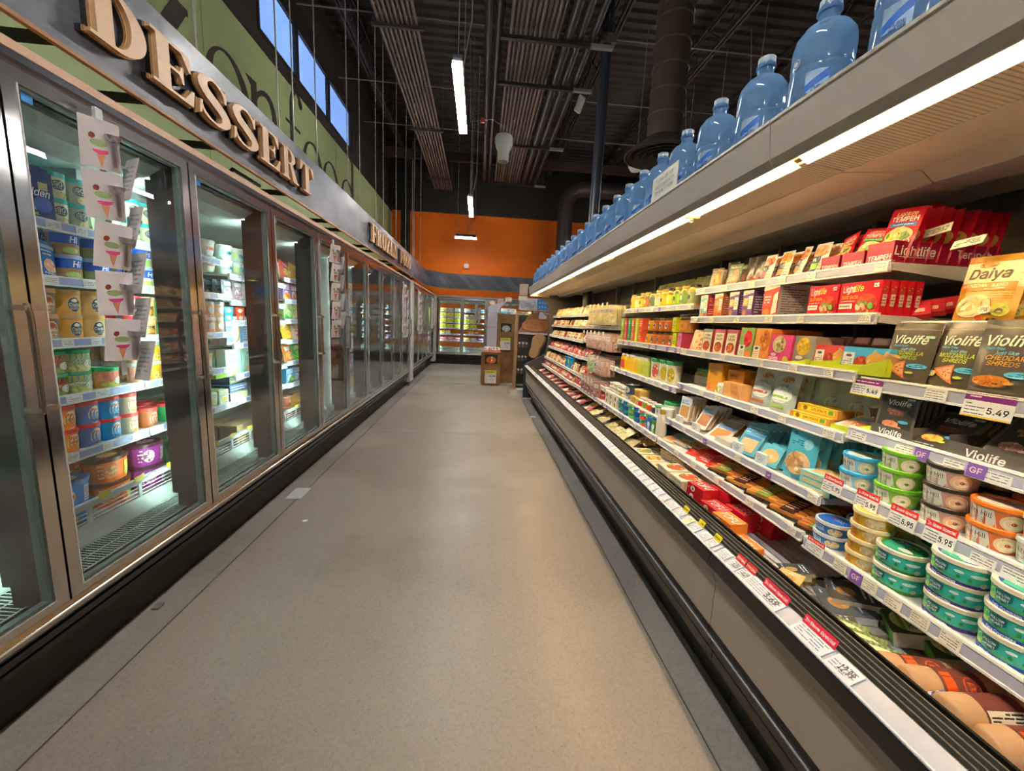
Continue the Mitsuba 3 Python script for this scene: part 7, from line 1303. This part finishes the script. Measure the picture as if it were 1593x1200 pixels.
# ================================================================== AT THE END OF THE AISLE
def crate(w, h, d, seed, window=None, tagc=None, lines=True):
    m = M(); t = .006
    m.box(-w/2, 0, -d, w/2, h, 0, '#8a6642', .7)
    return m
def carton_box(w, h, d, label, side, x, y, z, yaw=0., front=None, tagd=None, label2=None, flat=None):
    k = thing('cardboard_box', label, 'cardboard box')
    W = at(side, x, y, z, yaw)
    scene[k+'__body'] = {**M().box(-w/2, 0, -d, w/2, h, 0, '#8a6642', .7).build('cardboard'), 'to_world': T(W)}
    a = M(); Art().rect(-w/2+.01, h*.93, w/2-.01, h*.945, '#5f4226').onto(a)
    for q in (-1, 1): a.box(q*w/2-.004 if q < 0 else w/2-.004, 0, -d*.99, q*w/2+.004 if q < 0 else w/2+.004, h, .001, '#7a5836', .7)
    Art().ell(-d*.5, h*.5, d*.26, h*.22, '#5f4024', 20).ell(-d*.5, h*.5, d*.22, h*.18, '#86603c', 20).lines(-d*.66, h*.4, -d*.34, h*.6, 2, '#5f4024', 1).onto(a, lambda X, Y, Z: stk([w/2+.004+Z, Y, X], 1))
    scene[k+'__print'] = {**a.build(), 'to_world': T(W)}
    if front:
        b = M().box(-w*.32, h*.28, 0, w*.32, h*.86, .003, '#2a211a', .6); Art().food(0, h*.5, w*.26, h*.22, front, 3, 10).onto(b, base=.004); scene[k+'__cut_out'] = {**b.build(), 'to_world': T(W)}
    if tagd:
        b = M().box(-w*.30, h*.02, .002, w*.30, h*.86, .006, '#d9d6d0', .5)
        Art().rect(-w*.30, h*.66, w*.30, h*.86, '#d8c93a').lines(-w*.24, h*.71, w*.2, h*.8, 1, '#6f6420', 1).text('4.99', w*.1, h*.42, h*.13, '#1c1c1e', w*.34).lines(-w*.26, h*.1, w*.2, h*.36, 3, '#a8a6a0', 2).onto(b, base=.0065); scene[k+'__sale_card'] = {**b.build(), 'to_world': T(W)}
    return k
bxp = 9.0
carton_box(.44, .36, .42, 'cardboard box on the floor with a yellow and white sale card', 'B', .28, bxp, .05, 0, tagd=True)
carton_box(.44, .36, .42, 'cardboard box with a cut-out of orange bags, on the floor box', 'B', .28, bxp, .412, 0, front=['#d9653a', '#e3d9cf', '#cf4a2a'])
for i in range(4): place('snack_bag', pouch(.13, .14, .06, '#d8cfc4', Art().rect(-.06, .0, .06, .05, '#dd5a34').food(0, .09, .03, .025, ['#b5463a', '#e8dfd4'], i, 5), .3, seed=400+i), at('B', .12+.11*i, bxp+.09+.06*(i % 2), .774, .2*i-.3, .5, .1*i-.15), 'white and orange snack bag on top of the cut-out box, %s from the left' % ('first', 'second', 'third', 'fourth')[i], 'bag')
place('box_flat', [('', M().box(-.2, 0, -.03, .2, .05, 0, '#7a5836', .8).build())], at('B', .28, bxp-.002, 0), 'low wooden base under the cardboard boxes', 'base')
place('store_rack', [('', M().box(-.24, 0, -.40, .24, .80, 0, '#7a5836', .7).build('cardboard'))], at('B', .62, bxp+.50, .0), 'tall brown carton standing behind the box stack', 'carton')
carton_box(.40, .34, .36, 'upper cardboard box with a yellow and white sale card', 'B', .62, bxp+.45, .80, 0, tagd=True)
carton_box(.40, .34, .36, 'upper cardboard box with a cut-out of grey bags', 'B', .62, bxp+.45, 1.142, 0, front=['#9fa89f', '#d9d9cc', '#7f8a86'])
carton_box(.40, .17, .36, 'low cardboard tray topping the upper boxes', 'B', .62, bxp+.45, 1.484, 0)
for i in range(3): place('snack_bag', pouch(.14, .15, .06, '#dcdcd4', Art().rect(-.06, .0, .06, .06, '#3aa8c4' if i < 2 else '#cfcabf').food(0, .1, .03, .02, ['#b59a84', '#efe9df'], i, 5), .3, seed=410+i), at('B', .54+.13*i, bxp+.55, 1.656, .2*i-.2, .35), 'white and teal bag on the top cardboard tray, %s of three' % ('first', 'second', 'third')[i], 'bag')
k = thing('white_panel', 'plain white slanted display panel beside the brown boxes', 'display panel')
m = M(); solid(Polygon([(-.16, 0), (.12, 0), (.12, 1.36), (.30, 1.55), (-.16, 1.40)]), .30, '#cfccd6', .5, '#a8a6b0', m)
scene[k] = {**m.build(), 'to_world': T(at('B', .34, bxp+.95, .42))}
for i, zz in enumerate((.42, .9, 1.25)): part(k, 'seam', {**M().box(-.158, zz, .30, .118, zz+.008, .302, '#86848e', .6).build(), 'to_world': T(at('B', .34, bxp+.95, .42))})
for i in range(3): place('bread_pack', pouch(.17, .14, .08, '#c9a48f', Art().food(0, .06, .06, .04, ['#dcc0ae', '#b58a74', '#e8d9cc'], i, 8), .35, seed=420+i), at('B', .30+.2*i, bxp+1.0, 1.86+.05*i, .2, .3), 'pinkish bread pack on the slanted white panel, %s of three' % ('first', 'second', 'third')[i], 'bread')
# the footprint rack
fx, fy = 1.03, 8.15
k = thing('insole_rack', 'black insole display rack with brown footprints and a blue header', 'display rack')
part(k, 'cabinet', M().box(.78, fy+.05, .10, 1.42, fy+.45, 1.62, '#1b1a1c', .5).build())
part(k, 'side_panel', M().box(.755, fy, .10, .785, fy+.45, 1.64, '#9a7250', .6).build())
part(k, 'base', M().box(.66, fy-.20, .0, 1.30, fy+.42, .10, '#c8c5c0', .5, pz='#8a6a50').build())
part(k, 'shelf_edge', M().box(.80, fy-.03, 1.235, 1.40, fy+.05, 1.275, '#b5b4b8', .4).build())
part(k, 'shelf_edge', M().box(.80, fy-.02, .16, 1.40, fy+.05, .19, '#77757a', .4).build())
m = M(); solid(Polygon([(-.31, 0), (.31, 0), (.31, .36), (.14, .42), (-.10, .36), (-.22, .14)]).buffer(.01), .02, '#9c6f50', .6, None, m)
Art().rect(-.30, .01, .30, .012, '#6a4530').onto(m, base=.0205)
q = part(k, 'picture_panel', m.build()); scene[q]['to_world'] = T(at('B', 1.10, fy+.03, 1.275))
def foot(sx=1.):
    return Polygon([(-.055, .0), (.0, -.02), (.055, .0), (.075, .07), (.062, .16), (.085, .26), (.10, .34), (.085, .41), (.03, .44), (-.05, .42), (-.095, .35), (-.09, .26), (-.06, .16), (-.07, .07)]).buffer(.02).simplify(.002)
for i, (x, z, ro, sc_) in enumerate(((1.10, .80, -.30, 1.05), (1.05, .22, -.42, 1.0))):
    q = part(k, 'footprint', solid(foot(), .015, '#b08a62', .7, '#8a6844').build()); scene[q]['to_world'] = T(at('B', x, fy-.02, z, 0, -.0, ro, sc_)); tag(q, 'brown %s footprint board' % ('upper', 'lower')[i])
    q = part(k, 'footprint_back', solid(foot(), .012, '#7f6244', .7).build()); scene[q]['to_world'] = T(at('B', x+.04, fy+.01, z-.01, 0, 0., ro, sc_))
m = M(); solid(affinity.scale(Point(0, 0).buffer(1, 24), .28, .125), .012, '#b0754e', .6, None, m)
for q in range(5): Art().lines(-.2, -.07+.03*q, .2, -.05+.03*q, 1, '#8a5636', q, .4).onto(m, base=.0125)
q = part(k, 'oval_board', m.build()); scene[q]['to_world'] = T(at('B', 1.13, fy-.02, 1.42))
m = M(); solid(sbox(-.29, 0, .29, .20).buffer(.02), .02, '#c9c8d6', .45, None, m)
Art().rect(.06, -.01, .29, .21, '#3f7fc4').text('INSOLE', -.14, .10, .022, '#4a4a5a', .2).lines(-.26, .02, .02, .09, 3, '#77778a', 1).ell(.0, .15, .012, .012, '#3f7fc4', 10).onto(m, base=.0206)
for a_ in range(2):
    for b_ in range(3): Art().ell(.11+.06*b_, .06+.08*a_, .018, .022, '#9cc0e6', 8).onto(m, base=.0212)
q = part(k, 'header', m.build()); scene[q]['to_world'] = T(at('B', 1.09, fy+.02, 1.74)); 
part(k, 'header_post', M().box(1.08, fy+.2, 1.6, 1.10, fy+.24, 1.76, '#555555', .5).build())
q = part(k, 'shoe_picture', solid(Polygon([(0, 0), (.14, 0), (.16, .04), (.10, .07), (.06, .12), (.02, .12), (0, .06)]).buffer(.008), .01, '#cfcfe0', .5).build()); scene[q]['to_world'] = T(at('B', 1.20, fy-.0, 1.57))
for j, z in enumerate((.95, .62, .40)):
    for i in range(3): place('insole_pack', carton(.06, .13, .03, ['#2a2c30', '#3a3a3f', '#24262a'][i], Art().rect(-.022, .08, .022, .12, '#b5b4b8').lines(-.02, .02, .02, .06, 2, '#6a6a70', i)), at('B', .83+.07*i, fy+.02, z+.05*j % .1), 'dark insole pack hanging on the footprint rack, row %d' % (j+1), 'insole pack', 'insole packs row %d' % (j+1))
place('floor_mat_card', [('', M().box(-.2, 0, -.3, .2, .012, 0, '#b9b4b0', .6).build())], at('B', 1.0, fy-.24, .10), 'pale printed card lying on the rack base', 'card')
place('wall_phone', [('', M().box(-.08, 0, -.05, .08, .20, 0, '#cbb49a', .5).box(-.09, -.10, -.05, .07, -.02, 0, '#d9d2cc', .5).build())], at('B', .80, 7.55, 1.98), 'small beige box fixed at the far end of the cooler canopy', 'box')
# litter on the floor
place('paper_sheet', [('', M().box(-.10, 0, -.12, .10, .002, 0, '#bdbab8', .6).build())], at('L', -1.36, 3.16, .001), 'white paper sheet on the floor by the freezer kick plate', 'paper')
place('paper_sheet', [('', M().box(-.05, 0, -.09, .05, .002, 0, '#cfcdd0', .6).build())], at('L', .93, 6.05, .001), 'small white paper square on the floor by the cooler', 'paper')
place('paper_scrap', [('', M().box(-.012, 0, -.03, .012, .002, 0, '#dcd8d2', .6).build())], at('L', -1.17, 2.72, .001, .5), 'tiny white scrap on the concrete by the joint', 'paper scrap')
place('paper_scrap', [('', M().box(-.02, 0, -.03, .02, .01, 0, '#77716a', .6).build())], at('L', -1.50, 1.86, .001), 'grey scrap in the shadow of the freezer kick plate', 'paper scrap')

# labels: at most 16 words each, filler words dropped first
for q in labels.values():
    if 'label' in q:
        w = q['label'].replace(', in a stack behind', ', behind').replace(', behind the front one', ', behind').split()
        for f in ('the', 'a', 'its', 'an', 'of', 'at', 'with', 'in', 'on', 'and'):
            for i in range(len(w)-1, 0, -1):
                if len(w) > 16 and w[i] == f: del w[i]
        q['label'] = ' '.join(w[:16]).rstrip(',')
